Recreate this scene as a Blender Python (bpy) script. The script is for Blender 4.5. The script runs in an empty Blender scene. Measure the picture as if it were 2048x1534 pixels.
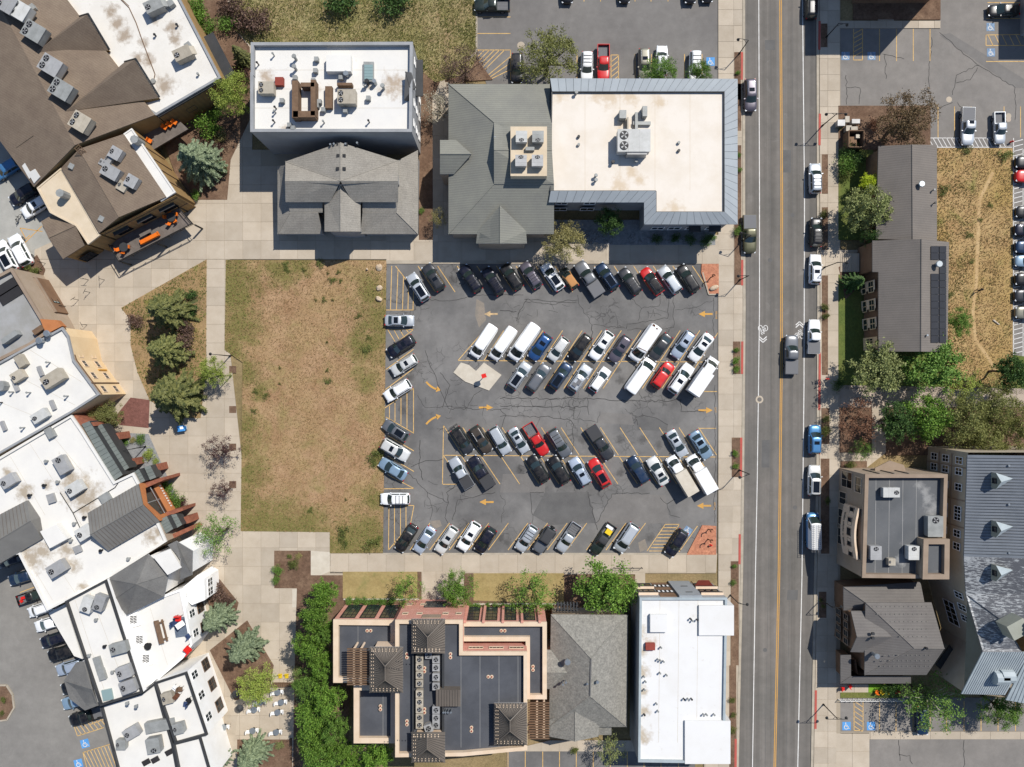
import bpy, bmesh, math, random
from mathutils import Vector, Matrix
random.seed(7)
rnd = random.Random(11)
# ------------------------------------------------------------------ camera, sky, sun
S = 12.4      # photograph pixels per metre on the ground
H = 117.0     # drone height in metres
CX, CY = 1024.0, 767.0
scene = bpy.context.scene
C = scene.collection
cam_d = bpy.data.cameras.new('camera'); cam = bpy.data.objects.new('camera', cam_d); C.objects.link(cam)
cam.location = (0, 0, H); cam.rotation_euler = (0, 0, 0)
cam_d.sensor_width = 36.0; cam_d.lens = 36.0 * H / (2048.0 / S); cam_d.clip_start = 1.0; cam_d.clip_end = 2000
scene.camera = cam
SUN_EL = math.radians(52.0)
SUN_AZ = math.atan2(0.73, 0.66)          # direction towards the sun, in the ground plane
sd = Vector((math.cos(SUN_AZ) * math.cos(SUN_EL), math.sin(SUN_AZ) * math.cos(SUN_EL), math.sin(SUN_EL)))
world = bpy.data.worlds.new('World'); scene.world = world; world.use_nodes = True
wn = world.node_tree; wn.nodes.clear()
sky = wn.nodes.new('ShaderNodeTexSky'); sky.sky_type = 'NISHITA'; sky.sun_disc = False
sky.sun_elevation = SUN_EL; sky.sun_rotation = math.pi / 2 - SUN_AZ
sky.altitude = 2100
bg = wn.nodes.new('ShaderNodeBackground'); bg.inputs['Strength'].default_value = 0.125
wo = wn.nodes.new('ShaderNodeOutputWorld')
wn.links.new(sky.outputs[0], bg.inputs[0]); wn.links.new(bg.outputs[0], wo.inputs[0])
sun_d = bpy.data.lights.new('sun', 'SUN'); sun_d.energy = 4.8; sun_d.angle = math.radians(0.5); sun_d.color = (1.0, 0.965, 0.91)
sun = bpy.data.objects.new('sun', sun_d); C.objects.link(sun)
sun.rotation_euler = sd.to_track_quat('Z', 'Y').to_euler(); sun.location = (0, 0, 200)
vs = scene.view_settings
vs.view_transform = 'Standard'; vs.look = 'None'; vs.exposure = 0.12; vs.gamma = 1.0; vs.use_curve_mapping = False

# ------------------------------------------------------------------ geometry helpers
def at(px, py, h=0.0):
    k = (H - h) / (H * S)
    return Vector(((px - CX) * k, (CY - py) * k, h))
def plane_at(face, px, py, lift=0.0):
    """point of the sloped face (three (px,py,h) corners) seen at px,py"""
    a, b, c = [at(*q) for q in face[:3]]
    n = (b - a).cross(c - a)
    if n.z < 0: n = -n
    n.normalize()
    o = Vector((0, 0, H)); d = at(px, py, 0) - o
    t = (a - o).dot(n) / d.dot(n)
    return o + d * t + n * lift
def col(hexs, k=0.80):
    hexs = hexs.lstrip('#')
    out = []
    for i in (0, 2, 4):
        v = int(hexs[i:i + 2], 16) / 255.0
        v = v / 12.92 if v <= 0.04045 else ((v + 0.055) / 1.055) ** 2.4
        out.append(min(0.86, v * k))
    return (*out, 1.0)

ORG = {}
def link(o, parent=None):
    C.objects.link(o)
    if parent is not None: o.parent = parent
    return o
def tag(o, label=None, cat=None, group=None, kind=None):
    if label: o['label'] = label
    if cat: o['category'] = cat
    if group: o['group'] = group
    if kind: o['kind'] = kind
    return o
def thing(name, label, cat, loc, rz=0.0, group=None):
    o = bpy.data.objects.new(name, None); C.objects.link(o)
    o.location = loc; o.rotation_euler = (0, 0, rz); o.empty_display_size = 0.3
    ORG[o.name] = Vector(loc)
    return tag(o, label, cat, group)

class MB:
    def __init__(s): s.v = []; s.f = []; s.m = []
    def poly(s, pts, m=0):
        i = len(s.v); s.v += [tuple(p) for p in pts]; s.f.append(tuple(range(i, i + len(pts)))); s.m.append(m)
        return s
    def prism(s, pts, z0, z1, m=0, mt=None, bottom=False):
        """pts: list of xy in counter-clockwise order"""
        a = sum(pts[i][0] * pts[(i + 1) % len(pts)][1] - pts[(i + 1) % len(pts)][0] * pts[i][1] for i in range(len(pts)))
        if a < 0: pts = list(reversed(pts))
        n = len(pts); i = len(s.v)
        s.v += [(p[0], p[1], z0) for p in pts] + [(p[0], p[1], z1) for p in pts]
        for k in range(n):
            l = (k + 1) % n
            s.f.append((i + k, i + l, i + n + l, i + n + k)); s.m.append(m)
        s.f.append(tuple(range(i + n, i + 2 * n))); s.m.append(m if mt is None else mt)
        if bottom: s.f.append(tuple(reversed(range(i, i + n)))); s.m.append(m)
        return s
    def box(s, c, d, rz=0.0, m=0, mt=None, taper=1.0):
        """c: centre of the base; d: size"""
        cs, sn = math.cos(rz), math.sin(rz); i = len(s.v)
        for zz, t in ((0, 1.0), (d[2], taper)):
            for sx, sy in ((-1, -1), (1, -1), (1, 1), (-1, 1)):
                x, y = sx * d[0] / 2 * t, sy * d[1] / 2 * t
                s.v.append((c[0] + x * cs - y * sn, c[1] + x * sn + y * cs, c[2] + zz))
        for k in range(4):
            l = (k + 1) % 4; s.f.append((i + k, i + l, i + 4 + l, i + 4 + k)); s.m.append(m)
        s.f.append((i + 4, i + 5, i + 6, i + 7)); s.m.append(m if mt is None else mt)
        s.f.append((i + 3, i + 2, i + 1, i)); s.m.append(m)
        return s
    def tube(s, p, q, r0, r1=None, n=8, m=0, cap=True):
        r1 = r0 if r1 is None else r1
        p = Vector(p); q = Vector(q); d = (q - p)
        if d.length < 1e-6: return s
        d.normalize(); a = Vector((0, 0, 1)) if abs(d.z) < 0.9 else Vector((1, 0, 0))
        u = d.cross(a).normalized(); w = d.cross(u); i = len(s.v)
        for c_, r in ((p, r0), (q, r1)):
            for k in range(n):
                t = 2 * math.pi * k / n; s.v.append(tuple(c_ + (u * math.cos(t) - w * math.sin(t)) * r))
        for k in range(n):
            l = (k + 1) % n; s.f.append((i + k, i + l, i + n + l, i + n + k)); s.m.append(m)
        if cap:
            s.f.append(tuple(range(i + n, i + 2 * n))); s.m.append(m)
            s.f.append(tuple(reversed(range(i, i + n)))); s.m.append(m)
        return s
    def bar(s, p, q, w, hgt, m=0):
        """flat strip from p to q of width w, standing hgt high"""
        p = Vector(p); q = Vector(q); d = (q - p); d.z = 0
        if d.length < 1e-6: return s
        d.normalize(); nn = Vector((-d.y, d.x, 0)) * w / 2; up = Vector((0, 0, hgt)); i = len(s.v)
        for b in (p - nn, q - nn, q + nn, p + nn): s.v.append(tuple(b))
        for b in (p - nn, q - nn, q + nn, p + nn): s.v.append(tuple(b + up))
        for k in range(4):
            l = (k + 1) % 4; s.f.append((i + k, i + l, i + 4 + l, i + 4 + k)); s.m.append(m)
        s.f.append((i + 4, i + 5, i + 6, i + 7)); s.m.append(m)
        return s
    def mesh(s, name, mats, org=None, smooth=False):
        me = bpy.data.meshes.new(name)
        v = s.v if org is None else [(a - org[0], b - org[1], c - org[2]) for a, b, c in s.v]
        me.from_pydata(v, [], s.f)
        for mt in (mats if isinstance(mats, (list, tuple)) else [mats]): me.materials.append(MT[mt] if isinstance(mt, str) else mt)
        me.polygons.foreach_set('material_index', s.m)
        if smooth: me.polygons.foreach_set('use_smooth', [True] * len(s.f))
        me.update()
        return me
    def build(s, name, mats, parent=None, smooth=False):
        """links everything collected as one object; vertices are given in world space"""
        if parent is not None:
            org = ORG[parent.name]
            o = bpy.data.objects.new(name, s.mesh(name, mats, org, smooth)); link(o, parent); ORG[o.name] = org
        else:
            xs = [p[0] for p in s.v]; ys = [p[1] for p in s.v]; zs = [p[2] for p in s.v]
            org = Vector(((min(xs) + max(xs)) / 2, (min(ys) + max(ys)) / 2, min(zs)))
            o = bpy.data.objects.new(name, s.mesh(name, mats, org, smooth)); o.location = org; link(o); ORG[o.name] = org
        return o

def inside(p, poly):
    x, y = p[0], p[1]; r = False; j = len(poly) - 1
    for i in range(len(poly)):
        xi, yi = poly[i][0], poly[i][1]; xj, yj = poly[j][0], poly[j][1]
        if (yi > y) != (yj > y) and x < (xj - xi) * (y - yi) / (yj - yi) + xi: r = not r
        j = i
    return r
def clip_rect(poly, x0, y0, x1, y1):
    def cut(ps, f, g):
        out = []
        for i in range(len(ps)):
            a, b = ps[i - 1], ps[i]; fa, fb = f(a), f(b)
            if fa >= 0: 
                if fb >= 0: out.append(b)
                else: out.append(g(a, b, fa, fb))
            elif fb >= 0: out.append(g(a, b, fa, fb)); out.append(b)
        return out
    g = lambda a, b, fa, fb: (a[0] + (b[0] - a[0]) * fa / (fa - fb), a[1] + (b[1] - a[1]) * fa / (fa - fb))
    for f in (lambda p: p[0] - x0, lambda p: x1 - p[0], lambda p: p[1] - y0, lambda p: y1 - p[1]):
        if len(poly) < 3: return []
        poly = cut(poly, f, g)
    return poly
def area(p): return abs(sum(p[i][0] * p[(i + 1) % len(p)][1] - p[(i + 1) % len(p)][0] * p[i][1] for i in range(len(p)))) / 2

# ------------------------------------------------------------------ materials
MT = {}
class NT:
    def __init__(s, name):
        s.mat = bpy.data.materials.new(name); s.mat.use_nodes = True; s.t = s.mat.node_tree; s.t.nodes.clear()
        s.out = s.n('OutputMaterial'); s.b = s.n('BsdfPrincipled'); s.l(s.b.outputs[0], s.out.inputs[0])
        MT[name] = s.mat
        s.geo = s.n('NewGeometry'); s.pos = s.geo.outputs['Position']
    def n(s, t): return s.t.nodes.new('ShaderNode' + t)
    def l(s, a, b): s.t.links.new(a, b)
    def noise(s, scale, detail=5, rough=0.6, vec=None, dist=0.0):
        k = s.n('TexNoise'); k.inputs['Scale'].default_value = scale; k.inputs['Detail'].default_value = detail
        k.inputs['Roughness'].default_value = rough; k.inputs['Distortion'].default_value = dist
        s.l(vec or s.pos, k.inputs['Vector']); return k.outputs['Fac']
    def ramp(s, f, a, b, v0=0.0, v1=1.0):
        k = s.n('MapRange'); k.inputs[1].default_value = a; k.inputs[2].default_value = b
        k.inputs[3].default_value = v0; k.inputs[4].default_value = v1; s.l(f, k.inputs[0]); return k.outputs[0]
    def mix(s, f, a, b, mode='MIX'):
        k = s.n('Mix'); k.data_type = 'RGBA'; k.blend_type = mode
        if hasattr(f, 'links'): s.l(f, k.inputs[0])
        else: k.inputs[0].default_value = f
        for x, i in ((a, 6), (b, 7)):
            if hasattr(x, 'links'): s.l(x, k.inputs[i])
            else: k.inputs[i].default_value = x
        return k.outputs[2]
    def math(s, op, a, b=0.0):
        k = s.n('Math'); k.operation = op
        for x, i in ((a, 0), (b, 1)):
            if hasattr(x, 'links'): s.l(x, k.inputs[i])
            else: k.inputs[i].default_value = x
        return k.outputs[0]
    def bright(s, c, f): # multiply colour by a scalar
        k = s.n('Mix'); k.data_type = 'RGBA'; k.blend_type = 'MULTIPLY'; k.inputs[0].default_value = 1.0
        cb = s.n('CombineColor')
        for i in range(3): s.l(f, cb.inputs[i])
        s.l(cb.outputs[0], k.inputs[7])
        if hasattr(c, 'links'): s.l(c, k.inputs[6])
        else: k.inputs[6].default_value = c
        return k.outputs[2]
    def bump(s, f, strength, dist=0.05):
        k = s.n('Bump'); k.inputs['Strength'].default_value = strength; k.inputs['Distance'].default_value = dist
        s.l(f, k.inputs['Height']); s.l(k.outputs[0], s.b.inputs['Normal'])
    def col(s, c):
        if hasattr(c, 'links'): s.l(c, s.b.inputs['Base Color'])
        else: s.b.inputs['Base Color'].default_value = c
    def set(s, rough=0.8, metal=0.0, spec=None, coat=None):
        s.b.inputs['Roughness'].default_value = rough; s.b.inputs['Metallic'].default_value = metal
        if spec is not None: s.b.inputs['Specular IOR Level'].default_value = spec
        if coat: s.b.inputs['Coat Weight'].default_value = coat; s.b.inputs['Coat Roughness'].default_value = 0.06
        return s

def M(name, c1, c2=None, scale=0.6, lo=0.35, hi=0.65, fine=0.12, fscale=9.0, rough=0.85, metal=0.0, spec=0.3, bump=0.15, orand=0.0, coat=None, stains=None, scol='#8a6a45', k=0.80, lines=None, irand=0.0):
    t = NT(name); a = col(c1, k)
    c = a
    if c2: c = t.mix(t.ramp(t.noise(scale, 6, 0.62), lo, hi), a, col(c2, k))
    if lines:   # (angle in degrees, period in metres, strength): courses of a roof
        ang, per, st = lines
        mp = t.n('Mapping'); mp.inputs['Rotation'].default_value = (0, 0, math.radians(-ang)); t.l(t.pos, mp.inputs[0])
        wv = t.n('TexWave'); wv.bands_direction = 'Y'; wv.inputs['Scale'].default_value = 0.314 / per * 1.0; wv.inputs['Distortion'].default_value = 0.6
        wv.inputs['Detail'].default_value = 2; wv.inputs['Detail Scale'].default_value = 3
        t.l(mp.outputs[0], wv.inputs[0]); c = t.bright(c, t.ramp(wv.outputs['Fac'], 0, 1, 1 - st, 1 + st * 0.4))
    if stains:
        tot = None
        for (px, py, h, r) in stains:
            p = at(px, py, h); dn = t.n('VectorMath'); dn.operation = 'DISTANCE'; t.l(t.pos, dn.inputs[0]); dn.inputs[1].default_value = p
            q = t.ramp(dn.outputs['Value'], 0.0, r, 1.0, 0.0); tot = q if tot is None else t.math('MAXIMUM', tot, q)
        nz = t.noise(1.1, 7, 0.65); w = t.math('ADD', tot, t.ramp(nz, 0.25, 0.75, -0.62, 0.35))
        c = t.mix(t.ramp(w, 0.12, 0.72, 0.0, 0.7), c, col(scol, k))
    if fine: c = t.bright(c, t.ramp(t.noise(fscale, 3, 0.7), 0.25, 0.75, 1 - fine, 1 + fine))
    if orand:
        oi = t.n('ObjectInfo'); c = t.bright(c, t.ramp(oi.outputs['Random'], 0, 1, 1 - orand, 1 + orand * 0.5))
    if irand: c = t.bright(c, t.ramp(t.geo.outputs['Random Per Island'], 0, 1, 1 - irand, 1 + irand))
    t.col(c); t.set(rough, metal, spec, coat)
    if bump: t.bump(t.noise(fscale * 1.3, 4, 0.7), bump, 0.04)
    return t.mat

OIL = [(1000, 545), (1047, 566), (1120, 700), (1180, 735), (1240, 760), (1240, 880), (1165, 880), (1285, 880), (1318, 890), (1040, 940), (1240, 945), (1000, 1075), (1015, 1085), (1300, 1075), (905, 560), (820, 755), (805, 820), (1220, 715), (1235, 740)]
def M_asphalt(name, c1, c2, crack=0.6, cscale=0.16, streak=None, oil=False):
    t = NT(name)
    c = t.mix(t.ramp(t.noise(0.09, 5, 0.6), 0.36, 0.64), col(c1), col(c2))
    c = t.bright(c, t.ramp(t.noise(0.6, 6, 0.7), 0.25, 0.75, 0.86, 1.14))
    c = t.bright(c, t.ramp(t.noise(14, 2, 0.7), 0.2, 0.8, 0.86, 1.14))
    # pale scuffs
    c = t.mix(t.ramp(t.noise(0.35, 7, 0.72, dist=0.6), 0.60, 0.78, 0.0, 0.35), c, col('#a5a09a'))
    if streak:
        mp = t.n('Mapping'); mp.inputs['Scale'].default_value = streak; t.l(t.pos, mp.inputs[0])
        c = t.bright(c, t.ramp(t.noise(1.0, 4, 0.6, vec=mp.outputs[0]), 0.3, 0.7, 0.80, 1.16))
    if oil:
        tot = None
        for (px, py) in OIL:
            dd = t.n('VectorMath'); dd.operation = 'DISTANCE'; t.l(t.pos, dd.inputs[0]); dd.inputs[1].default_value = at(px, py, 0)
            q = t.ramp(dd.outputs['Value'], 0.0, 1.1, 1.0, 0.0); tot = q if tot is None else t.math('MAXIMUM', tot, q)
        c = t.mix(t.ramp(t.math('ADD', tot, t.ramp(t.noise(1.6, 5, 0.7), 0.25, 0.75, -0.5, 0.3)), 0.1, 0.6, 0, 0.5), c, col('#403e3c'))
    if crack:
        dn = t.n('TexNoise'); dn.inputs['Scale'].default_value = 0.6; dn.inputs['Detail'].default_value = 4; t.l(t.pos, dn.inputs['Vector'])
        vm = t.n('VectorMath'); vm.operation = 'MULTIPLY_ADD'; t.l(dn.outputs['Color'], vm.inputs[0]); vm.inputs[1].default_value = (2.4, 2.4, 0); t.l(t.pos, vm.inputs[2])
        vo = t.n('TexVoronoi'); vo.feature = 'DISTANCE_TO_EDGE'; vo.inputs['Scale'].default_value = cscale * 4; t.l(vm.outputs[0], vo.inputs['Vector'])
        lo = t.ramp(vo.outputs['Distance'], 0.006, 0.045, 1.0, 0.0)
        msk = t.ramp(t.noise(0.14, 3, 0.5), 0.53, 0.61)
        c = t.mix(t.math('MULTIPLY', t.math('MULTIPLY', lo, msk), crack), c, col('#2c2b2a'))
    t.col(c); t.set(0.9, 0, 0.25); t.bump(t.noise(16, 3, 0.7), 0.25, 0.03)
    return t.mat

def M_ground(name, cols, scale=0.35, fine=0.35, bump=0.8, green=None, glo=0.55, ghi=0.7, spots=None):
    t = NT(name)
    c = t.mix(t.ramp(t.noise(scale, 7, 0.65), 0.36, 0.64), col(cols[0]), col(cols[1]))
    if len(cols) > 2: c = t.mix(t.ramp(t.noise(scale * 0.35, 5, 0.6), 0.45, 0.68), c, col(cols[2]))
    if green: c = t.mix(t.ramp(t.noise(scale * 0.8, 7, 0.7, dist=0.4), glo, ghi), c, col(green))
    if spots:
        tot = None
        for (px, py, r) in spots[0]:
            dn = t.n('VectorMath'); dn.operation = 'DISTANCE'; t.l(t.pos, dn.inputs[0]); dn.inputs[1].default_value = at(px, py, 0.05)
            q = t.ramp(dn.outputs['Value'], 0.0, r, 1.0, 0.0); tot = q if tot is None else t.math('MAXIMUM', tot, q)
        w = t.math('ADD', tot, t.ramp(t.noise(0.5, 6, 0.65), 0.25, 0.75, -0.5, 0.4))
        c = t.mix(t.ramp(w, 0.1, 0.7, 0, 0.8), c, col(spots[1]))
    c = t.bright(c, t.ramp(t.noise(3.2, 5, 0.75), 0.25, 0.75, 1 - fine, 1 + fine))
    c = t.bright(c, t.ramp(t.noise(11, 3, 0.75), 0.25, 0.75, 1 - fine * 0.6, 1 + fine * 0.6))
    t.col(c); t.set(0.95, 0, 0.1); t.bump(t.noise(7, 4, 0.75), bump, 0.08)
    return t.mat

def M_leaf(name, c1, c2, tr=0.35):
    t = NT(name)
    f = t.geo.outputs['Random Per Island']
    c = t.mix(f, col(c1, 0.95), col(c2, 0.95))
    oi = t.n('ObjectInfo'); c = t.bright(c, t.ramp(oi.outputs['Random'], 0, 1, 0.85, 1.12))
    t.col(c); t.set(0.6, 0, 0.25)
    tl = t.n('BsdfTranslucent'); t.l(c, tl.inputs[0])
    mx = t.n('MixShader'); mx.inputs[0].default_value = tr
    t.l(t.b.outputs[0], mx.inputs[1]); t.l(tl.outputs[0], mx.inputs[2]); t.l(mx.outputs[0], t.out.inputs[0])
    return t.mat

def M_plain(name, c, rough=0.5, metal=0.0, spec=0.5, coat=None, k=0.80):
    t = NT(name); t.col(col(c, k)); t.set(rough, metal, spec, coat); return t.mat
def M_paint(name, c, metal=0.25):
    t = NT(name); oc = t.n('TexCoord').outputs['Object']; oi = t.n('ObjectInfo')
    cc = t.mix(t.ramp(t.noise(1.3, 5, 0.65, vec=oc), 0.4, 0.75, 0.0, 0.16), col(c, 0.85), col('#9a8f80')); t.col(t.bright(cc, t.ramp(oi.outputs['Random'], 0, 1, 0.9, 1.06))); t.set(0.34, metal, 0.4, 0.4)
    return t.mat

M_ground('earth', ['#9a8560', '#7f7250', '#a48f6c'], 0.2)
M_asphalt('asphalt_lot', '#676563', '#85827e', 0.5, 0.17, oil=True)
M_asphalt('asphalt_upper', '#77736f', '#827e79', 0.0)
M_asphalt('asphalt_street', '#706c66', '#7c766f', 0.0, streak=(1.3, 0.012, 1))
M_asphalt('asphalt_right', '#827d77', '#8e8881', 0.0)
M_asphalt('asphalt_pale', '#a5a39b', '#b3b0a8', 0.0)
M_asphalt('asphalt_left', '#85817b', '#8f8b84', 0.0)
M('concrete', '#c8baa6', '#b9aa95', 0.4, 0.3, 0.7, fine=0.07, orand=0.12)
M('concrete_white', '#d6ccba', '#c9beab', 0.8, fine=0.05, orand=0.05)
M('concrete_pink', '#bfae9c', '#b5a492', 0.4, fine=0.06, orand=0.08)
M('joint', '#ab9d88', None)
M('curb', '#bdb19e', '#a89d8b', 0.7, fine=0.08)
M('red_paint', '#c25a4e', '#ad5b50', 0.8, fine=0.15)
M('yellow_paint', '#e6bd78', '#cfa766', 1.4, 0.45, 0.6, fine=0.18)
M('orange_paint', '#dda64e', '#c99a55', 1.2, fine=0.15)
M('white_paint', '#efece6', '#d8d4cd', 1.4, fine=0.12)
M('faded_paint', '#d9b887', '#b49a78', 1.6, 0.4, 0.6, fine=0.25)
M('blue_paint', '#4f97d8', '#6aa5da', 1.0, fine=0.1)
M('blue_faded', '#8ea8c4', '#6f86a0', 2.0, fine=0.2)
M('tar', '#333231', '#474543', 2.0, fine=0.2)
M('patch', '#62605e', '#6d6b68', 0.5, fine=0.12)
M('patch_pale', '#968a7c', '#857e74', 0.9, fine=0.2)
FSP = [(470, 600, 5), (480, 650, 5), (495, 750, 3.5), (495, 850, 3.5), (500, 950, 4.5), (520, 1040, 6), (620, 1050, 5), (560, 545, 4), (730, 760, 3), (745, 1000, 3), (470, 560, 7), (640, 1085, 6), (700, 1085, 6), (560, 1050, 7), (505, 1055, 6), (490, 900, 3), (755, 640, 6), (735, 690, 5), (745, 590, 5), (460, 700, 4), (735, 1065, 6), (490, 1000, 4), (470, 530, 5), (600, 525, 4), (760, 915, 3), (520, 785, 2)]
M_ground('dry_field', ['#b49472', '#9f7e5e', '#a98f66'], 0.3, 0.30, 0.7, '#98865a', 0.50, 0.66, (FSP, '#74723e'))
M_ground('meadow', ['#a1966a', '#a08a68', '#8a8758'], 0.35, 0.42, 0.9, '#857f4c', 0.5, 0.68)
M_ground('dry_right', ['#bb9f70', '#ad8d62', '#b0945e'], 0.3, 0.28, 0.8, '#86824a', 0.55, 0.72)
M_ground('path_dirt', ['#c8ab7e', '#b9996c'], 0.5, 0.15, 0.4)
M_ground('lawn_dry', ['#ae9a6a', '#9c885a', '#a69262'], 0.35, 0.22, 0.5, '#858250', 0.55, 0.75)
M_ground('lawn_green', ['#5f6d38', '#6c753c', '#787643'], 0.4, 0.3, 0.7)
M_ground('turf', ['#7fae35', '#76a333'], 0.4, 0.1, 0.3)
M_ground('mulch', ['#7b6250', '#6b5444', '#8a715c'], 1.0, 0.38, 1.0)
M_ground('mulch_red', ['#8a5f55', '#7a544b'], 1.0, 0.35, 1.0)
M_ground('island_bed', ['#ab8f68', '#9b8058', '#937a5a'], 0.5, 0.32, 0.9, '#6f7a35', 0.56, 0.7)
M_ground('gravel_red', ['#cf9070', '#b97c62'], 1.5, 0.35, 1.0)
M_ground('gravel_grey', ['#9c9c9b', '#8b8c8d'], 1.5, 0.3, 0.9)
M('white_roof', '#f7f3ea', '#ece8e0', 0.25, 0.42, 0.7, fine=0.03, bump=0.05, k=0.71, rough=0.7)
M('white_roof_a', '#f7f3ea', '#eeebe5', 0.25, 0.42, 0.7, fine=0.03, bump=0.05, k=0.71, stains=[(785, 170, 10, 3.2), (533, 155, 10, 2.0), (630, 172, 10, 1.3), (737, 172, 10, 1.0), (570, 258, 10, 1.2)], scol='#a88a66')
M('white_roof_k', '#f5f0e6', '#ebe5da', 0.3, 0.4, 0.7, fine=0.04, bump=0.05, k=0.71, stains=[(222, 20, 6.2, 1.8), (235, 45, 6.2, 2.0), (248, 70, 6.2, 2.2), (285, 85, 6.2, 1.5), (296, 120, 6.2, 1.8), (345, 55, 6.2, 2.0), (350, 80, 6.2, 1.5), (330, 170, 6.2, 2.5), (275, 115, 6.2, 1.5), (310, 40, 6.2, 1.2)], scol='#8f7350')
M('white_roof_o', '#f7f3ea', '#efebe4', 0.3, 0.4, 0.7, fine=0.03, bump=0.05, k=0.71, stains=[(165, 985, 7, 4.5), (175, 1000, 7, 3.0), (140, 960, 7, 2.5), (48, 985, 7, 2.2), (93, 972, 7, 1.3), (60, 1115, 7, 3.6), (85, 1100, 7, 2.8), (45, 1130, 7, 2.6), (130, 1100, 7, 2.2), (145, 1130, 7, 2.0), (300, 1075, 7, 2.0), (315, 1065, 7, 1.6), (14, 945, 7, 1.4), (165, 1175, 7, 1.5), (170, 1020, 7, 2)], scol='#9c845f')
M('white_roof_j', '#f6f4f0', '#efece6', 0.2, 0.42, 0.7, fine=0.02, bump=0.04, k=0.71, stains=[(1283, 1300, 7.5, 1.4), (1283, 1340, 7.5, 1.8), (1284, 1380, 7.5, 1.6), (1284, 1420, 7.5, 1.8), (1285, 1470, 7.5, 2.2), (1300, 1285, 7.5, 1.6), (1284, 1260, 7.5, 1.3)], scol='#b39b74')
M('beige_roof', '#ece2d4', '#e5d9c8', 0.3, 0.42, 0.66, fine=0.03, bump=0.05, stains=[(1220, 190, 8.4, 3.0), (1195, 190, 8.4, 2.0), (1260, 195, 8.4, 2.0), (1120, 190, 8.4, 2.0), (1245, 245, 8.4, 2.2), (1265, 345, 8.4, 1.6), (1240, 370, 8.4, 2.5), (1280, 360, 8.4, 1.6), (1318, 205, 8.4, 1.6), (1350, 418, 8.4, 2.2)], scol='#d0b999')
M('tan_roof', '#ddcbb0', '#d2bfa2', 0.5, fine=0.05, bump=0.05)
M('grey_roof', '#a6a5a3', '#97958f', 0.4, fine=0.06, bump=0.08)
M('dark_roof', '#4d4f54', '#585a5f', 0.25, 0.4, 0.62, fine=0.1, bump=0.06)
M('dark_roof_tan', '#5e6062', '#6a6b6c', 0.3, fine=0.08, bump=0.06, stains=[(1840, 970, 8, 1.3), (1850, 985, 8, 1.3), (1858, 1000, 8, 1.5), (1866, 1018, 8, 1.8), (1803, 1122, 8, 1.6)], scol='#a3a29f')
M('shingle_brown', '#857564', '#79695a', 0.5, fine=0.22, fscale=7, lines=(-31, 0.34, 0.10), bump=0.4)
M('shingle_grey', '#a29c91', '#938d83', 0.6, 0.3, 0.7, fine=0.24, fscale=5, lines=(0, 0.34, 0.08), bump=0.4)
M('shingle_green', '#8d8c81', '#83827a', 0.3, fine=0.13, fscale=8, lines=(0, 0.36, 0.12), bump=0.3)
M('shingle_taupe', '#7f776f', '#766f68', 0.3, fine=0.12, fscale=8, lines=(0, 0.36, 0.12), bump=0.3)
M('shingle_hip', '#98948a', '#807d75', 1.6, 0.3, 0.7, fine=0.36, fscale=4, bump=0.5)
M('shingle_dark', '#7a7874', '#6e6c69', 0.6, fine=0.2, fscale=7, bump=0.4)
M('shingle_house', '#78736e', '#706b67', 0.5, fine=0.13, fscale=8, lines=(0, 0.4, 0.10), bump=0.3)
M('metal_eave', '#a3a9ac', '#999fa3', 0.3, fine=0.03, rough=0.5, metal=0.0, bump=0.02, orand=0.06)
M('metal_brown', '#736a60', '#6a6158', 0.4, fine=0.05, rough=0.5, metal=0.0, bump=0.05)
M('metal_grey', '#827f79', '#787570', 0.4, fine=0.05, rough=0.5, metal=0.0, bump=0.05)
M('metal_hotel', '#858a90', '#797e84', 0.5, fine=0.06, rough=0.5, metal=0.0, bump=0.05)
M('metal_pale', '#b3bcbe', '#a3adb0', 0.6, fine=0.06, rough=0.45, metal=0.0, bump=0.05)
def snowmelt():
    t = NT('metal_peeling')
    mp = t.n('Mapping'); mp.inputs['Scale'].default_value = (0.5, 2.4, 1); t.l(t.pos, mp.inputs[0])
    gx = t.n('SeparateXYZ'); t.l(t.pos, gx.inputs[0])
    f = t.math('ADD', t.noise(2.2, 7, 0.72, vec=mp.outputs[0], dist=0.3), t.math('ADD', t.ramp(gx.outputs[0], 63, 74, 0.09, -0.07), t.ramp(t.noise(0.3, 3), 0.3, 0.7, -0.05, 0.05)))
    f = t.ramp(f, 0.50, 0.56)
    t.col(t.mix(f, col('#5c5d61'), col('#b0b2b2'))); t.set(0.6, 0.1); t.bump(f, 0.2, 0.02)
snowmelt()
M('metal_dark', '#4a4a4a', '#404142', 0.6, fine=0.05, rough=0.5, metal=0.2)
M('trim_black', '#232323', None, rough=0.6)
M('wall_white', '#f6f4f0', '#eeebe5', 0.5, fine=0.03, k=0.92)
M('wall_cream', '#efd3a8', '#e8c99c', 0.5, fine=0.04)
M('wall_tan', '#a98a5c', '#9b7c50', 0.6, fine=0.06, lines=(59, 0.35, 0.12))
M('wall_yellow', '#ad8f5f', '#a08255', 0.6, fine=0.06)
M('wall_grey', '#a9a9a8', '#9d9d9c', 0.5, fine=0.05)
M('wall_stucco', '#b4a18d', '#a9967f', 0.5, fine=0.06)
M('wall_hotel', '#bfb19b', '#b3a58f', 0.5, fine=0.05)
M('wall_hotel_green', '#a5a698', '#9b9c8e', 0.5, fine=0.05)
M('wall_brown', '#8a6d55', '#7d6049', 0.5, fine=0.07)
M('wall_pink', '#e0a593', '#d39380', 1.2, fine=0.1, lines=(0, 0.3, 0.1))
M('wall_beige', '#ead2b8', '#e0c5a8', 0.5, fine=0.04)
M('brick_red', '#a1664d', '#885240', 2.0, fine=0.25)
M('rust_panel', '#c07c4c', '#b27145', 0.8, fine=0.06)
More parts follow.
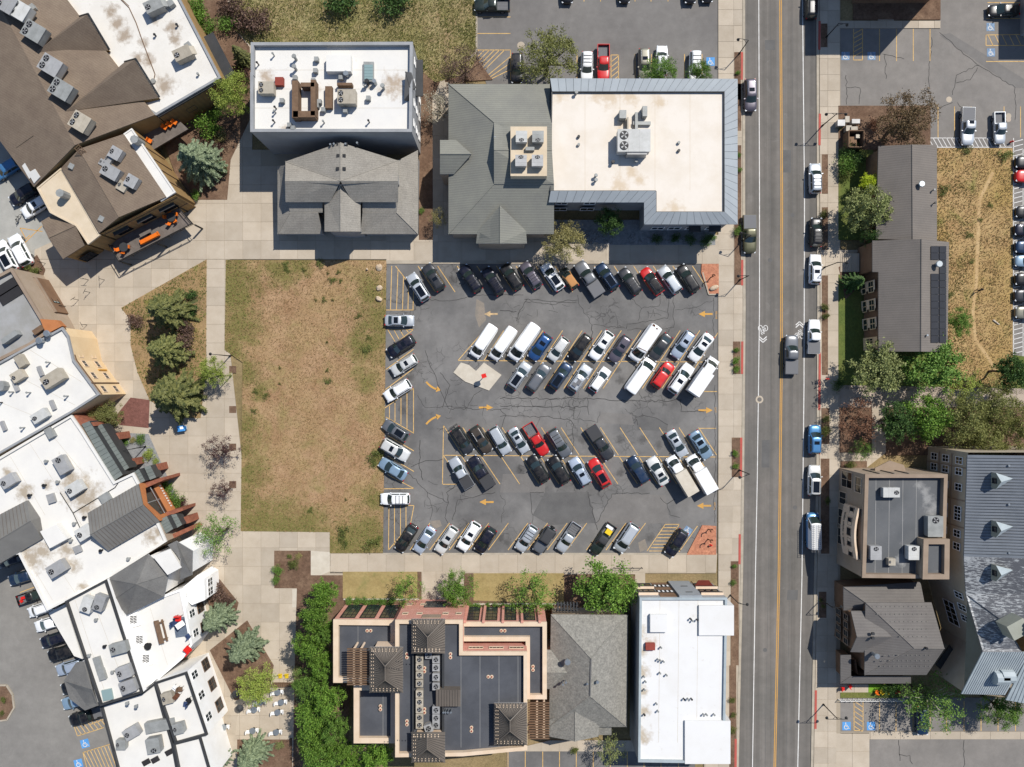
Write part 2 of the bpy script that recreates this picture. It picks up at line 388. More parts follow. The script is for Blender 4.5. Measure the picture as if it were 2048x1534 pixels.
M('slate_panel', '#7d837e', '#737974', 0.9, fine=0.08, orand=0.08)
M('parapet_tan', '#e6cfb4', '#dcc3a5', 0.6, fine=0.04)
M('parapet_brown', '#a18e7b', '#95826f', 0.6, fine=0.05)
M('parapet_grey', '#a3a4a4', '#969797', 0.6, fine=0.05, rough=0.55)
M('wood_brown', '#80664f', '#6e5642', 1.5, fine=0.2)
M('wood_grey', '#7d736b', '#6d645c', 1.2, fine=0.15, lines=(30, 0.2, 0.1))
M('hvac_grey', '#b4b3b1', '#a5a4a2', 1.2, fine=0.05, rough=0.5, metal=0.15, orand=0.15)
M('hvac_tan', '#bdb3a1', '#ada391', 1.2, fine=0.06, rough=0.5, orand=0.15)
M('hvac_pale', '#d2d1cc', '#c2c1bb', 1.0, fine=0.06, rough=0.5, orand=0.1)
M('duct', '#a4a5a1', '#92938f', 1.0, fine=0.08, rough=0.5, metal=0.1)
M('fan_black', '#1e1e20', None, rough=0.5)
M('copper_red', '#9c4a3c', '#8c4035', 1.0, fine=0.08)
M('boulder', '#d8c3a8', '#bfa98d', 1.0, fine=0.15, bump=0.7)
M('solar', '#3b3836', '#34312f', 0.4, fine=0.04, rough=0.25, spec=0.5, bump=0)
M('bark', '#6d5c4c', '#57493c', 3, fine=0.25)
M('bark_pale', '#d9cfc0', '#b7ab9a', 3, fine=0.2)
M('steel', '#a7adb0', None, rough=0.35, metal=0.6, bump=0)
M('orange_cushion', '#ef7b1d', '#e06f18', 2, fine=0.08)
M('red_plastic', '#e02a22', None, fine=0.05, rough=0.4)
M('blue_cloth', '#3f8fd6', '#57a0dd', 1, fine=0.06)
M('navy_cloth', '#2d3a5a', '#3f5277', 1.5, fine=0.1)
M('rug', '#6f7a88', '#5d6878', 2.5, fine=0.2)
M('yellow_plastic', '#eecb2c', None, fine=0.05)
M('rusty_steel', '#5b3a2a', '#6c4632', 2, fine=0.2)
M('skin', '#c99a7a', None); M('cloth_dark', '#23242a', '#2b2c33', 4, fine=0.1)
M_plain('glass', '#2c3a3f', 0.08, 0.0, 0.8, k=0.6)
M_plain('glass_dark', '#14171b', 0.06, 0.0, 0.8, k=0.6); M_plain('glass_car', '#33413f', 0.05, 0.0, 0.9, k=0.6)
M_plain('glass_teal', '#8fa5a3', 0.15, 0.0, 0.8)
M_plain('lens', '#e8ecee', 0.15, 0.1, 0.6); M_plain('tail_red', '#b3161a', 0.25); M_plain('tyre', '#161616', 0.8)
M_plain('rim', '#9b9da0', 0.3, 0.7); M_plain('chrome', '#c9cccf', 0.2, 0.9); M_plain('plastic_black', '#1b1b1d', 0.55)
M_plain('bed_grey', '#6d6d6f', 0.7); M_plain('canvas_tan', '#c28a52', 0.8); M_plain('canvas_black', '#3a3a3c', 0.75); M_plain('box_white', '#f4f3f0', 0.5)
M_plain('globe', '#f3f1ea', 0.3)
PAINT = dict(white='#f6f6f4', pearl='#e9e8e2', silver='#c3c8cc', grey='#6f7276', dgrey='#3a3c40', black='#0d0d10', navy='#13172a', blue='#1f4f86', dblue='#173250', steel='#8fa9bd', sblue='#b7c3d2', red='#cf1d1d', olive='#5b5a40', dgreen='#23302c', brown='#4b4238', sage='#8a9a78', gold='#8f8c7c', skyblue='#4b86b8', mauve='#5d5863')
for k_, v_ in PAINT.items(): M_paint('paint_' + k_, v_, 0.0 if k_ in ('white', 'red', 'black', 'sage') else 0.3)
LEAF = dict(bright=('#3d621e', '#8aac48'), green=('#4a6f2a', '#82a04a'), lime=('#768c36', '#b2bb5e'), yellow=('#a9c02a', '#d3d94a'), olive=('#6a6f3a', '#9a9a5c'), dark=('#36502a', '#5d7a3c'), spruce=('#3d4722', '#898850'), bluespruce=('#4d5c44', '#97a37f'), plum=('#3d2a2a', '#6b4a44'), brown=('#57462f', '#857050'), rust=('#6f4a35', '#9c7358'), blossom=('#8f8468', '#d8d0bb'), straw=('#807a48', '#b5ab72'), bare=('#5a473f', '#83695a'), drygrass=('#967c56', '#b69a70'), weed=('#535f2e', '#7d8244'), sage=('#75804a', '#a3a76c'))
for k_, v_ in LEAF.items(): M_leaf('leaf_' + k_, v_[0], v_[1], 0.2)
# ------------------------------------------------------------------ the ground, roads and pavements
def sheet(name, poly, z, mat, parent=None, kind='structure', h=0.0):
    mb = MB(); pts = [at(p[0], p[1], 0) for p in poly]
    a = sum(pts[i].x * pts[(i + 1) % len(pts)].y - pts[(i + 1) % len(pts)].x * pts[i].y for i in range(len(pts)))
    if a < 0: pts.reverse()
    mb.poly([(p.x, p.y, z) for p in pts])
    o = mb.build(name, mat, parent)
    if parent is None: o['kind'] = kind
    return o
def slabbed(name, poly, z, mat, jmat='joint', parent=None):
    """raised pavement: joint-coloured core with sides"""
    mb = MB(); mb.prism([tuple(at(p[0], p[1])[:2]) for p in poly], -0.04, z)
    o = mb.build(name, jmat if mat == 'joint' else mat, parent)
    if parent is None: o['kind'] = 'structure'
    return o
def pave(root, poly, z, mat, cw, ch, ox, oy, excl=(), gap=0.55, th=0.03, name='slab', maxn=290):
    """lays separate slabs (photo pixels) on a pavement, cut to its outline"""
    xs = [p[0] for p in poly]; ys = [p[1] for p in poly]; cache = {}; n = 0
    i0 = int((min(xs) - ox) // cw) - 1; i1 = int((max(xs) - ox) // cw) + 1
    j0 = int((min(ys) - oy) // ch) - 1; j1 = int((max(ys) - oy) // ch) + 1
    org = ORG[root.name]
    for i in range(i0, i1 + 1):
        for j in range(j0, j1 + 1):
            x0, y0 = ox + i * cw + gap / 2, oy + j * ch + gap / 2; x1, y1 = x0 + cw - gap, y0 + ch - gap
            cs = [(x0, y0), (x1, y0), (x1, y1), (x0, y1), ((x0 + x1) / 2, (y0 + y1) / 2)]
            if any(all(inside(c, e) for c in cs) for e in excl): continue
            if x1 < -60 or x0 > 2110 or y1 < -60 or y0 > 1600: continue
            q = clip_rect(list(poly), x0, y0, x1, y1)
            if len(q) < 3 or area(q) < cw * ch * 0.04: continue
            full = abs(area(q) - (x1 - x0) * (y1 - y0)) < 1.0
            c = at((x0 + x1) / 2, (y0 + y1) / 2)
            if full and 'f' in cache: me = cache['f']
            else:
                mb = MB(); mb.prism([tuple((at(p[0], p[1]) - c)[:2]) for p in q], 0, th); me = mb.mesh(name, mat)
                if full: cache['f'] = me
            o = bpy.data.objects.new(name, me); o.location = Vector((c.x, c.y, z)) - org; link(o, root); n += 1
            if n >= maxn: return

g = MB(); g.poly([(-450, -450, -0.06), (450, -450, -0.06), (450, 450, -0.06), (-450, 450, -0.06)])
tag(g.build('ground', 'earth'), kind='structure')

# street outline follows the slight bend of the road
LC = [(1490, -150), (1490, 390), (1491, 620), (1488, 960), (1486, 1144), (1477, 1534), (1473, 1680)]
RC = [(1632, -150), (1633, 390), (1634, 620), (1632, 960), (1628, 1144), (1621, 1534), (1617, 1680)]
street = sheet('road', LC + RC[::-1], 0.0, 'asphalt_street')
def strip(name, pts, w, z, mat, parent, th=0.004):
    """painted line along photo-pixel points, w in metres"""
    mb = MB(); P = [at(*p) for p in pts]; Lf = []; Rt = []
    for i, p in enumerate(P):
        d = (P[min(i + 1, len(P) - 1)] - P[max(i - 1, 0)]).normalized(); nn = Vector((-d.y, d.x, 0)) * w / 2
        Lf.append(p + nn); Rt.append(p - nn)
    for i in range(len(P) - 1):
        mb.poly([(q.x, q.y, z + th) for q in (Rt[i], Rt[i + 1], Lf[i + 1], Lf[i])])
    return mb.build(name, mat, parent)
YL = [(1559.5, -150), (1561, 0), (1563.5, 390), (1562.5, 760), (1558, 1144), (1549.5, 1534), (1546, 1680)]
for dx in (-1.6, 1.6): strip('centre_line', [(x + dx, y) for x, y in YL], 0.13, 0.0, 'orange_paint', street)
strip('edge_line', [(1517, -150), (1519, 390), (1519, 620), (1514.5, 960), (1511, 1144), (1505, 1534), (1503, 1680)], 0.13, 0.0, 'white_paint', street)
strip('edge_line', [(1604, -150), (1605, 0), (1609, 390), (1608, 770), (1604, 1150), (1595.5, 1534), (1592, 1680)], 0.14, 0.0, 'white_paint', street)
def disc(name, px, py, r, z, mat, parent, n=20, r_in=0.0):
    c = at(px, py); mb = MB()
    ring = [(c.x + r * math.cos(2 * math.pi * k / n), c.y + r * math.sin(2 * math.pi * k / n), z) for k in range(n)]
    if not r_in: mb.poly(ring)
    else:
        rin = [(c.x + r_in * math.cos(2 * math.pi * k / n), c.y + r_in * math.sin(2 * math.pi * k / n), z) for k in range(n)]
        for k in range(n): mb.poly([ring[k], ring[(k + 1) % n], rin[(k + 1) % n], rin[k]])
    return mb.build(name, mat, parent)
disc('manhole_collar', 1519, 799, 0.62, 0.008, 'concrete', street); disc('manhole_cover', 1519, 799, 0.36, 0.012, 'asphalt_street', street)
def sharrow(px, py, up):
    s = 1 if up else -1; mb = MB(); c = at(px, py); z = 0.006
    T = lambda x, y: Vector((c.x + x * s, c.y + y * s, z))
    def seg(a, b, w=0.11):
        a = T(*a); b = T(*b); d = (b - a).normalized(); n = Vector((-d.y, d.x, 0)) * w / 2; mb.poly([a - n, b - n, b + n, a + n])
    for cx in (-0.42, 0.42):
        for k in range(12):
            t0, t1 = 2 * math.pi * k / 12, 2 * math.pi * (k + 1) / 12
            seg((cx + .34 * math.cos(t0), -.3 + .45 * math.sin(t0)), (cx + .34 * math.cos(t1), -.3 + .45 * math.sin(t1)))
    for a, b in (((-.42, -.3), (-.15, .45)), ((-.15, .45), (.3, .4)), ((.3, .4), (0, -.3)), ((0, -.3), (-.42, -.3)), ((.42, -.3), (.25, .65)), ((.25, .65), (.05, .7)), ((-.25, .55), (-.05, .55)), ((-.15, .45), (0, -.3))): seg(a, b)
    for y in (1.05, 1.45): seg((-.6, y), (0, y + .55), 0.16); seg((0, y + .55), (.6, y), 0.16)
    mb.build('bicycle_marking', 'white_paint', street)
sharrow(1599, 668, True); sharrow(1526, 660, False)
for poly in ([(1566, 300), (1582, 300), (1582, 345), (1566, 345)], [(1524, 880), (1540, 880), (1539, 935), (1523, 935)], [(1575, 1180), (1596, 1180), (1595, 1200), (1574, 1200)], [(1530, 80), (1550, 80), (1550, 100), (1530, 100)]): sheet('asphalt_patch', poly, 0.0015, 'patch', street)
for x, y in ((1585, 430), (1540, 520), (1590, 1015), (1530, 1300)): disc('manhole_cover', x, y, 0.34, 0.006, 'patch', street)
# long tar seams of the carriageway
for pts in ([(1540, -100), (1541, 400), (1541, 900), (1530, 1534)], [(1584, -100), (1586, 500), (1583, 1000), (1572, 1534)]):
    strip('paving_seam', pts, 0.05, 0.0, 'patch', street)

def lot(name, poly, mat, z=0.004): return sheet(name, poly, z, mat)
main_lot = lot('parking_lot', [(772, 525), (1437, 525), (1434, 1107), (765, 1107)], 'asphalt_lot', 0.008)
upper_lot = lot('parking_lot', [(953, -150), (1437, -150), (1437, 200), (985, 200), (970, 160), (953, 120)], 'asphalt_upper')
right_lot = lot('parking_lot', [(1676, 55), (1870, 55), (1870, -150), (2300, -150), (2300, 720), (2024, 720), (2024, 296), (1845, 296), (1845, 212), (1676, 212)], 'asphalt_right')
lower_right_lot = lot('parking_lot', [(1678, 1395), (2300, 1395), (2300, 1700), (1700, 1700), (1678, 1462)], 'asphalt_right')
bottom_lot = lot('parking_lot', [(1014, 1500), (1390, 1500), (1390, 1700), (1014, 1700)], 'asphalt_lot')
left_lot = lot('parking_lot', [(-250, 250), (90, 290), (115, 460), (100, 520), (25, 545), (-250, 600)], 'asphalt_pale')
lower_left_lot = lot('parking_lot', [(-250, 1000), (60, 1090), (260, 1480), (290, 1700), (-250, 1700)], 'asphalt_left')
def line(lot_, a, b, w=0.11, mat='yellow_paint', z=0.012): return strip('painted_line', [a, b], w, z, mat, lot_)
L = lambda *a, **k: line(main_lot, *a, **k)
for n in range(0, 15): L((836 + 39.2 * n, 532), (871 + 39.2 * n, 584))
for a, b in (((783.5, 532), (781, 619)), ((796, 540), (793, 619)), ((807, 553), (805, 619)), ((817, 570), (816, 619)), ((827, 580), (826, 620)), ((791, 532), (827, 578)), ((771, 620), (827, 620)),
             ((773, 659), (827, 659)), ((827, 659), (775, 699)), ((776, 660), (790, 683)), ((788, 660), (798, 678)), ((800, 660), (807, 672)), ((813, 660), (818, 666)), ((827, 698.6), (772, 739)), ((827, 737), (771, 779)),
             ((827, 776.5), (769.5, 816)), ((779, 812), (779, 836)), ((790, 803), (790, 843)), ((802, 796), (802, 849)), ((814, 787), (814, 857)), ((827, 776), (827, 867)), ((772, 834), (827, 866)), ((775, 871), (828, 902)), ((775, 912), (828, 943)), ((775, 949), (828, 977)), ((768, 977.5), (828, 977)),
             ((810, 1011), (828, 1011)), ((778, 1011), (777, 1100)), ((789, 1011), (789, 1090)), ((801, 1011), (801, 1070)), ((812, 1011), (812, 1057)), ((828, 1011), (821, 1048)), ((821, 1048), (777, 1100)),
             ((916, 721), (1405, 724)), ((916, 721), (968, 661)), ((1408, 783), (1434, 783)), ((889, 910.5), (1432, 914)), ((887, 851), (885, 968.5)), ((886, 968.5), (914, 968.5)), ((1399, 856.6), (1432, 856.6)), ((887, 851), (926, 911)), ((887, 911), (926, 968))): L(a, b)
for k in range(-2, 10): L((1086 + 39.2 * k, 661), (1046 + 39.2 * k, 721.5))
for k in range(0, 10): L((1046 + 39.2 * k, 722.5), (1010 + 39.2 * k, 777))
for k in range(-8, 5): L((1240 + 39.3 * k, 855), (1276 + 39.3 * k, 910))
for k in range(-1, 12): L((963 + 39.3 * k, 913), (1000 + 39.3 * k, 968))
for k in range(0, 12): L((860 + 39.2 * k, 1046), (820 + 39.2 * k, 1100))
for k in range(9): L((1330.5 - 4.05 * k, 1048.6 + 5.95 * k * 1.12), (1358.5 - 3.75 * k, 1048.6 + 5.95 * k * 1.12))
L((1330.5, 1048.6), (1294, 1102)); L((1358.5, 1048.6), (1325, 1102)); L((1395, 1052), (1358, 1104))
def arrow(lot_, px, py, ang, ln=2.3, mat='orange_paint', bend=0, z=0.016):
    c = at(px, py); mb = MB(); cs, sn = math.cos(ang), math.sin(ang); T = lambda x, y: (c.x + x * cs - y * sn, c.y + x * sn + y * cs, z)
    if not bend: mb.poly([T(-ln / 2, -.15), T(.1, -.15), T(.1, .15), T(-ln / 2, .15)]); mb.poly([T(.1, -.5), T(ln / 2, 0), T(.1, .5)])
    else:
        n = 8; Q = [(-1.15 + 2.0 * k / n, bend * 0.75 * (1 - (k / n)) ** 2) for k in range(n + 1)]
        for k in range(n):
            a, b = Vector(Q[k]), Vector(Q[k + 1]); d = (b - a).normalized(); w = Vector((-d.y, d.x)) * .15
            mb.poly([T(*(a - w)), T(*(b - w)), T(*(b + w)), T(*(a + w))])
        mb.poly([T(.75, -.48), T(1.5, 0), T(.75, .48)])
    mb.build('painted_arrow', mat, lot_)
PI = math.pi
arrow(main_lot, 1411, 628, PI); arrow(main_lot, 982, 628, PI, 2.2, 'faded_paint'); arrow(main_lot, 972, 815, 0); arrow(main_lot, 1411, 820.5, 0); arrow(main_lot, 973, 1004, PI); arrow(main_lot, 1408, 1011.5, PI)
arrow(main_lot, 864, 776, math.radians(-14), bend=1); arrow(main_lot, 864, 836, math.radians(14), bend=-1)
def text(word, px, py, size, rz, mat, parent, z, name='lettering', h=0.0):
    cu = bpy.data.curves.new('lettering', 'FONT'); cu.body = word; cu.size = size; cu.align_x = 'CENTER'; cu.align_y = 'CENTER'
    tmp = bpy.data.objects.new('lettering', cu); C.objects.link(tmp)
    me = bpy.data.meshes.new_from_object(tmp); bpy.data.objects.remove(tmp)
    me.materials.clear(); me.materials.append(MT[mat])
    o = bpy.data.objects.new(name, me); p = at(px, py, h); o.location = Vector((p.x, p.y, z)) - ORG[parent.name]; o.rotation_euler = (0, 0, rz); link(o, parent)
    return o
text('ENTER', 1433.0, 630, 0.42, PI / 2, 'orange_paint', main_lot, 0.018); text('ENTER', 1429.5, 1012, 0.42, PI / 2, 'orange_paint', main_lot, 0.018); text('EXIT', 1430.5, 820, 0.42, -PI / 2, 'orange_paint', main_lot, 0.018)
# wheelchair symbol on a blue square
def access(lot_, px, py, rz=0.0, sz=1.35, bmat='blue_paint', wmat='white_paint'):
    c = at(px, py); cs, sn = math.cos(rz), math.sin(rz); u = sz / 1.4
    T = lambda x, y, z: (c.x + (x * cs - y * sn) * u, c.y + (x * sn + y * cs) * u, z)
    mb = MB(); mb.poly([T(-.7, -.7, .014), T(.7, -.7, .014), T(.7, .7, .014), T(-.7, .7, .014)]); sq = mb.build('access_marking', bmat, lot_)
    mb = MB()
    def seg(a, b, w=.12):
        a = Vector(a); b = Vector(b); d = (b - a).normalized(); n = Vector((-d.y, d.x)) * w / 2; mb.poly([T(*(a - n), .019), T(*(b - n), .019), T(*(b + n), .019), T(*(a + n), .019)])
    for k in range(9):
        t0, t1 = math.radians(110 + 27 * k), math.radians(110 + 27 * (k + 1)); seg((-.05 + .33 * math.cos(t0), -.18 + .33 * math.sin(t0)), (-.05 + .33 * math.cos(t1), -.18 + .33 * math.sin(t1)))
    seg((-.12, .35), (-.08, -.12), .13); seg((-.08, -.08), (.25, -.08)); seg((.25, -.04), (.38, -.45)); seg((.36, -.42), (.52, -.4)); seg((-.1, .14), (.18, .12))
    mb.poly([T(-.14 + .1 * math.cos(k * PI / 4), .5 + .1 * math.sin(k * PI / 4), .019) for k in range(8)])
    mb.build('wheelchair_symbol', wmat, sq)
access(main_lot, 1375, 1062, math.radians(-33), 1.3, 'blue_faded'); access(upper_lot, 1421, 123)
U = lambda a, b, **k: line(upper_lot, a, b, z=0.01, **k)
for y in (34, 67): U((955, y), (1021, y))
U((955, 100), (1021, 100)); U((1021, 100), (1021, 160))
for k in range(9): U((955 + max(0, 10 * k - 38), 100 + min(10 * k, 38) * 1.0 + 4), (955 + 10 * k + 4, 100)) if k < 6 else U((960 + 8 * (k - 5), 160 - 3), (1021, 100 + 13 * (k - 5)))
for x in (1135, 1168, 1201, 1236, 1270, 1302, 1336, 1369, 1404): U((x, -80), (x, 3))
for x in (1154, 1270, 1303, 1369, 1404): U((x, 108), (x, 170))
U((1437, 113), (1437, 170)); U((1222, 110), (1222, 170)); U((1237, 110), (1237, 170)); U((1222, 110), (1237, 110))
for k in range(6): U((1222, 124 + 10 * k), (1237, 112 + 10 * k))
disc('manhole_cover', 1042, 91, 0.62, 0.012, 'concrete', upper_lot)
R_ = lambda a, b, m='yellow_paint': line(right_lot, a, b, mat=m, z=0.01)
for x in (1707, 1725): R_((x, 58), (x, 120))
for k in range(7): R_((1707, 68 + 9 * k), (1725, 58 + 9 * k)) if k < 6 else None
R_((1707, 120), (1725, 120))
for x in (1759, 1793, 1826.5, 1860): R_((x, 58), (x, 122))
for x in (1876, 1909, 1942, 2008, 2041): R_((x, 213), (x, 275))
R_((1972, 70), (2048, 69)); R_((1972, 91), (2048, 91)); R_((1972, 70), (1972, 91)); R_((1972, 123), (2060, 123)); R_((1975, 5), (2048, 5)); R_((1972, 37), (2048, 37))
for k in range(6): R_((1976 + 14 * k, 70), (1986 + 14 * k, 91))
for x, y in ((1691, 112), (1743, 112), (1981, 54), (1982, 105)): access(right_lot, x, y, 0, 1.3, 'blue_faded')
R_((1845, 276), (2010, 276), 'white_paint'); R_((1850, 294.5), (2024, 294.5), 'white_paint')
for k in range(18): R_((1848 + 9 * k, 276), (1858 + 9 * k, 294), 'white_paint')
R_((2027, 276), (2027, 720), 'white_paint'); R_((2046, 300), (2046, 720), 'white_paint')
for k in range(46): R_((2027, 284 + 9.4 * k), (2046, 279 + 9.4 * k), 'white_paint')
for k in range(14): R_((2046, 300 + 33.4 * k), (2120, 300 + 33.4 * k), 'white_paint')
disc('manhole_cover', 1898, 199, 0.47, 0.012, 'concrete', right_lot); disc('manhole_cover', 2017, 232, 0.45, 0.012, 'concrete', right_lot); disc('manhole_cover', 2017, 239, 0.4, 0.016, 'concrete_pink', right_lot)
B_ = lambda a, b: line(lower_right_lot, a, b, z=0.01)
for x in (1708, 1726): B_((x, 1402), (x, 1461))
B_((1708, 1461), (1726, 1461))
for k in range(6): B_((1708, 1402 + 10 * k), (1726, 1414 + 10 * k))
for x in (1759, 1792, 1826, 1860, 1893, 1928, 1962, 1996, 2031, 2065): B_((x, 1402), (x, 1462))
access(lower_right_lot, 1693, 1452); access(lower_right_lot, 1742, 1452)
for x in (1016, 1050.5, 1085.5, 1119, 1152.5, 1186.5, 1220.5, 1254.5, 1288, 1322, 1357): line(bottom_lot, (x, 1503), (x, 1570), z=0.01)
D_ = lambda a, b: line(lower_left_lot, a, b, z=0.01)
for k in range(9): D_((40 + 17.5 * k, 1185 + 33 * k), (75 + 17.5 * k, 1172 + 33 * k))
for a, b in (((155, 1472), (208, 1455)), ((148, 1452), (155, 1472)), ((166, 1505), (222, 1488)), ((166, 1505), (180, 1560))): D_(a, b)
for k in range(7): D_((150 + 8 * k, 1450 - 2.5 * k), (164 + 8 * k, 1470 - 3 * k))
for k in range(9): D_((166 + 7 * k, 1504 - 2.2 * k), (190 + 7 * k, 1550))
access(lower_left_lot, 170, 1487, math.radians(15)); access(lower_left_lot, 157, 1527, math.radians(15))
for a, b in (((38, 497), (84, 452)), ((40, 456), (85, 463)), ((40, 456), (52, 478)), ((52, 478), (60, 470))): line(left_lot, a, b, 0.12, 'orange_paint', 0.01)
access(left_lot, 6, 660, 0.4)
# cracks sealed with tar: wandering strips
def crack(lot_, pts, w=0.07, z=0.014, mat='tar', jit=2.2):
    q = [pts[0]]
    for a, b in zip(pts, pts[1:]):
        n = max(2, int(math.hypot(b[0] - a[0], b[1] - a[1]) / 7))
        for k in range(1, n + 1):
            t = k / n; j = 0 if k == n else jit
            q.append((a[0] + (b[0] - a[0]) * t + rnd.uniform(-j, j), a[1] + (b[1] - a[1]) * t + rnd.uniform(-j, j)))
    strip('tar_crack', q, w, z, mat, lot_)
for poly in ([(1090, 985), (1176, 984), (1192, 1046), (1100, 1050), (1065, 1030)], [(1224, 988), (1330, 990), (1340, 1046), (1192, 1050)], [(1203, 824), (1263, 829), (1268, 850), (1195, 846)], [(1273, 834), (1310, 835), (1336, 848), (1334, 862), (1275, 860)], [(1006, 948), (1090, 948), (1090, 985), (1000, 985)]):
    sheet('asphalt_patch', poly, 0.0105, 'patch' if rnd.random() < .5 else 'asphalt_upper', main_lot)
for poly in ([(953, 598), (968, 606), (972, 640), (958, 655), (950, 630)], [(860, 1042), (880, 1040), (884, 1052), (868, 1058)], [(1276, 1085), (1290, 1078), (1296, 1098), (1280, 1104)]):
    sheet('worn_patch', poly, 0.0108, 'patch_pale', main_lot)
for p in ([(1055, 598), (1040, 620), (1033, 642)], [(1049, 599), (1100, 603), (1155, 600)], [(1050, 603), (1102, 609), (1153, 604)], [(1155, 590), (1160, 612), (1184, 650), (1250, 656)], [(1184, 650), (1184, 700)], [(1262, 597), (1283, 617), (1318, 612), (1320, 590)], [(1283, 617), (1276, 642)], [(1252, 658), (1254, 648), (1320, 638), (1335, 637), (1337, 592)], [(1320, 590), (1347, 591), (1347, 655), (1254, 660)], [(1350, 620), (1380, 617), (1427, 601)], [(1427, 596), (1426, 700)], [(1000, 621), (1033, 623)], [(830, 598), (900, 602), (950, 591), (1047, 590)],
          [(850, 700), (865, 740), (885, 790), (897, 817), (1020, 819)], [(880, 745), (900, 770), (885, 815)], [(835, 790), (850, 815), (900, 812), (935, 815), (948, 790), (965, 779)], [(815, 945), (855, 985), (897, 1006), (890, 1035), (896, 1046)], [(822, 934), (845, 924), (886, 918)], [(897, 1006), (893, 985), (922, 960)], [(1000, 819), (1012, 830), (1000, 862)], [(855, 985), (865, 1020), (860, 1040)],
          [(1000, 797), (1180, 797), (1290, 803), (1360, 800)], [(1000, 812), (1175, 814)], [(1000, 833), (1090, 833), (1142, 841), (1147, 850), (1145, 905)], [(1362, 798), (1362, 823), (1408, 824)], [(1200, 823), (1195, 845), (1145, 837)], [(1147, 800), (1148, 838)], [(1175, 797), (1178, 830)], [(1275, 850), (1270, 835), (1285, 830), (1320, 840), (1336, 850)], [(1430, 770), (1429, 1045)],
          [(1065, 1030), (1060, 985), (1088, 984)], [(1192, 1046), (1224, 988), (1300, 986)], [(1176, 984), (1190, 1046), (1195, 1060)], [(1320, 995), (1334, 1008), (1340, 1030), (1360, 1035)], [(1334, 1008), (1350, 998)], [(1000, 990), (1010, 1000), (1003, 1045)], [(1066, 1030), (1064, 1046)], [(840, 880), (838, 930), (846, 960)], [(905, 1040), (915, 1000), (990, 985)], [(1060, 800), (1065, 812), (1090, 812), (1095, 800), (1120, 800)]):
    crack(main_lot, p, rnd.uniform(0.05, 0.10))
for _ in range(70):      # crazed areas
    cx, cy, r = rnd.choice([(885, 770, 40), (900, 810, 45), (1040, 625, 16), (1100, 604, 40), (895, 840, 35), (870, 1000, 40), (1120, 806, 50), (1305, 620, 14), (915, 985, 30), (850, 740, 20)])
    x, y = cx + rnd.gauss(0, r * .6), cy + rnd.gauss(0, r * .45); a = rnd.choice([0, PI / 2]) + rnd.uniform(-.5, .5); l_ = rnd.uniform(8, 22)
    crack(main_lot, [(x, y), (x + l_ * math.cos(a), y + l_ * math.sin(a))], 0.045, jit=2.5)
for p in ([(1863, 75), (1858, 150), (1860, 210)], [(1879, 65), (1915, 98), (1955, 130), (2030, 175), (2030, 240)], [(1958, 130), (1913, 150), (1905, 190)], [(1955, 135), (1940, 160), (1912, 166)], [(1905, 205), (1880, 217)], [(1765, 108), (1808, 118)], [(1770, 108), (1772, 158)], [(1692, 150), (1693, 209)], [(1694, 175), (1720, 176), (1718, 208)], [(1915, 205), (1930, 222)]):
    crack(right_lot, p, 0.08, 0.009)
sheet('asphalt_patch', [(1878, 70), (1900, 66), (2048, 158), (2048, 176), (2030, 176)], 0.0065, 'asphalt_upper', right_lot)
for p in ([(1797, 1480), (1800, 1522)], [(1798, 1509), (1820, 1511), (1825, 1528)], [(1928, 1480), (1927, 1534)]): crack(lower_right_lot, p, 0.09, 0.009)

# ---- fields and planting beds (raised a little over the paving)
FIELD = [(452, 520), (773, 522), (770, 800), (766, 1105), (660, 1106), (660, 1064), (482, 1062), (486, 725), (450, 700)]
ISLAND = [(414, 519), (413, 735), (402, 836), (356, 836), (300, 800), (276, 745), (262, 690), (262, 640), (243, 616)]
MEADOW = [(530, -150), (953, -150), (953, 120), (935, 150), (870, 165), (835, 135), (830, 90), (500, 90), (470, 60), (440, -150)]
RFIELD = [(1850, 297), (2024, 297), (2024, 770), (1900, 780), (1880, 700), (1850, 500)]
def field(name, poly, mat, z=0.15):
    mb = MB(); mb.prism([tuple(at(p[0], p[1])[:2]) for p in poly], -0.04, z); o = mb.build(name, mat); o['kind'] = 'structure'; return o
field('dry_field', FIELD, 'dry_field'); field('meadow', MEADOW, 'meadow'); field('grass_field', RFIELD, 'dry_right'); field('planting_island', ISLAND, 'island_bed')
strip('footpath', [(1985, 345), (1958, 400), (1955, 470), (1952, 560), (1945, 620), (1950, 680), (1975, 715), (1990, 740)], 0.5, 0.15, 'path_dirt', None)['kind'] = 'structure'
LAWN1 = [(686, 1143), (838, 1143), (838, 1196), (686, 1196)]; LAWN2 = [(947, 1146), (1128, 1146), (1128, 1206), (947, 1206)]
field('lawn', LAWN1, 'lawn_dry'); field('lawn', LAWN2, 'lawn_dry')
field('lawn', [(1676, 300), (1745, 300), (1745, 480), (1676, 480)], 'lawn_green'); field('lawn', [(1676, 545), (1735, 545), (1735, 770), (1676, 770)], 'lawn_green')
field('lawn', [(1880, 690), (2100, 720), (2100, 790), (1690, 778), (1690, 700)], 'lawn_green', 0.14)
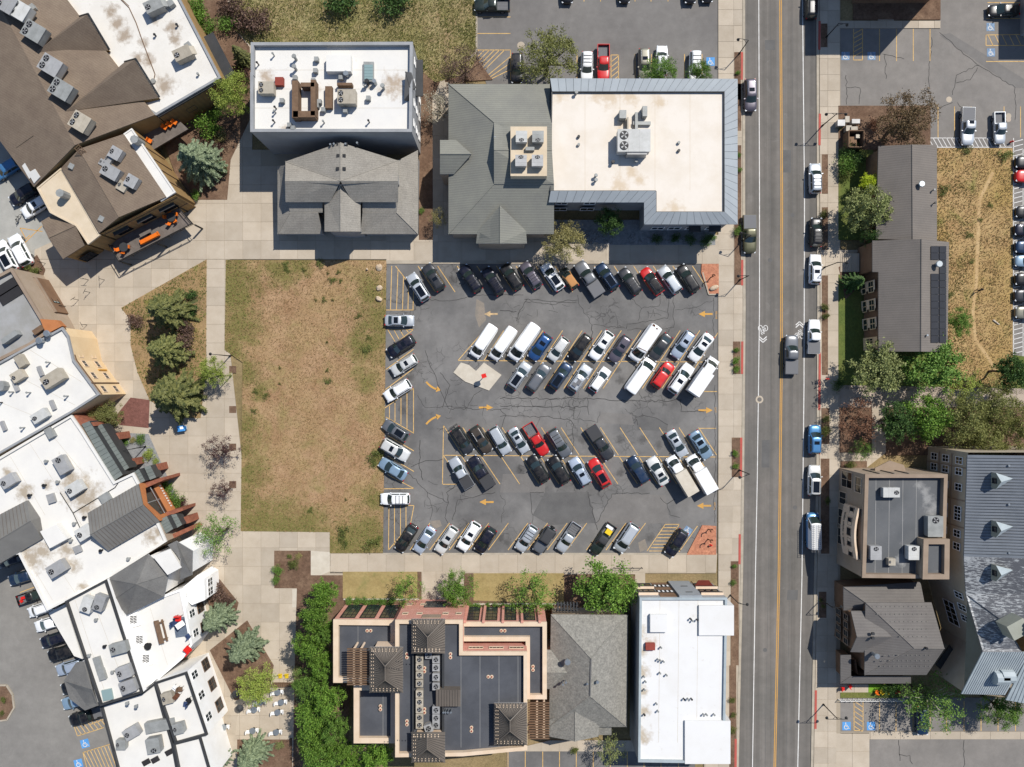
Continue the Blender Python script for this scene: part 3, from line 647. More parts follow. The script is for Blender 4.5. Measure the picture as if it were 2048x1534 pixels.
BEDS = [([(388, -60), (440, -60), (470, 60), (500, 95), (505, 230), (462, 320), (455, 400), (370, 400), (330, 290), (440, 180)], 'mulch'),
        ([(549, 1101), (622, 1101), (622, 1176), (549, 1176)], 'mulch'), ([(400, 1160), (440, 1158), (478, 1205), (470, 1235), (430, 1240)], 'mulch'),
        ([(420, 1300), (495, 1240), (548, 1330), (540, 1385), (470, 1400)], 'mulch'), ([(475, 1475), (585, 1475), (585, 1600), (475, 1600)], 'mulch'),
        ([(230, 835), (262, 795), (300, 800), (298, 856), (240, 850)], 'mulch_red'), ([(595, 1150), (690, 1150), (700, 1380), (690, 1600), (585, 1600), (590, 1330)], 'mulch'),
        ([(835, 90), (880, 165), (865, 200), (866, 480), (838, 480), (838, 300)], 'mulch'), ([(893, 95), (955, 120), (985, 160), (890, 165)], 'mulch'),
        ([(1676, 212), (1760, 212), (1760, 300), (1676, 300)], 'mulch'), ([(1745, 212), (1860, 212), (1860, 296), (1745, 296)], 'mulch'),
        ([(1678, 815), (1742, 815), (1742, 905), (1678, 905)], 'mulch'), ([(1771, 815), (2100, 815), (2100, 910), (1771, 910)], 'mulch'), ([(1681, 922), (1733, 922), (1733, 936), (1681, 936)], 'mulch'),
        ([(1706, -60), (1880, -60), (1880, 40), (1840, 40), (1706, 40)], 'mulch'), ([(1676, 535), (1745, 480), (1745, 545), (1690, 600)], 'mulch'),
        ([(40, 540), (75, 510), (92, 540), (85, 560)], 'mulch'), ([(-30, 1371), (14, 1371), (26, 1390), (28, 1415), (14, 1438), (-30, 1444)], 'mulch')]
BZ = [0.140]
def bed(poly, mat): BZ[0] += 0.0011; return field('planting_bed', poly, mat, BZ[0])
for p_, m_ in BEDS: bed(p_, m_)
bed([(262, 866), (298, 868), (385, 1065), (368, 1085), (240, 900)], 'gravel_grey')
bed([(1105, 440), (1430, 440), (1430, 490), (1220, 490), (1100, 470)], 'gravel_grey')
bed([(1403, 528), (1437, 528), (1437, 588), (1416, 588), (1402, 545)], 'gravel_red'); bed([(1404, 1050), (1432, 1052), (1432, 1109), (1373, 1109)], 'gravel_red')
bed([(835, 1143), (843, 1143), (843, 1200), (835, 1200)], 'mulch'); bed([(928, 1146), (947, 1146), (947, 1205), (928, 1205)], 'mulch')
bed([(688, 1196), (800, 1196), (800, 1212), (688, 1212)], 'mulch'); bed([(930, 1200), (1128, 1206), (1128, 1218), (930, 1218)], 'mulch')
bed([(1128, 1148), (1270, 1148), (1270, 1240), (1128, 1240)], 'mulch')

# ---- pavements laid with slabs
EX = [FIELD, ISLAND, MEADOW, LAWN1, LAWN2] + [b[0] for b in BEDS]
EXB = [[(510, 95), (830, 95), (830, 300), (825, 460), (560, 460), (510, 300)], [(905, 175), (1440, 175), (1430, 440), (905, 460)], [(0, 0), (420, 0), (425, 150), (330, 400), (100, 500), (0, 500)], [(690, 1225), (1090, 1225), (1090, 1500), (690, 1500)], [(0, 560), (110, 600), (240, 780), (330, 1060), (400, 1300), (420, 1534), (0, 1534)]]
PLN = [(70, 519), (70, 500), (330, 380), (400, 300), (440, 110), (440, -60), (545, -60), (505, 90), (505, 300), (773, 300), (773, 519)]
plaza_n = slabbed('plaza', PLN, 0.09, 'joint')
pave(plaza_n, PLN, 0.09, 'concrete', 36.5, 37.2, 413, 481.4, EX + EXB)
PLAZA = [(70, 560), (70, 519.3), (460, 519.3), (460, 700), (500, 1062), (662, 1064), (662, 1142), (690, 1143), (690, 1600), (380, 1600), (370, 1150), (300, 1050), (150, 800)]
plaza = slabbed('plaza', PLAZA, 0.09, 'joint')
pave(plaza, PLAZA, 0.09, 'concrete', 36.5, 37.2, 413, 500, EX + EXB)
nw = [(773, 470), (1437, 470), (1437, 528), (773, 528)]
north_walk = slabbed('pavement', nw, 0.09, 'joint'); pave(north_walk, nw, 0.09, 'concrete', 48, 44, 780, 484, EXB)
gw = [(840, 133), (898, 133), (898, 470), (840, 470)]
gap_walk = slabbed('pavement', gw, 0.085, 'joint'); pave(gap_walk, gw, 0.085, 'concrete', 34, 44, 853, 140, EX)
sw = [(660, 1106), (1434, 1106), (1432, 1146), (1290, 1146), (1290, 1220), (840, 1220), (840, 1146), (660, 1146)]
south_walk = slabbed('pavement', sw, 0.09, 'joint'); pave(south_walk, sw, 0.09, 'concrete', 37.5, 37, 660, 1107, EX + EXB)
sheet('pale_slab', [(622, 1101), (660, 1104), (660, 1142), (622, 1160)], 0.125, 'concrete_white', plaza)
sheet('pale_slab', [(585, 1178), (622, 1178), (622, 1214), (585, 1214)], 0.125, 'concrete_white', plaza)
PLL = [(1436, -150), (1484, -150), (1484, 390), (1485, 620), (1482, 960), (1480, 1144), (1471, 1534), (1467, 1680), (1395, 1680), (1440, 1144), (1436, 800)]
left_walk = slabbed('pavement', PLL, 0.10, 'joint')
STRIPS = [(1468, 1481, 105, 200), (1474, 1482, 168, 262), (1474, 1482, 291, 448), (1468, 1482, 449, 570), (1465.5, 1480.5, 683, 748), (1463, 1480, 875, 954), (1461, 1477, 1122, 1330), (1458, 1472, 1330, 1560)]
pave(left_walk, [(1436, -150), (1467, -150), (1467, 960), (1462, 1144), (1457, 1534), (1455, 1680), (1400, 1680), (1436, 1144)], 0.10, 'concrete', 31.0, 32, 1436, -12)
pave(left_walk, [(1467, -150), (1484, -150), (1484, 390), (1485, 620), (1482, 960), (1480, 1144), (1471, 1534), (1467, 1680), (1455, 1680), (1457, 1534), (1462, 1144), (1467, 960)], 0.10, 'concrete', 60, 32, 1462, -12)
RW = [(1638, -150), (1680, -150), (1680, 1462), (1670, 1680), (1623, 1680), (1627, 1534), (1634, 1144), (1638, 960), (1640, 620)]
right_walk = slabbed('pavement', RW, 0.10, 'joint')
pave(right_walk, [(1655, -150), (1679, -150), (1679, 1000), (1672, 1300), (1672, 1680), (1655, 1680)], 0.10, 'concrete', 24, 32, 1655, -10)
pave(right_walk, [(1638, -150), (1655, -150), (1655, 1680), (1623, 1680), (1627, 1534), (1634, 1144), (1638, 960), (1640, 620)], 0.10, 'concrete', 34, 32, 1621, -10)
for x0, x1, y0, y1 in STRIPS: field('planting_strip', [(x0, y0), (x1, y0), (x1, y1), (x0, y1)], 'mulch', 0.15)
RSTR = [(1641, 1654, 48, 95), (1643, 1655, 309, 388), (1643, 1655, 415, 500), (1643, 1655, 551, 750), (1642, 1658, 816, 888), (1641, 1658, 917, 1107), (1637, 1652, 1183, 1235)]
for x0, x1, y0, y1 in RSTR: field('planting_strip', [(x0, y0), (x1, y0), (x1, y1), (x0, y1)], 'mulch', 0.15)
def kerb(pts, mat, w=0.42, z=0.0, hgt=0.12, name='kerb', parent=None):
    mb = MB()
    for a, b in zip(pts, pts[1:]):
        p, q = at(*a), at(*b); p.z = q.z = z; mb.bar(p, q, w, hgt)
    o = mb.build(name, mat, parent)
    if parent is None: o['kind'] = 'structure'
    return o
kerb([(x - 2.8, y) for x, y in LC], 'curb'); kerb([(x + 2.6, y) for x, y in RC], 'curb')
for x, y0, y1 in ((1483.5, 105, 160), (1484, 520, 571), (1484, 683, 748), (1482, 875, 955), (1479, 1068, 1128), (1471, 1477, 1560)):
    kerb([(x, y0), (x - (y1 - y0) * 0.008, y1)], 'red_paint', 0.36, 0.0, 0.155, 'painted_kerb')
for x, y0, y1 in ((1638.5, 43, 100), (1639, 228, 291), (1639, 705, 820), (1631, 1380, 1457)):
    kerb([(x, y0), (x - (y1 - y0) * 0.01, y1)], 'red_paint', 0.36, 0.0, 0.155, 'painted_kerb')
kerb([(772, 524), (1403, 524)], 'curb', 0.5, 0, 0.13); kerb([(766, 1107.5), (1374, 1107.5)], 'curb', 0.3, 0, 0.13)
kerb([(1405, 545), (1417, 589), (1436, 589)], 'curb', 0.2, 0, 0.17); kerb([(953, -60), (953, 105), (935, 120)], 'curb', 0.3, 0, 0.17)
kerb([(688, 1197.5), (838, 1197.5)], 'concrete_white', 0.2, 0, 0.4); kerb([(947, 1207), (1128, 1207)], 'concrete_white', 0.2, 0, 0.4)
kerb([(-30, 1370), (14, 1370), (26, 1389), (29, 1415), (15, 1439), (-30, 1445)], 'curb', 0.25, 0, 0.18)
# crossings, ramps and driveway slabs
def slabrow(poly, mat='concrete', cw=34, ch=34, ox=0, oy=0, z=0.09):
    o = slabbed('pavement', poly, z, 'joint'); pave(o, poly, z, mat, cw, ch, ox, oy); return o
slabrow([(1676, 770), (2150, 779), (2150, 812), (1676, 817)], 'concrete_pink', 44, 60, 1680, 765, 0.11)
slabrow([(1743, 815), (1771, 815), (1771, 905), (1733, 935), (1680, 922), (1680, 905), (1743, 903)], 'concrete', 30, 34, 1743, 815)
slabrow([(1664, 1465), (1738, 1465), (1738, 1700), (1640, 1700)], 'concrete', 36, 36, 1668, 1466)
slabrow([(1680, 1463), (2150, 1463), (2150, 1478), (1680, 1478)], 'concrete', 60, 16, 1680, 1463, 0.06)
slabrow([(1676, 395), (1720, 395), (1720, 415), (1676, 415)], 'concrete', 30, 22, 1676, 394); slabrow([(1650, 500), (1720, 500), (1720, 549), (1650, 549)], 'concrete', 36, 25, 1650, 500, 0.125)
slabrow([(1676, 42), (1880, 42), (1880, 57), (1676, 57)], 'concrete', 32, 16, 1676, 42); slabrow([(1755, 0), (1787, 0), (1787, 42), (1755, 42)], 'concrete', 33, 44, 1755, 0, 0.12)
slabrow([(1100, 1480), (1290, 1480), (1290, 1502), (1010, 1502)], 'concrete', 36, 24, 1010, 1480)
slabrow([(843, 1143), (928, 1143), (928, 1210), (843, 1210)], 'concrete', 28, 34, 844, 1143, 0.135)
slabrow([(1128, 1143), (1152, 1143), (1152, 1220), (1128, 1220)], 'concrete', 26, 34, 1127, 1143, 0.137)
slabrow([(480, 1390), (580, 1390), (580, 1478), (470, 1478)], 'concrete', 40, 40, 480, 1390, 0.12)
ISL = [(922, 725), (938, 730), (952, 742), (968, 725), (1003, 750), (978, 781), (930, 763), (907, 745)]
o = slabbed('concrete_island', ISL, 0.13, 'concrete_white')
for x, y in ((466, 739), (466, 819), (466, 894), (466, 969)): sheet('tree_pit', [(x - 7, y - 7), (x + 7, y - 7), (x + 7, y + 7), (x - 7, y + 7)], 0.126, 'mulch', plaza)
# ------------------------------------------------------------------ buildings
def offset_poly(pts, d):
    """pts ccw xy; moves every edge inwards by d"""
    n = len(pts); out = []
    for i in range(n):
        a, b, c = Vector(pts[i - 1][:2]), Vector(pts[i][:2]), Vector(pts[(i + 1) % n][:2])
        d1 = (b - a).normalized(); d2 = (c - b).normalized()
        n1 = Vector((-d1.y, d1.x)); n2 = Vector((-d2.y, d2.x)); m = n1 + n2
        m = m / max(0.25, m.length_squared) * 2
        out.append(b + m * d)
    return out
def ccw(pts):
    a = sum(pts[i][0] * pts[(i + 1) % len(pts)][1] - pts[(i + 1) % len(pts)][0] * pts[i][1] for i in range(len(pts)))
    return list(pts) if a > 0 else list(reversed(pts))
def building(name, label, px, py, cat='building'):
    p = at(px, py); return thing(name, label, cat, (p.x, p.y, 0))
def flat(root, poly, h, roofmat, wallmat, par=(0.5, 0.35, 'parapet_grey'), z0=0.0, wallname='wall', drop=None):
    pts = ccw([tuple(at(p[0], p[1], h)[:2]) for p in poly]); n = len(pts); ph, pw, pm = par
    mb = MB()
    for i in range(n):
        a, b = pts[i], pts[(i + 1) % n]; mb.poly([(a[0], a[1], z0), (b[0], b[1], z0), (b[0], b[1], h - 0.06), (a[0], a[1], h - 0.06)])
    mb.build(wallname, wallmat, root)
    inn = offset_poly(pts, pw); mb = MB(); mb.poly([(p[0], p[1], h - ph) for p in inn]); roof = mb.build('roof', roofmat, root)
    out = offset_poly(pts, -0.05); mb = MB()
    for i in range(n):
        j = (i + 1) % n
        mb.poly([(*out[i], h), (*out[j], h), (*inn[j], h), (*inn[i], h)])
        mb.poly([(*out[i], h - 0.35), (*out[j], h - 0.35), (*out[j], h), (*out[i], h)])
        mb.poly([(*inn[j], h - ph), (*inn[i], h - ph), (*inn[i], h), (*inn[j], h)])
    mb.build('parapet', pm, root)
    return roof
def pitched(root, faces, roofmat, wallmat=None, inset=0.4, thick=0.2, z0=0.0, trim=None, name='roof'):
    V = {}; cnt = {}
    for f in faces:
        for q in f: V.setdefault(q, at(*q))
    fs = []
    for f in faces:
        a = sum(V[f[i]].x * V[f[(i + 1) % len(f)]].y - V[f[(i + 1) % len(f)]].x * V[f[i]].y for i in range(len(f)))
        fs.append(list(f) if a > 0 else list(reversed(f)))
    for f in fs:
        for i in range(len(f)):
            e = (f[i], f[(i + 1) % len(f)]); k = tuple(sorted(e)); cnt.setdefault(k, []).append(e)
    c = Vector((0, 0, 0))
    for v in V.values(): c += v
    c /= len(V)
    def ins(v):
        d = Vector((c.x - v.x, c.y - v.y, 0))
        return v + (d.normalized() * min(inset * 1.25, d.length * 0.5) if d.length > 1e-3 else d)
    mb = MB(); wb = MB(); up = Vector((0, 0, thick))
    for f in fs:
        mb.poly([V[q] for q in f]); mb.poly([V[q] - up for q in reversed(f)])
    for k, es in cnt.items():
        if len(es) > 1: continue
        a, b = V[es[0][0]], V[es[0][1]]
        mb.poly([a - up, b - up, b, a], 1)
        if wallmat:
            p, q = ins(a), ins(b); wb.poly([(p.x, p.y, z0), (q.x, q.y, z0), (q.x, q.y, q.z - thick * .6), (p.x, p.y, p.z - thick * .6)])
    r = mb.build(name, [roofmat, trim or roofmat], root)
    rc = MB()
    for k, es in cnt.items():
        if len(es) == 2 and not roofmat.startswith('metal_pe'):
            a, b = V[k[0]], V[k[1]]
            if (a - b).length > 1.0: rc.tube(a + Vector((0, 0, .0)), b + Vector((0, 0, .0)), .09, .09, 5)
    if rc.f: rc.build('ridge_cap', roofmat, r)['kind'] = 'stuff'
    if wallmat and wb.f: wb.build('wall', wallmat, root)
    return r
def seams(parent, face, n, along=(0, 1), w=0.05, hgt=0.05, mat=None, name='standing_seam'):
    """ribs on a four-cornered sloped face, running between edge 0-1 and edge 3-2"""
    P = [at(*q) for q in face]; mb = MB()
    nrm = (P[1] - P[0]).cross(P[2] - P[0]).normalized()
    if nrm.z < 0: nrm = -nrm
    for k in range(1, n):
        t = k / n; a = P[0].lerp(P[1], t); b = P[3].lerp(P[2], t)
        d = (b - a)
        if d.length < 0.2: continue
        d.normalize(); s = nrm.cross(d) * w / 2; u = nrm * hgt
        mb.poly([a - s + u, b - s + u, b + s + u, a + s + u]); mb.poly([a - s, b - s, b - s + u, a - s + u]); mb.poly([b + s, a + s, a + s + u, b + s + u])
    o = mb.build(name, mat or 'metal_dark', parent); o['kind'] = 'stuff'; return o
class Facade:
    def __init__(s, root, a, b, h):
        s.root = root; s.a = at(a[0], a[1], h); s.b = at(b[0], b[1], h); s.a.z = s.b.z = 0
        s.t = (s.b - s.a).normalized(); s.len = (s.b - s.a).length; s.n = Vector((-s.t.y, s.t.x, 0))
        if s.n.dot(-(s.a + s.b) / 2) < 0: s.n = -s.n
    def vb(s, mb, u0, u1, z0, z1, d0, d1, m=0):
        P = lambda u, z, d: s.a + s.t * u + s.n * d + Vector((0, 0, z))
        c = [P(u0, z0, d0), P(u1, z0, d0), P(u1, z1, d0), P(u0, z1, d0), P(u0, z0, d1), P(u1, z0, d1), P(u1, z1, d1), P(u0, z1, d1)]
        for f in ((4, 5, 6, 7), (0, 1, 5, 4), (3, 7, 6, 2), (0, 4, 7, 3), (1, 2, 6, 5)): mb.poly([c[i] for i in f], m)
    def win(s, u, z, w, h, frame='wall_white', glass='glass', mull=(1, 1), fw=0.09, d=0.03, name='window'):
        """u: 0..1 along the wall, z: centre height"""
        x = u * s.len; mb = MB(); B = lambda *a: s.vb(mb, *a)
        B(x - w / 2, x + w / 2, z - h / 2, z - h / 2 + fw, d, d + .09); B(x - w / 2, x + w / 2, z + h / 2 - fw, z + h / 2, d, d + .09)
        B(x - w / 2, x - w / 2 + fw, z - h / 2 + fw, z + h / 2 - fw, d, d + .085); B(x + w / 2 - fw, x + w / 2, z - h / 2 + fw, z + h / 2 - fw, d, d + .085)
        for k in range(1, mull[0]): xx = x - w / 2 + w * k / mull[0]; B(xx - .03, xx + .03, z - h / 2 + fw, z + h / 2 - fw, d, d + .07)
        for k in range(1, mull[1]): zz = z - h / 2 + h * k / mull[1]; B(x - w / 2 + fw, x + w / 2 - fw, zz - .03, zz + .03, d, d + .065)
        o = mb.build(name, frame, s.root)
        mb = MB(); s.vb(mb, x - w / 2 + fw * .8, x + w / 2 - fw * .8, z - h / 2 + fw * .8, z + h / 2 - fw * .8, 0.0, d + .03)
        mb.build('pane', glass, o); return o
    def panel(s, u0, u1, z0, z1, mat, d=0.04, name='panel'):
        mb = MB(); s.vb(mb, u0 * s.len, u1 * s.len, z0, z1, 0.0, d); return mb.build(name, mat, s.root)
def pipe(root, px, py, h, ht=0.6, r=0.09, mat='plastic_black', cap=True):
    if mat == 'plastic_black' and int(px * 7 + py) % 3: mat = 'duct'
    p = at(px, py, h); mb = MB(); mb.tube(p, p + Vector((0, 0, ht)), r, r, 8)
    if cap: mb.tube(p + Vector((0, 0, ht)), p + Vector((0, 0, ht + .12)), r * 1.8, r * 1.5, 8)
    return mb.build('vent_pipe', mat, root)
def rbox(root, name, px, py, h, d, rz, mat, mt=None):
    p = at(px, py, h + d[2]); mb = MB(); mb.box((p.x, p.y, h), d, rz, 0, 1 if mt else None)
    return mb.build(name, [mat, mt] if mt else mat, root)
def roofseam(root, a, b, h, w=0.06, mat='grey_roof'):
    mb = MB(); p, q = at(*a, h), at(*b, h); d = (q - p).normalized(); nn = Vector((-d.y, d.x, 0)) * w / 2; mb.poly([p - nn, q - nn, q + nn, p + nn]); return mb.build('roof_seam', mat, root)
ORDN = ['first', 'second', 'third', 'fourth', 'fifth', 'sixth', 'seventh', 'eighth', 'ninth', 'tenth', 'eleventh', 'twelfth', 'thirteenth', 'fourteenth', 'fifteenth', 'sixteenth']
HV = {}
def hvac_meshes(kind):
    """air conditioner, unit metres: casing, curb, fans, hatch lines"""
    if kind in HV: return HV[kind]
    nf, hood = kind; L_, W_, Z_ = (2.2, 1.5, 1.25)
    if nf == 0: L_ = W_ = 1.0; Z_ = 1.0
    parts = []
    mb = MB(); mb.box((0, 0, 0), (L_ * .92, W_ * .92, .25)); parts.append(('curb', mb.mesh('curb', 'hvac_tan'), None))
    mb = MB(); mb.box((0, 0, .25), (L_, W_, Z_ - .25)); mb.box((0, 0, Z_), (L_ + .06, W_ + .06, .05))
    for k in (-.17, .17): mb.box((L_ * k, -W_ / 2 - .01, .35), (.03, .03, Z_ - .45)); mb.box((L_ * k, 0, Z_ + .05), (.03, W_, .015))
    parts.append(('casing', mb.mesh('casing', 'hvac_grey'), 'c'))
    fx = [(-L_ / 2 + .42, s * .36 if nf == 2 else 0) for s in ((1, -1) if nf == 2 else (0,))] if nf else [(0, 0)]
    for (x, y) in fx:
        r = .3 if nf == 2 else .34; mb = MB(); n = 14
        mb.tube((x, y, Z_ + .05), (x, y, Z_ + .11), r, r, n, 0)
        for k in range(4):
            t = k * PI / 2 + .4; a = Vector((x, y, Z_ + .12)); b = a + Vector((math.cos(t), math.sin(t), 0)) * r * .85; c_ = a + Vector((math.cos(t + .5), math.sin(t + .5), 0)) * r * .85
            mb.poly([a, b, c_], 1)
        parts.append(('fan', mb.mesh('fan', ['fan_black', 'hvac_grey']), None))
    if hood:
        mb = MB(); x = L_ / 2; mb.poly([(x, -W_ * .4, Z_ - .1), (x, W_ * .4, Z_ - .1), (x + .5, W_ * .4, Z_ - .6), (x + .5, -W_ * .4, Z_ - .6)][::-1])
        mb.poly([(x, -W_ * .4, Z_ - .1), (x + .5, -W_ * .4, Z_ - .6), (x, -W_ * .4, Z_ - .6)][::-1]); mb.poly([(x, W_ * .4, Z_ - .1), (x + .5, W_ * .4, Z_ - .6), (x, W_ * .4, Z_ - .6)])
        parts.append(('intake_hood', mb.mesh('intake_hood', 'hvac_grey'), 'c'))
    HV[kind] = parts; return parts
def hvac(px, py, h, L_, W_, Z_, deg, label, nf=1, hood=False, mat='hvac_grey', group=None):
    if mat == 'hvac_grey': mat = ('hvac_grey', 'hvac_grey', 'hvac_tan', 'duct', 'hvac_pale')[int(px * 3 + py * 5) % 5]
    p = at(px, py, h + Z_); t = thing('air_conditioner', label, 'air conditioner', (p.x, p.y, h), math.radians(deg), group)
    base = (1.0, 1.0, 1.0) if nf == 0 else (2.2, 1.5, 1.25); t.scale = (L_ / base[0], W_ / base[1], Z_ / base[2])
    for nm, me, role in hvac_meshes((nf, hood)):
        o = bpy.data.objects.new(nm, me); link(o, t)
        if role == 'c' and mat != 'hvac_grey': o.material_slots[0].link = 'OBJECT'; o.material_slots[0].material = MT[mat]
    return t
def hvac_row(lst, h, where, **kw):
    for i, a in enumerate(lst):
        hvac(a[0], a[1], h if len(a) < 7 else a[6], a[2], a[3], a[4], a[5], 'grey air conditioner, %s %s' % (ORDN[i], where), group=kw.get('group'), nf=kw.get('nf', 1), hood=kw.get('hood', False), mat=kw.get('mat', 'hvac_grey'))

# ---------- A: white flat-roofed building with shingled front house
A = building('flat_roof_building', 'white flat roofed building with grey parapet beside the grassy meadow', 665, 190)
flat(A, [(502, 85), (825, 84), (823, 263), (501, 263), (501, 145), (502, 145)], 10.6, 'white_roof_a', 'wall_grey', (0.75, 0.4, 'parapet_grey'))
fA = Facade(A, (825, 84), (823, 263), 10.6)
for u in (.15, .4, .62, .85):
    for z in (2.2, 5.2, 8.2): fA.win(u, z, 1.1, 1.5, 'wall_white', 'glass', (1, 2))
mb = MB(); 
for (x, y, r0) in ((838, 160, 1.0),): p = at(835, 155, 7.0); mb.box((p.x, p.y, 6.6), (1.6, 5.5, .3), 0)
mb.build('entry_roof', 'metal_dark', A)
pitched(A, [((811, 143, 11.2), (823, 145, 10.8), (832, 175, 10.2), (822, 182, 10.4)), ((811, 143, 11.2), (822, 182, 10.4), (818, 202, 9.9), (808, 200, 10.6))], 'metal_dark', None, name='dormer_roof')
# the opening in the roof: brown shaft walls
for c_, d_ in (((590, 198), (0.9, 5.4, 1.7)), ((626, 195), (.7, 5.2, 1.7)), ((608, 228), (3.2, .9, 1.7)), ((615, 169), (2.0, .6, 1.7))): rbox(A, 'shaft_wall', c_[0], c_[1], 9.85, d_, 0, 'wood_brown')
rbox(A, 'roof_box', 677, 126, 9.85, (3.6, 2.4, 1.2), 0, 'white_roof')
sk = rbox(A, 'skylight', 737, 143, 9.85, (1.5, 2.9, .5), 0, 'duct')
for k in range(5): rbox(sk, 'pane', 737, 132 + 6 * k, 10.36, (1.25, .42, .1), 0, 'glass_teal')
rbox(A, 'timber_screen', 657, 194, 9.85, (1.0, 3.2, .8), 0, 'wood_brown'); rbox(A, 'timber_screen', 689, 168, 9.85, (2.2, .4, 1.0), 0, 'wood_brown'); rbox(A, 'red_hatch', 558, 162, 9.85, (1.2, 1.2, .7), 0, 'copper_red')
for x, y in ((593, 120), (593, 140), (737, 150 + 19), (768, 178)): pipe(A, x, y, 9.85, 1.3, .2, 'plastic_black')
pipe(A, 751, 168, 9.85, 1.2, .3, 'steel', False); pipe(A, 695, 153, 9.85, 1.1, .25, 'steel')
for x, y in ((632, 117), (630, 140), (589, 154), (681, 154), (626, 160), (690, 220), (638, 202), (633, 210), (646, 218), (630, 220), (578, 249), (585, 255), (736, 195), (563, 200)): rbox(A, 'vent_box', x, y, 9.85, (.6, .6, .8), 0, 'duct')
for x, y in ((549, 112), (553, 218), (552, 226), (550, 245), (739, 245), (730, 175), (649, 246), (518, 130)): pipe(A, x, y, 9.85, .9, .1)
hvac(532, 175, 9.85, 2.2, 1.7, 1.4, 0, 'tan air conditioner near the left edge of the white roof by the meadow', 2, False, 'hvac_tan')
hvac(693, 193, 9.85, 2.6, 2.0, 1.6, 0, 'tan twin fan air conditioner in the middle of the white roof by the meadow', 2, False, 'hvac_tan')
pitched(A, [((681, 285, 9), (681, 362, 8.8), (571, 323, 6.6)), ((681, 285, 9), (796, 321, 6.6), (681, 362, 8.8)), ((571, 323, 6.6), (681, 362, 8.8), (570, 362, 8.4)), ((796, 321, 6.6), (796, 362, 8.4), (681, 362, 8.8))], 'shingle_grey', 'wall_grey', 0.2)
pitched(A, [((570, 362, 8.4), (681, 362, 8.8), (660, 404, 6.6), (571, 404, 6.5)), ((681, 362, 8.8), (796, 362, 8.4), (796, 404, 6.5), (705, 404, 6.6))], 'shingle_grey', 'wall_grey', 0.35)
pitched(A, [((649, 463, 6.0), (649, 395, 6.0), (681, 350, 8.0), (681, 463, 7.4)), ((681, 463, 7.4), (681, 350, 8.0), (721, 395, 6.0), (721, 463, 6.0))], 'shingle_grey', 'wall_grey', 0.4)
pitched(A, [((555, 333, 4.2), (555, 468, 3.4), (580, 425, 5.0), (572, 330, 6.0)), ((555, 468, 3.4), (645, 468, 3.4), (636, 425, 5.2), (580, 425, 5.0))], 'shingle_grey', 'wall_grey', 0.5)
pitched(A, [((721, 468, 3.4), (836, 468, 3.4), (793, 425, 5.0), (725, 425, 5.2)), ((836, 468, 3.4), (836, 300, 4.2), (796, 321, 6.0), (793, 425, 5.0))], 'shingle_grey', 'wall_grey', 0.5)
pitched(A, [((580, 425, 5.0), (645, 425, 5.1), (645, 404, 5.9), (575, 404, 5.8))], 'shingle_grey'); pitched(A, [((725, 425, 5.1), (793, 425, 5.0), (795, 404, 5.8), (725, 404, 5.9))], 'shingle_grey')
for x, y in ((676, 311), (688, 311), (675, 337), (688, 337), (676, 288), (692, 288)): rbox(A, 'roof_vent', x, y, 8.4, (.45, .45, .5), 0, 'plastic_black')
for x, y in ((664, 293), (671, 292), (694, 292), (717, 290)): pipe(A, x, y, 8.0, 1.0, .1, 'steel')
# ---------- B: grey-green shingled house
B = building('shingled_house', 'grey green shingled house with hipped roof and west dormer', 1000, 320)
pitched(B, [((897, 168, 6.0), (897, 468, 6.0), (988, 368, 8.8), (988, 245, 8.8)), ((897, 168, 6.0), (988, 245, 8.8), (1102, 245, 8.8), (1102, 168, 6.2)), ((897, 468, 6.0), (1108, 468, 6.0), (1108, 368, 8.8), (988, 368, 8.8))], 'shingle_green', 'wall_stucco', 0.5, trim='parapet_grey')
pitched(B, [((988, 245, 8.9), (988, 300, 10.5), (1104, 300, 9.0), (1104, 245, 8.9)), ((988, 300, 10.5), (988, 368, 8.9), (1108, 368, 8.9), (1104, 300, 9.0))], 'shingle_green', 'wall_stucco', 0.05, z0=6)
pitched(B, [((880, 280, 6.8), (880, 308, 8.2), (943, 308, 8.2), (912, 280, 6.8)), ((880, 308, 8.2), (880, 348, 6.6), (908, 348, 6.6), (943, 308, 8.2))], 'shingle_green', 'wall_stucco', 0.1, trim='parapet_grey')
fB = Facade(B, (880, 285), (880, 345), 6.2)
pitched(B, [((952, 487, 5.4), (1000, 487, 7.8), (1000, 411, 8.3), (955, 462, 6.2)), ((1000, 487, 7.8), (1054, 487, 5.4), (1052, 462, 6.2), (1000, 411, 8.3))], 'shingle_green', 'wall_stucco', 0.3, trim='parapet_grey')
pl = [(1021, 253), (1094, 253), (1094, 352), (1021, 352)]
mb = MB(); mb.prism([tuple(at(p[0], p[1], 10.7)[:2]) for p in pl], 7.0, 10.7); mb.build('equipment_deck', 'tan_roof', B)
for i, (x, y, n_) in enumerate(((1043, 273, 'top left'), (1076, 273, 'top right'), (1042, 321, 'bottom left'), (1075, 321, 'bottom right'))):
    hvac(x, y, 10.72, 1.6, 1.6, 1.2, 90 if i < 2 else -90, 'grey air conditioner at the %s of the tan equipment deck' % n_, 1, group='four units on the tan deck')
rbox(B, 'vent_box', 1060, 297, 10.72, (1.3, .5, .5), 0, 'duct')
for x, y in ((1000, 323), (1006, 326), (1003, 330), (990, 279)): pipe(B, x, y, 8.6, 1.0, .1, 'steel')
Facade(B, (1054, 487), (1108, 468), 4.8); 
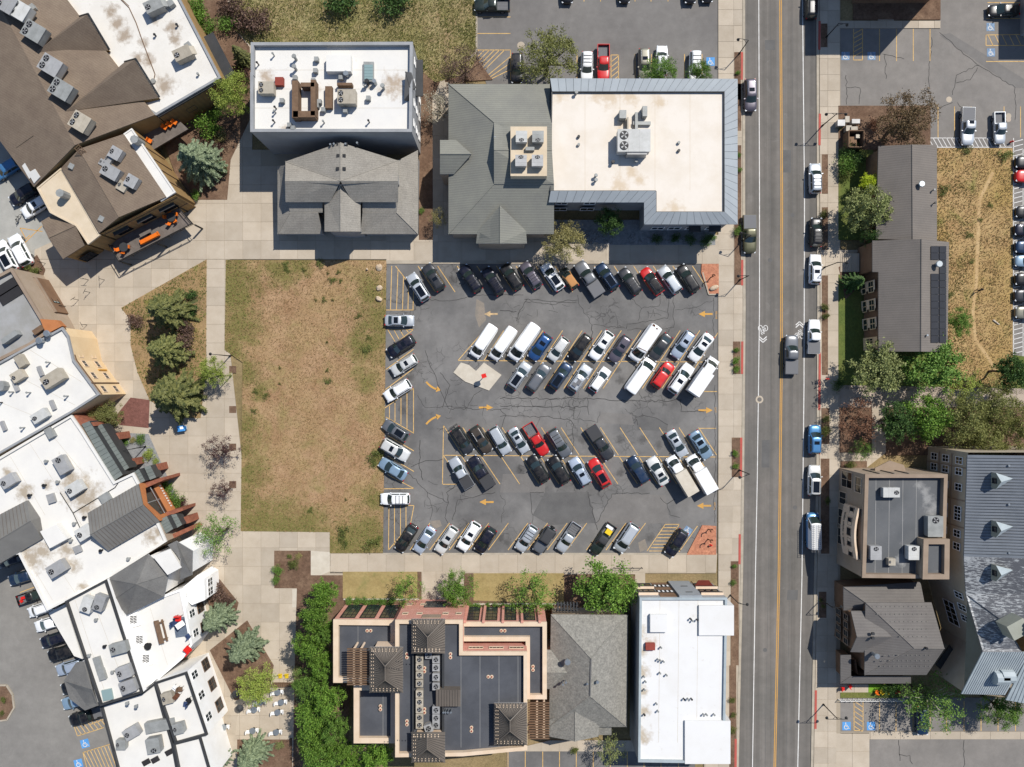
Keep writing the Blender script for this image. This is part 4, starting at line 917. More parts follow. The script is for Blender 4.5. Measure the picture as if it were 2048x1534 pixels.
# ---------- C: beige flat roof with metal eaves
Cb = building('flat_roof_office', 'office building with beige flat roof and grey metal panelled eaves', 1280, 300)
OUT = [(1100, 157), (1475, 158), (1475, 449), (1288, 449), (1288, 405), (1097, 405)]; INN = [(1104, 183), (1449, 183), (1449, 424), (1312, 424), (1312, 382), (1101, 382)]
HO, HI = 8.1, 8.7
mb = MB(); po = [tuple(at(p[0], p[1], 7.9)[:2]) for p in OUT]; pin = ccw(po); wl = offset_poly(pin, 0.7)
for i in range(len(wl)):
    a, b = wl[i], wl[(i + 1) % len(wl)]; mb.poly([(a[0], a[1], 0), (b[0], b[1], 0), (b[0], b[1], 8.3), (a[0], a[1], 8.3)])
mb.build('wall', 'wall_grey', Cb)
mb = MB(); mb.poly([tuple(at(p[0], p[1], HI - .35)) for p in reversed(INN)]); mb.build('roof', 'beige_roof', Cb)
mb = MB()
for i in range(6):
    a, b = at(*INN[i], HI), at(*INN[(i + 1) % 6], HI); mb.bar((a.x, a.y, HI - .5), (b.x, b.y, HI - .5), .18, .5)
mb.build('parapet', 'metal_dark', Cb)
mb = MB(); mb.poly([tuple(at(p[0], p[1], HO - .15)) for p in OUT]); mb.build('soffit', 'metal_dark', Cb)
def eave(o0, o1, i0, i1, n):
    a0, a1, b0, b1 = at(*o0, HO), at(*o1, HO), at(*i0, HI), at(*i1, HI)
    for k in range(n):
        t0, t1 = (k + .02) / n, (k + .98) / n; mb = MB()
        q = [a0.lerp(a1, t0), a0.lerp(a1, t1), b0.lerp(b1, t1), b0.lerp(b1, t0)]; nn = (q[1] - q[0]).cross(q[2] - q[0])
        if nn.z < 0: q.reverse()
        up = Vector((0, 0, .08)); mb.poly([p + up for p in q])
        for e in range(4): mb.poly([q[e], q[(e + 1) % 4], q[(e + 1) % 4] + up, q[e] + up])
        mb.build('roof_panel', 'metal_eave', Cb)
    mb = MB(); mb.poly([a0, a1, b1, b0]); mb.build('panel_backing', 'metal_dark', Cb)
eave((1100, 157), (1475, 158), (1104, 183), (1449, 183), 24); eave((1475, 158), (1475, 449), (1449, 183), (1449, 424), 18); eave((1475, 449), (1288, 449), (1449, 424), (1312, 424), 11); eave((1288, 449), (1288, 405), (1312, 424), (1312, 382), 3); eave((1288, 405), (1097, 405), (1312, 382), (1101, 382), 12)
fc = Facade(Cb, (1100, 400), (1290, 400), 7.9)
for u in (.13, .43): fc.win(u, 6.2, 1.8, 1.3, 'wall_white', 'glass_dark', (2, 1)); fc.win(u, 2.4, 2.2, 1.8, 'wall_white', 'glass_dark', (2, 1))
fc2 = Facade(Cb, (1295, 440), (1470, 440), 7.9)
for u in (.62, .86): fc2.win(u, 6.0, 1.8, 1.3, 'wall_white', 'glass_dark', (2, 1)); fc2.win(u, 2.4, 2.2, 1.8, 'wall_white', 'glass_dark', (2, 1)); fc2.panel(u - .07, u + .07, 3.6, 3.8, 'metal_dark', .9, 'awning')
for u in (.2, .4): fc2.win(u, 2.4, 2.0, 1.8, 'wall_white', 'glass_dark', (2, 1))
hvac(1268, 281, 8.4, 4.7, 3.2, 2.0, 0, 'large grey twin fan air conditioner on the beige flat roof', 2, False)
rbox(Cb, 'unit_box', 1274, 300, 8.4, (2.9, 1.3, 1.9), 0, 'hvac_grey')
rbox(Cb, 'duct', 1256, 250, 8.4, (.2, 2.4, .9), 0, 'hvac_tan'); rbox(Cb, 'duct', 1273, 247, 8.4, (.4, 3.4, .7), 0, 'duct'); rbox(Cb, 'vent_hood', 1246, 228, 8.4, (1.0, 1.2, 1.2), 0, 'duct'); rbox(Cb, 'vent_hood', 1290, 222, 8.4, (.7, 1.5, 1.3), 0, 'duct'); rbox(Cb, 'duct', 1284, 246, 8.4, (2.6, .5, .5), 0, 'duct')
for x, y in ((1157, 274), (1157, 290), (1357, 286), (1357, 302)): pipe(Cb, x, y, 8.4, .35, .22, 'plastic_black', False)
for x, y in ((1225, 326), (1191, 353), (1191, 362), (1271, 324), (1152, 188)): pipe(Cb, x, y, 8.4, .7, .16)

for x in (1170, 1240, 1310, 1380): roofseam(Cb, (x, 186), (x, 380), 8.356, .05, 'tan_roof')
for y in (140, 178, 216): roofseam(A, (510, y), (815, y), 9.856, .05, 'concrete_white')
# ---------- D: long brown shingled building with solar panels
D = building('shingled_hall', 'long brown shingled hall with ridge roof, solar panels and tall west windows', 1820, 500)
pitched(D, [((1757, 292, 4.6), (1824, 289, 6.6), (1825, 480, 6.6), (1752, 478, 4.6)), ((1824, 289, 6.6), (1874, 290, 5.2), (1874, 500, 5.2), (1825, 480, 6.6))], 'shingle_taupe', 'wall_brown', 0.4)
RF = ((1757, 481, 5.4), (1843, 478, 8.0), (1842, 703, 8.0), (1757, 703, 5.4)); RE = ((1843, 478, 8.0), (1898, 484, 6.2), (1895, 704, 6.2), (1842, 703, 8.0))
pitched(D, [RF, RE], 'shingle_taupe', 'wall_brown', 0.45)
pitched(D, [((1745, 481, 5.02), (1757.2, 481, 5.42), (1757.2, 544, 5.42), (1745, 544, 5.02))], 'shingle_taupe', 'wall_brown', 0.2)
def quad_on(face, corners, lift, name, mat, root, th=0.05):
    P = [plane_at(face, x, y, lift) for x, y in corners]; nn = (P[1] - P[0]).cross(P[2] - P[0]).normalized()
    if nn.z < 0: P.reverse(); nn = -nn
    mb = MB(); mb.poly(P)
    for e in range(len(P)): a, b = P[e], P[(e + 1) % len(P)]; mb.poly([a - nn * th, b - nn * th, b, a])
    return mb.build(name, mat, root)
for k in range(14):
    y0 = 492.5 + 13.8 * k; y1 = y0 + 13.2
    if not (2 <= k <= 3): quad_on(RE, [(1860.5, y0), (1876, y0), (1876, y1), (1860.5, y1)], .14, 'solar_panel', 'solar', D)
    quad_on(RE, [(1877.5, y0), (1891, y0), (1891, y1), (1877.5, y1)], .14, 'solar_panel', 'solar', D)
pipe(D, 1871, 530, 7.0, 1.0, .3, 'steel'); pipe(D, 1837, 371, 6.0, .9, .28, 'steel'); pipe(D, 1865, 381, 5.6, .5, .1); pipe(D, 1867, 407, 5.6, .5, .1); pipe(D, 1850, 671, 7.4, .6, .1, 'steel')
fD = Facade(D, (1750, 548), (1757, 700), 4.9)
for i in range(3):
    for j in (0, 1): fD.win(.14 + .245 * i + .07 * j - .02, 3.6, .95, 1.7, 'wall_cream', 'glass', (1, 2)); fD.win(.14 + .245 * i + .07 * j - .02, 1.3, .95, 1.3, 'wall_cream', 'glass', (1, 1))
    fD.panel(.07 + .245 * i, .20 + .245 * i, 0.2, 4.7, 'wall_beige', .03)
fD.panel(.82, .99, 0.2, 4.7, 'wall_cream', .03); fD.win(.87, 2.4, .9, 2.2, 'wall_cream', 'glass', (2, 2)); fD.win(.95, 2.4, .9, 2.2, 'wall_cream', 'glass', (2, 2))
# steps up to the hall
for k in range(9): rbox(D, 'step', 1683 + 4.2 * k, 525, 0.1 + 0.0, (.34, 3.0, .12 + .1 * k), 0, 'concrete')
# ---------- E: tan flat-roofed corner building
E = building('stucco_office', 'tan stucco corner building with dark flat roof and curved front panel', 1790, 1040)
flat(E, [(1731, 949), (1895, 949), (1891, 1079), (1889, 1157), (1725, 1155)], 8.8, 'dark_roof_tan', 'wall_stucco', (0.9, 0.5, 'parapet_brown'))
flat(E, [(1848, 1079), (1899, 1079), (1898, 1158), (1846, 1158)], 9.8, 'dark_roof_tan', 'wall_stucco', (0.8, 0.7, 'parapet_brown'))
fE = Facade(E, (1731, 949), (1725, 1155), 8.8)
for u in (.1,): fE.win(u, 3.0, 2.6, 3.6, 'parapet_tan', 'glass_dark', (2, 2)); fE.win(.12, 6.8, 2.4, 2.0, 'parapet_tan', 'glass_dark', (2, 1))
# curved facade panel with five windows
n = 24; mb = MB(); dep = lambda t: .55 + .5 * math.sin(PI * t)
def cpt(t, z, off=0.0): return fE.a + fE.t * ((.34 + .5 * t) * fE.len) + fE.n * (dep(t) + off) + Vector((0, 0, z))
for i in range(n):
    t0, t1 = i / n, (i + 1) / n
    mb.poly([cpt(t0, 3.4), cpt(t1, 3.4), cpt(t1, 8.0), cpt(t0, 8.0)]); mb.poly([cpt(t0, 8.0), cpt(t1, 8.0), cpt(t1, 8.0, -.3), cpt(t0, 8.0, -.3)]); mb.poly([cpt(t0, 8.0, -.3), cpt(t1, 8.0, -.3), cpt(t1, 3.4, -.3), cpt(t0, 3.4, -.3)])
for t in (0, 1): mb.poly([cpt(t, 3.4, -.9), cpt(t, 3.4), cpt(t, 8.0), cpt(t, 8.0, -.9)])
mb.build('curved_panel', 'wall_beige', E)
mb = MB()
for i in range(26):
    if i in (6, 15, 18): continue
    t = .16 + .68 * i / 26; a, b = cpt(t, 4.2, .04), cpt(t + .016, 4.2, .04); up = Vector((0, 0, .38 if i % 3 else .5)); mb.poly([a, b, b + up, a + up])
mb.build('lettering', 'metal_dark', E)
for i in range(5):
    u = .385 + .102 * i; dd = .55 + .5 * math.sin(PI * (u - .34) / .5) - .02; fE.win(u, 6.3, 1.25, 1.3, 'parapet_brown', 'glass_dark', (1, 1), .09, dd)
fE.win(.3, 1.8, 2.0, 2.4, 'parapet_tan', 'glass_dark', (2, 1)); fE.win(.5, 1.6, 2.6, 2.4, 'parapet_tan', 'glass_dark', (2, 1)); fE.win(.7, 1.6, 2.6, 2.4, 'parapet_tan', 'glass_dark', (2, 1))
fE2 = Facade(E, (1731, 949), (1895, 949), 8.8); 
for u in (.2, .38, .56): fE2.panel(u - .008, u + .008, 3.0, 8.0, 'metal_dark', .12, 'canopy_strut')
pc = [(1750, 936), (1780, 921), (1808, 930), (1812, 944), (1750, 946)]
mb = MB(); mb.prism([tuple(at(p[0], p[1], 4.2)[:2]) for p in pc], 4.0, 4.2); mb.build('canopy', 'parapet_brown', E)
for k in range(1, 5): strip('roof_seam', [(1731 + 33 * k, 956), (1729 + 33 * k, 1150)], .06, 7.905, 'grey_roof', E) if False else None
for k in range(4): roofseam(E, (1752 + 27 * k, 957), (1750 + 27 * k, 1150), 7.915, .07)
hvac_row([(1783, 985, 2.4, 1.4, 1.1, 180), (1871, 1053, 3.0, 2.2, 1.3, -90), (1752, 1106, 2.0, 1.6, 1.3, -90), (1828, 1106, 2.0, 1.6, 1.3, -90), (1784, 1124, 1.0, 1.0, .9, 0)], 7.9, 'from the top on the dark roof of the tan stucco building', group='units on the tan stucco building')
# ---------- F: hotel with seamed metal roof
F = building('hotel', 'large hotel with blue grey seamed metal roof, dormers and windowed west wall', 1990, 1150)
EV = 10.5
RB = ((1935, 910, EV), (1928, 1113, EV), (2100, 1118, 14.5), (2100, 912, 14.5))
pitched(F, [RB], 'metal_hotel', None); seams(F, ((1928, 1113, EV), (1935, 910, EV), (2100, 912, 14.5), (2100, 1118, 14.5)), 34, mat='metal_dark')
R2 = ((1928, 1113, EV), (1932, 1188, EV), (2100, 1190, 14.5), (2100, 1118, 14.5))
pitched(F, [R2], 'metal_peeling', None)
R3 = ((1932, 1188, EV), (1966, 1304, EV), (2100, 1304, 14.2), (2100, 1190, 14.5)); 
pitched(F, [((1932, 1188, EV), (1966, 1304, 13.2), (2045, 1304, 13.2), (2010, 1245, 13.8)), ((1932, 1188, EV), (2010, 1245, 13.8), (2100, 1304, 13.2), (2100, 1188, 14.5))], 'metal_peeling', None)
RS = ((1966, 1304, 13.2), (1923, 1388, EV), (2010, 1390, EV), (2060, 1304, 13.2))
pitched(F, [RS], 'metal_pale', None); seams(F, ((1966, 1304, 13.2), (2060, 1304, 13.2), (2010, 1390, EV), (1923, 1388, EV)), 20, mat='metal_hotel')
pitched(F, [((2060, 1304, 13.2), (2012, 1400, EV), (2120, 1420, EV), (2120, 1304, 13.2))], 'metal_pale', None); seams(F, ((2060, 1304, 13.2), (2120, 1304, 13.2), (2120, 1420, EV), (2012, 1400, EV)), 14, mat='metal_hotel')
HW = [(1937, 905), (1931, 1113), (1935, 1188), (1967, 1304), (1928, 1385), (2010, 1395), (2130, 1410), (2130, 905)]
mb = MB(); pts = ccw([tuple(at(p[0], p[1], EV)[:2]) for p in HW])
for i in range(len(pts)):
    a, b = pts[i], pts[(i + 1) % len(pts)]; mb.poly([(a[0], a[1], 0), (b[0], b[1], 0), (b[0], b[1], EV - .1), (a[0], a[1], EV - .1)])
mb.build('wall', 'wall_hotel', F)
mb = MB(); a, b, c_ = at(1966, 1304, 13.1), at(1935, 1190, EV - .1), at(1928, 1386, EV - .1); mb.poly([c_, b, a]); mb.poly([a, b, c_]); mb.build('gable_wall', 'wall_hotel_green', F)
fF = Facade(F, (1937, 912), (1931, 1113), EV)
for j, u in enumerate((.06, .17, .33, .56, .63, .8, .93)):
    for z in (2.0, 5.0, 8.4): fF.win(u, z, 1.15, 1.7, 'wall_white', 'glass_dark', (2, 2))
for z0, z1 in ((3.3, 3.5), (6.5, 6.7)): fF.panel(0, 1, z0, z1, 'parapet_brown', .12, 'cornice_band')
for u in (.12, .45, .72): fF.panel(u, u + .012, 0, 10, 'parapet_brown', .07, 'pilaster')
fF2 = Facade(F, (1935, 1190), (1967, 1304), EV)
for u in (.08, .3, .5): fF2.win(u, 8.2, 1.1, 2.0, 'wall_white', 'glass_dark', (2, 2))
for u in (.42, .64): fF2.win(u, 4.6, 2.0, 2.8, 'wall_white', 'glass_dark', (2, 2))
fF2.win(.8, 8.6, .9, .9, 'wall_white', 'glass_dark'); fF2.win(.92, 8.6, .9, .9, 'wall_white', 'glass_dark')
def dormer(px, py, ang=0.0):
    """small metal dormer: gable front facing west, ridge running up the slope"""
    f = RB; tip = plane_at(f, px + 26, py, .02); e1 = plane_at(f, px - 18, py - 13, .02); e2 = plane_at(f, px - 18, py + 19, .02); ap = plane_at(f, px - 18, py + 3, .02) + Vector((0.1, 0, 2.1))
    up = Vector((0, 0, 1.1)); mb = MB()
    mb.poly([e1, e2, e2 + up, ap, e1 + up], 1); mb.poly([e1 + up, ap, tip]); mb.poly([ap, e2 + up, tip]); mb.poly([e1, e1 + up, tip], 1); mb.poly([e2 + up, e2, tip], 1)
    o = mb.build('dormer', ['metal_pale', 'wall_hotel_green'], F)
    m = (e1 + e2) / 2 + Vector((-.06, 0, .75)); mb = MB(); mb.box((m.x, m.y, m.z - .4), (.08, .8, .9)); mb.build('window', 'glass_dark', o)
for y in (957, 1053, 1140): dormer(2000, y)
bx = plane_at(((1932, 1188, EV), (2010, 1245, 13.8), (2100, 1188, 14.5)), 2020, 1250); mb = MB(); mb.box((bx.x, bx.y, bx.z - .6), (2.6, 2.2, 2.4), .5); ch = mb.build('chimney', 'wall_hotel_green', F)
mb = MB()
for k in range(4): mb.tube((bx.x + 0.9, bx.y - .9 + .55 * k, bx.z + 1.8), (bx.x + .9, bx.y - .9 + .55 * k, bx.z + 2.3), .24, .24, 8)
mb.build('flue', 'steel', ch)
for y in (930, 1007, 1103): pipe(F, 2010, y, 11.8, .8, .1, 'steel')
pitched(F, [((1872, 1330, 4.0), (1900, 1290, 4.6), (1924, 1325, 4.6), (1926, 1383, 4.0)), ], 'metal_dark', 'wall_hotel_green', 0.2, name='porch_roof')
mb = MB()
for (x, y) in ((2000, 1355), (2012, 1352)):
    p = at(x, y, 12.0); mb.tube((p.x - .9, p.y, 12.0), (p.x + .9, p.y, 12.0), 1.0, 1.0, 10)
mb.build('eyebrow_dormer', 'metal_pale', F)
# ---------- G: grey shingled house between the office and the lower lot
Gh = building('shingled_house', 'grey shingled house with snow guards beside the hotel wall', 1760, 1270)
pitched(Gh, [((1731, 1205, 7.0), (1863, 1205, 7.0), (1889, 1297, 9.0), (1829, 1297, 9.0)), ((1731, 1205, 7.0), (1829, 1297, 9.0), (1729, 1350, 6.4)), ((1829, 1297, 9.0), (1889, 1297, 9.0), (1853, 1350, 6.4), (1729, 1350, 6.4))], 'shingle_house', 'wall_brown', 0.4)
pitched(Gh, [((1687, 1174, 4.4), (1841, 1164, 4.4), (1849, 1205, 6.0), (1731, 1205, 6.0)), ((1687, 1174, 4.4), (1731, 1205, 6.0), (1731, 1221, 5.4), (1687, 1221, 4.4))], 'shingle_house', 'wall_brown', 0.4)
pitched(Gh, [((1702, 1222, 6.2), (1733, 1222, 6.4), (1784, 1274, 8.2), (1714, 1274, 8.0)), ((1714, 1274, 8.0), (1784, 1274, 8.2), (1733, 1305, 6.4), (1701, 1304, 6.2))], 'shingle_house', 'wall_brown', 0.35)
pitched(Gh, [((1681, 1310, 4.0), (1702, 1310, 4.6), (1702, 1353, 4.6), (1681, 1367, 4.0)), ((1681, 1367, 4.0), (1702, 1353, 4.6), (1822, 1353, 4.6), (1822, 1367, 4.0))], 'shingle_house', 'wall_brown', 0.9)
fG = Facade(Gh, (1702, 1230), (1702, 1300), 6.2)
for u in (.15, .38, .62, .85): fG.win(u, 4.6, 1.0, 1.4, 'parapet_brown', 'glass_dark', (1, 2)); fG.win(u, 2.0, 1.0, 1.6, 'parapet_brown', 'glass', (1, 2))
for (x, y) in ((1747, 1268), (1747, 1277), (1831, 1288), (1856, 1288), (1879, 1288), (1831, 1301), (1855, 1301), (1879, 1301)): rbox(Gh, 'roof_vent', x, y, 8.3, (.4, .35, .35), 0, 'metal_dark')
pipe(Gh, 1745, 1306, 7.0, 1.4, .25, 'steel'); pipe(Gh, 1846, 1292, 8.4, 1.0, .12)
sg = MB()
for f_, rows in ((((1731, 1205, 7.0), (1863, 1205, 7.0), (1889, 1297, 9.0)), [(1745 + 9 * i, 1213 + 15 * j) for i in range(13) for j in range(5) if 1745 + 9 * i > 1737 + 15 * j]), (((1829, 1297, 9.0), (1889, 1297, 9.0), (1853, 1350, 6.4)), [(1760 + 9 * i, 1310 + 11 * j) for i in range(12) for j in range(3)])):
    for x, y in rows:
        p = plane_at(f_, x, y, .0); sg.box((p.x, p.y, p.z - .03), (.16, .1, .12))
o = sg.build('snow_guard', 'metal_grey', Gh); o['kind'] = 'stuff'

# ---------- H: pink stone building with dark roofs
Hb = building('stone_hall', 'pink stone hall with dark flat roofs and brown metal pavilion roofs', 880, 1370)
PT = (0.7, 0.75, 'parapet_tan')
rH = flat(Hb, [(667, 1240), (791, 1241), (791, 1365), (700, 1365), (667, 1365)], 8.1, 'dark_roof', 'wall_pink', PT); flat(Hb, [(708, 1371), (791, 1371), (791, 1486), (708, 1486)], 7.8, 'dark_roof', 'wall_beige', PT)
flat(Hb, [(920, 1245), (1093, 1245), (1093, 1398), (1052, 1398), (1052, 1282), (920, 1282)], 8.1, 'dark_roof', 'wall_pink', (0.7, 0.6, 'parapet_tan'))
flat(Hb, [(791, 1241), (925, 1241), (925, 1304), (1054, 1304), (1054, 1500), (926, 1512), (791, 1514)], 10.6, 'dark_roof', 'wall_pink', (0.7, 0.5, 'parapet_tan'))
fH = Facade(Hb, (667, 1240), (791, 1241), 8.1)
for u in (.2, .52, .84):
    fH.win(u, 4.0, 2.3, 6.4, 'trim_black', 'glass', (3, 4), .12)
fH4 = Facade(Hb, (925, 1245), (1093, 1245), 8.1)
for u in (.06, .28, .51, .74, .95):
    if u < .95: 
        fH4.win(u + .04, 4.0, 2.3, 6.4, 'trim_black', 'glass', (3, 4), .12)
    fH4.panel(u - .045, u - .015, 0, 8.3, 'wall_pink', .35, 'pilaster')
fH3 = Facade(Hb, (791, 1241), (925, 1241), 10.6)
for u in (.1, .32, .72, .92):
    for z in (3.0, 7.5): fH3.win(u, z, .9, .9, 'parapet_tan', 'glass')
fH3.win(.52, 3.0, 3.4, 3.0, 'metal_dark', 'glass', (6, 3)); fH3.panel(.38, .66, 8.2, 9.6, 'parapet_brown', .15)
fH5 = Facade(Hb, (925, 1304), (1054, 1304), 10.6)
for u in (.2, .52, .84): fH5.win(u, 9.0, 2.2, .8, 'parapet_tan', 'glass_dark', (4, 1))
def pavilion(x0, y0, x1, y1, ridge, he, hr, mat='metal_brown'):
    """ridge: list of two photo points; hip roof"""
    c = [(x0, y0, he), (x1, y0, he), (x1, y1, he), (x0, y1, he)]; r0, r1 = (*ridge[0], hr), (*ridge[1], hr)
    fs = [(c[0], c[1], r0), (c[1], c[2], r1, r0), (c[2], c[3], r1), (c[3], c[0], r0, r1)]
    pitched(Hb, fs, mat, 'wall_beige', 0.6, 0.18, 6.0, 'parapet_grey')
    for f in ((c[1], c[2], r1, r0), (c[3], c[0], r0, r1)): seams(Hb, f, max(3, int(abs(y1 - y0) / 5.5)), mat='trim_black', hgt=.04, w=.04)
    seams(Hb, (c[0], c[1], r0, r0), 12, mat='trim_black', hgt=.04, w=.04); seams(Hb, (c[2], c[3], r1, r1), 12, mat='trim_black', hgt=.04, w=.04)
    sg = MB()
    for face, pts in (((c[0], c[1], r0), [(x0 + 5 + 7 * i, y0 + dy) for i in range(int((x1 - x0 - 6) / 7)) for dy in (4, 8)]), ((c[2], c[3], r1), [(x0 + 7 + 7 * i, y1 - dy) for i in range(int((x1 - x0 - 8) / 7)) for dy in (4, 8)])):
        for x, y in pts:
            p = plane_at(face, x, y, 0.0); sg.box((p.x, p.y, p.z - .02), (.12, .1, .12))
    for i in range(int((y1 - y0 - 10) / 7)):
        for dx in (4, 8): p = plane_at((c[3], c[0], r0), x0 + dx, y0 + 8 + 7 * i, 0.0); sg.box((p.x, p.y, p.z - .02), (.1, .12, .12))
    sg.build('snow_guard', 'parapet_tan', Hb)['kind'] = 'stuff'
pavilion(823, 1238, 890, 1306, [(855, 1275), (855, 1305)], 11.6, 13.6); pavilion(739, 1294, 806, 1385, [(770, 1333), (770, 1360)], 11.4, 13.4)
pavilion(823, 1465, 890, 1525, [(854, 1466), (854, 1498)], 11.6, 13.6); pavilion(988, 1406, 1054, 1490, [(1020, 1442), (1020, 1462)], 11.4, 13.4)
pitched(Hb, [((872, 1380, 11.4), (921, 1380, 11.4), (921, 1413, 11.0), (872, 1413, 11.0))], 'metal_brown', 'metal_brown', 0.1, z0=9.8); seams(Hb, ((872, 1380, 11.4), (921, 1380, 11.4), (921, 1413, 11.0), (872, 1413, 11.0)), 9, mat='trim_black', w=.04, hgt=.03)
def pergola(x0, x1, y0, y1, h, n, posts):
    for k in range(n):
        y = y0 + (y1 - y0) * k / (n - 1); mb = MB(); p, q = at(x0, y, h), at(x1, y, h); mb.bar((p.x, p.y, h - .2), (q.x, q.y, h - .2), .15, .25); mb.build('pergola_beam', 'wood_brown', Hb)
    for x in posts:
        p, q = at(x, y0, h - .3), at(x, y1, h - .3); mb = MB(); mb.bar((p.x, p.y, h - .5), (q.x, q.y, h - .5), .3, .28); mb.build('pergola_girder', 'wall_beige', Hb)
        for e in (p, q): mb = MB(); mb.tube((e.x, e.y, 0), (e.x, e.y, h - .5), .18, .18, 8); mb.build('post', 'wall_beige', Hb)
pergola(694, 737, 1298, 1369, 10.2, 16, (708, 722)); pergola(1056, 1099, 1406, 1477, 7.6, 15, (1074, 1088))
# sunken well with rows of condensers
mb = MB(); q = [at(x, y, 9.95) for x, y in ((828, 1306), (884, 1306), (884, 1464), (828, 1464))]; mb.poly([(p.x, p.y, 9.94) for p in reversed(q)]); mb.build('roof_well', 'dark_roof', Hb)
for x in (826, 886): a, b = at(x, 1306, 10.6), at(x, 1464, 10.6); mb = MB(); mb.bar((a.x, a.y, 9.9), (b.x, b.y, 9.9), .25, .75); mb.build('well_wall', 'metal_dark', Hb)
for i, y in enumerate((1319, 1334, 1350, 1367, 1388, 1404, 1419, 1435, 1450)): hvac(839, y, 9.95, 1.0, 1.0, 1.0, 0, 'small square condenser, %s from the top in the left row on dark roof' % ORDN[i], 0, group='condensers on the dark roof')
for i, y in enumerate((1319, 1335, 1354, 1373, 1420, 1436, 1450)): hvac(872, y, 9.95, 1.0, 1.0, 1.0, 0, 'small square condenser, %s from the top in the right row on dark roof' % ORDN[i], 0, group='condensers on the dark roof')
hvac(857, 1457, 9.95, 1.1, 1.1, 1.1, 20, 'small condenser at the bottom end between the two condenser rows', 0); hvac(857, 1311, 9.95, .9, .9, .9, 0, 'small condenser at the top end between the two condenser rows', 0)
for x, y in ((738, 1261), (814, 1311), (901, 1311), (761, 1415), (814, 1445), (849, 1339), (849, 1421), (980, 1353), (943, 1458), (1006, 1261), (1066, 1336)):
    hh = 9.93 if x > 795 and not (x > 1000) else 7.45; p = at(x, y, hh)
    for s_ in (-3.5, 3.5):
        q = at(x + (s_ if y in (1261, 1353) else 0), y + (0 if y in (1261, 1353) else s_), hh); mb = MB(); mb.tube(q, q + Vector((0, 0, .12)), .26, .26, 10, 0); mb.tube(q + Vector((0, 0, .12)), q + Vector((0, 0, .2)), .13, .13, 8, 1); mb.build('roof_drain', ['parapet_tan', 'copper_red'], Hb)
for x in (888, 892, 897, 903): pipe(Hb, x, 1418, 9.95, 1.1, .09, 'steel')
for k in range(4): roofseam(Hb, (922 + 38 * k, 1310 if k else 1245), (922 + 38 * k, 1495), 9.915, .05)
roofseam(Hb, (916, 1245), (916, 1300), 9.915, .05); roofseam(Hb, (716, 1250), (716, 1290), 7.42, .05); roofseam(Hb, (766, 1390), (766, 1480), 7.12, .05)
# ---------- I: hipped grey shingle building
I_ = building('hipped_house', 'grey hipped shingle roof house between the stone hall and white building', 1180, 1350)
RDG = [(1182, 1317, 8.6), (1180, 1392, 8.6)]
pitched(I_, [((1102, 1229, 5.4), (1256, 1230, 5.4), RDG[0]), ((1256, 1230, 5.4), (1254, 1454, 5.4), RDG[1], RDG[0]), ((1254, 1454, 5.4), (1098, 1454, 5.4), RDG[1]), ((1098, 1454, 5.4), (1102, 1229, 5.4), RDG[0], RDG[1])], 'shingle_hip', 'wall_stucco', 0.5)
pitched(I_, [((1098, 1473, 5.2), (1150, 1483, 6.8), (1150, 1416, 7.0), (1098, 1440, 5.6)), ((1150, 1483, 6.8), (1197, 1473, 5.2), (1200, 1440, 5.6), (1150, 1416, 7.0))], 'shingle_hip', 'wall_stucco', 0.3)
pitched(I_, [((1093, 1300, 5.6), (1093, 1345, 6.8), (1134, 1345, 6.8), (1102, 1300, 5.6)), ((1093, 1345, 6.8), (1093, 1378, 5.6), (1102, 1378, 5.6), (1134, 1345, 6.8))], 'shingle_hip', 'wall_stucco', 0.2)
pitched(I_, [((1196, 1454, 4.6), (1223, 1454, 4.6), (1223, 1470, 4.2), (1196, 1470, 4.2))], 'shingle_hip', 'wall_stucco', 0.1)
mb = MB(); a, b = at(*RDG[0]), at(*RDG[1]); mb.tube(a + Vector((0, 0, .02)), b + Vector((0, 0, .02)), .12, .12, 6); mb.build('ridge_cap', 'shingle_dark', I_)
pipe(I_, 1134, 1320, 7.2, .9, .28, 'steel'); pipe(I_, 1131, 1360, 7.0, .9, .1, 'steel'); pipe(I_, 1125, 1364, 7.0, .9, .1, 'steel'); pipe(I_, 1194, 1361, 8.2, .6, .15, 'steel'); pipe(I_, 1174, 1365, 8.2, .5, .1, 'steel')
for k in range(7): mb = MB(); p = at(1116 + 6.3 * k, 1213, 4.6); mb.box((p.x, p.y, 4.4), (.22, 1.4, .25)); mb.build('pergola_beam', 'metal_dark', I_)
for y in (1210, 1222): mb = MB(); p, q = at(1112, y, 4.5), at(1157, y, 4.5); mb.bar((p.x, p.y, 4.2), (q.x, q.y, 4.2), .2, .2); mb.build('pergola_girder', 'metal_dark', I_)
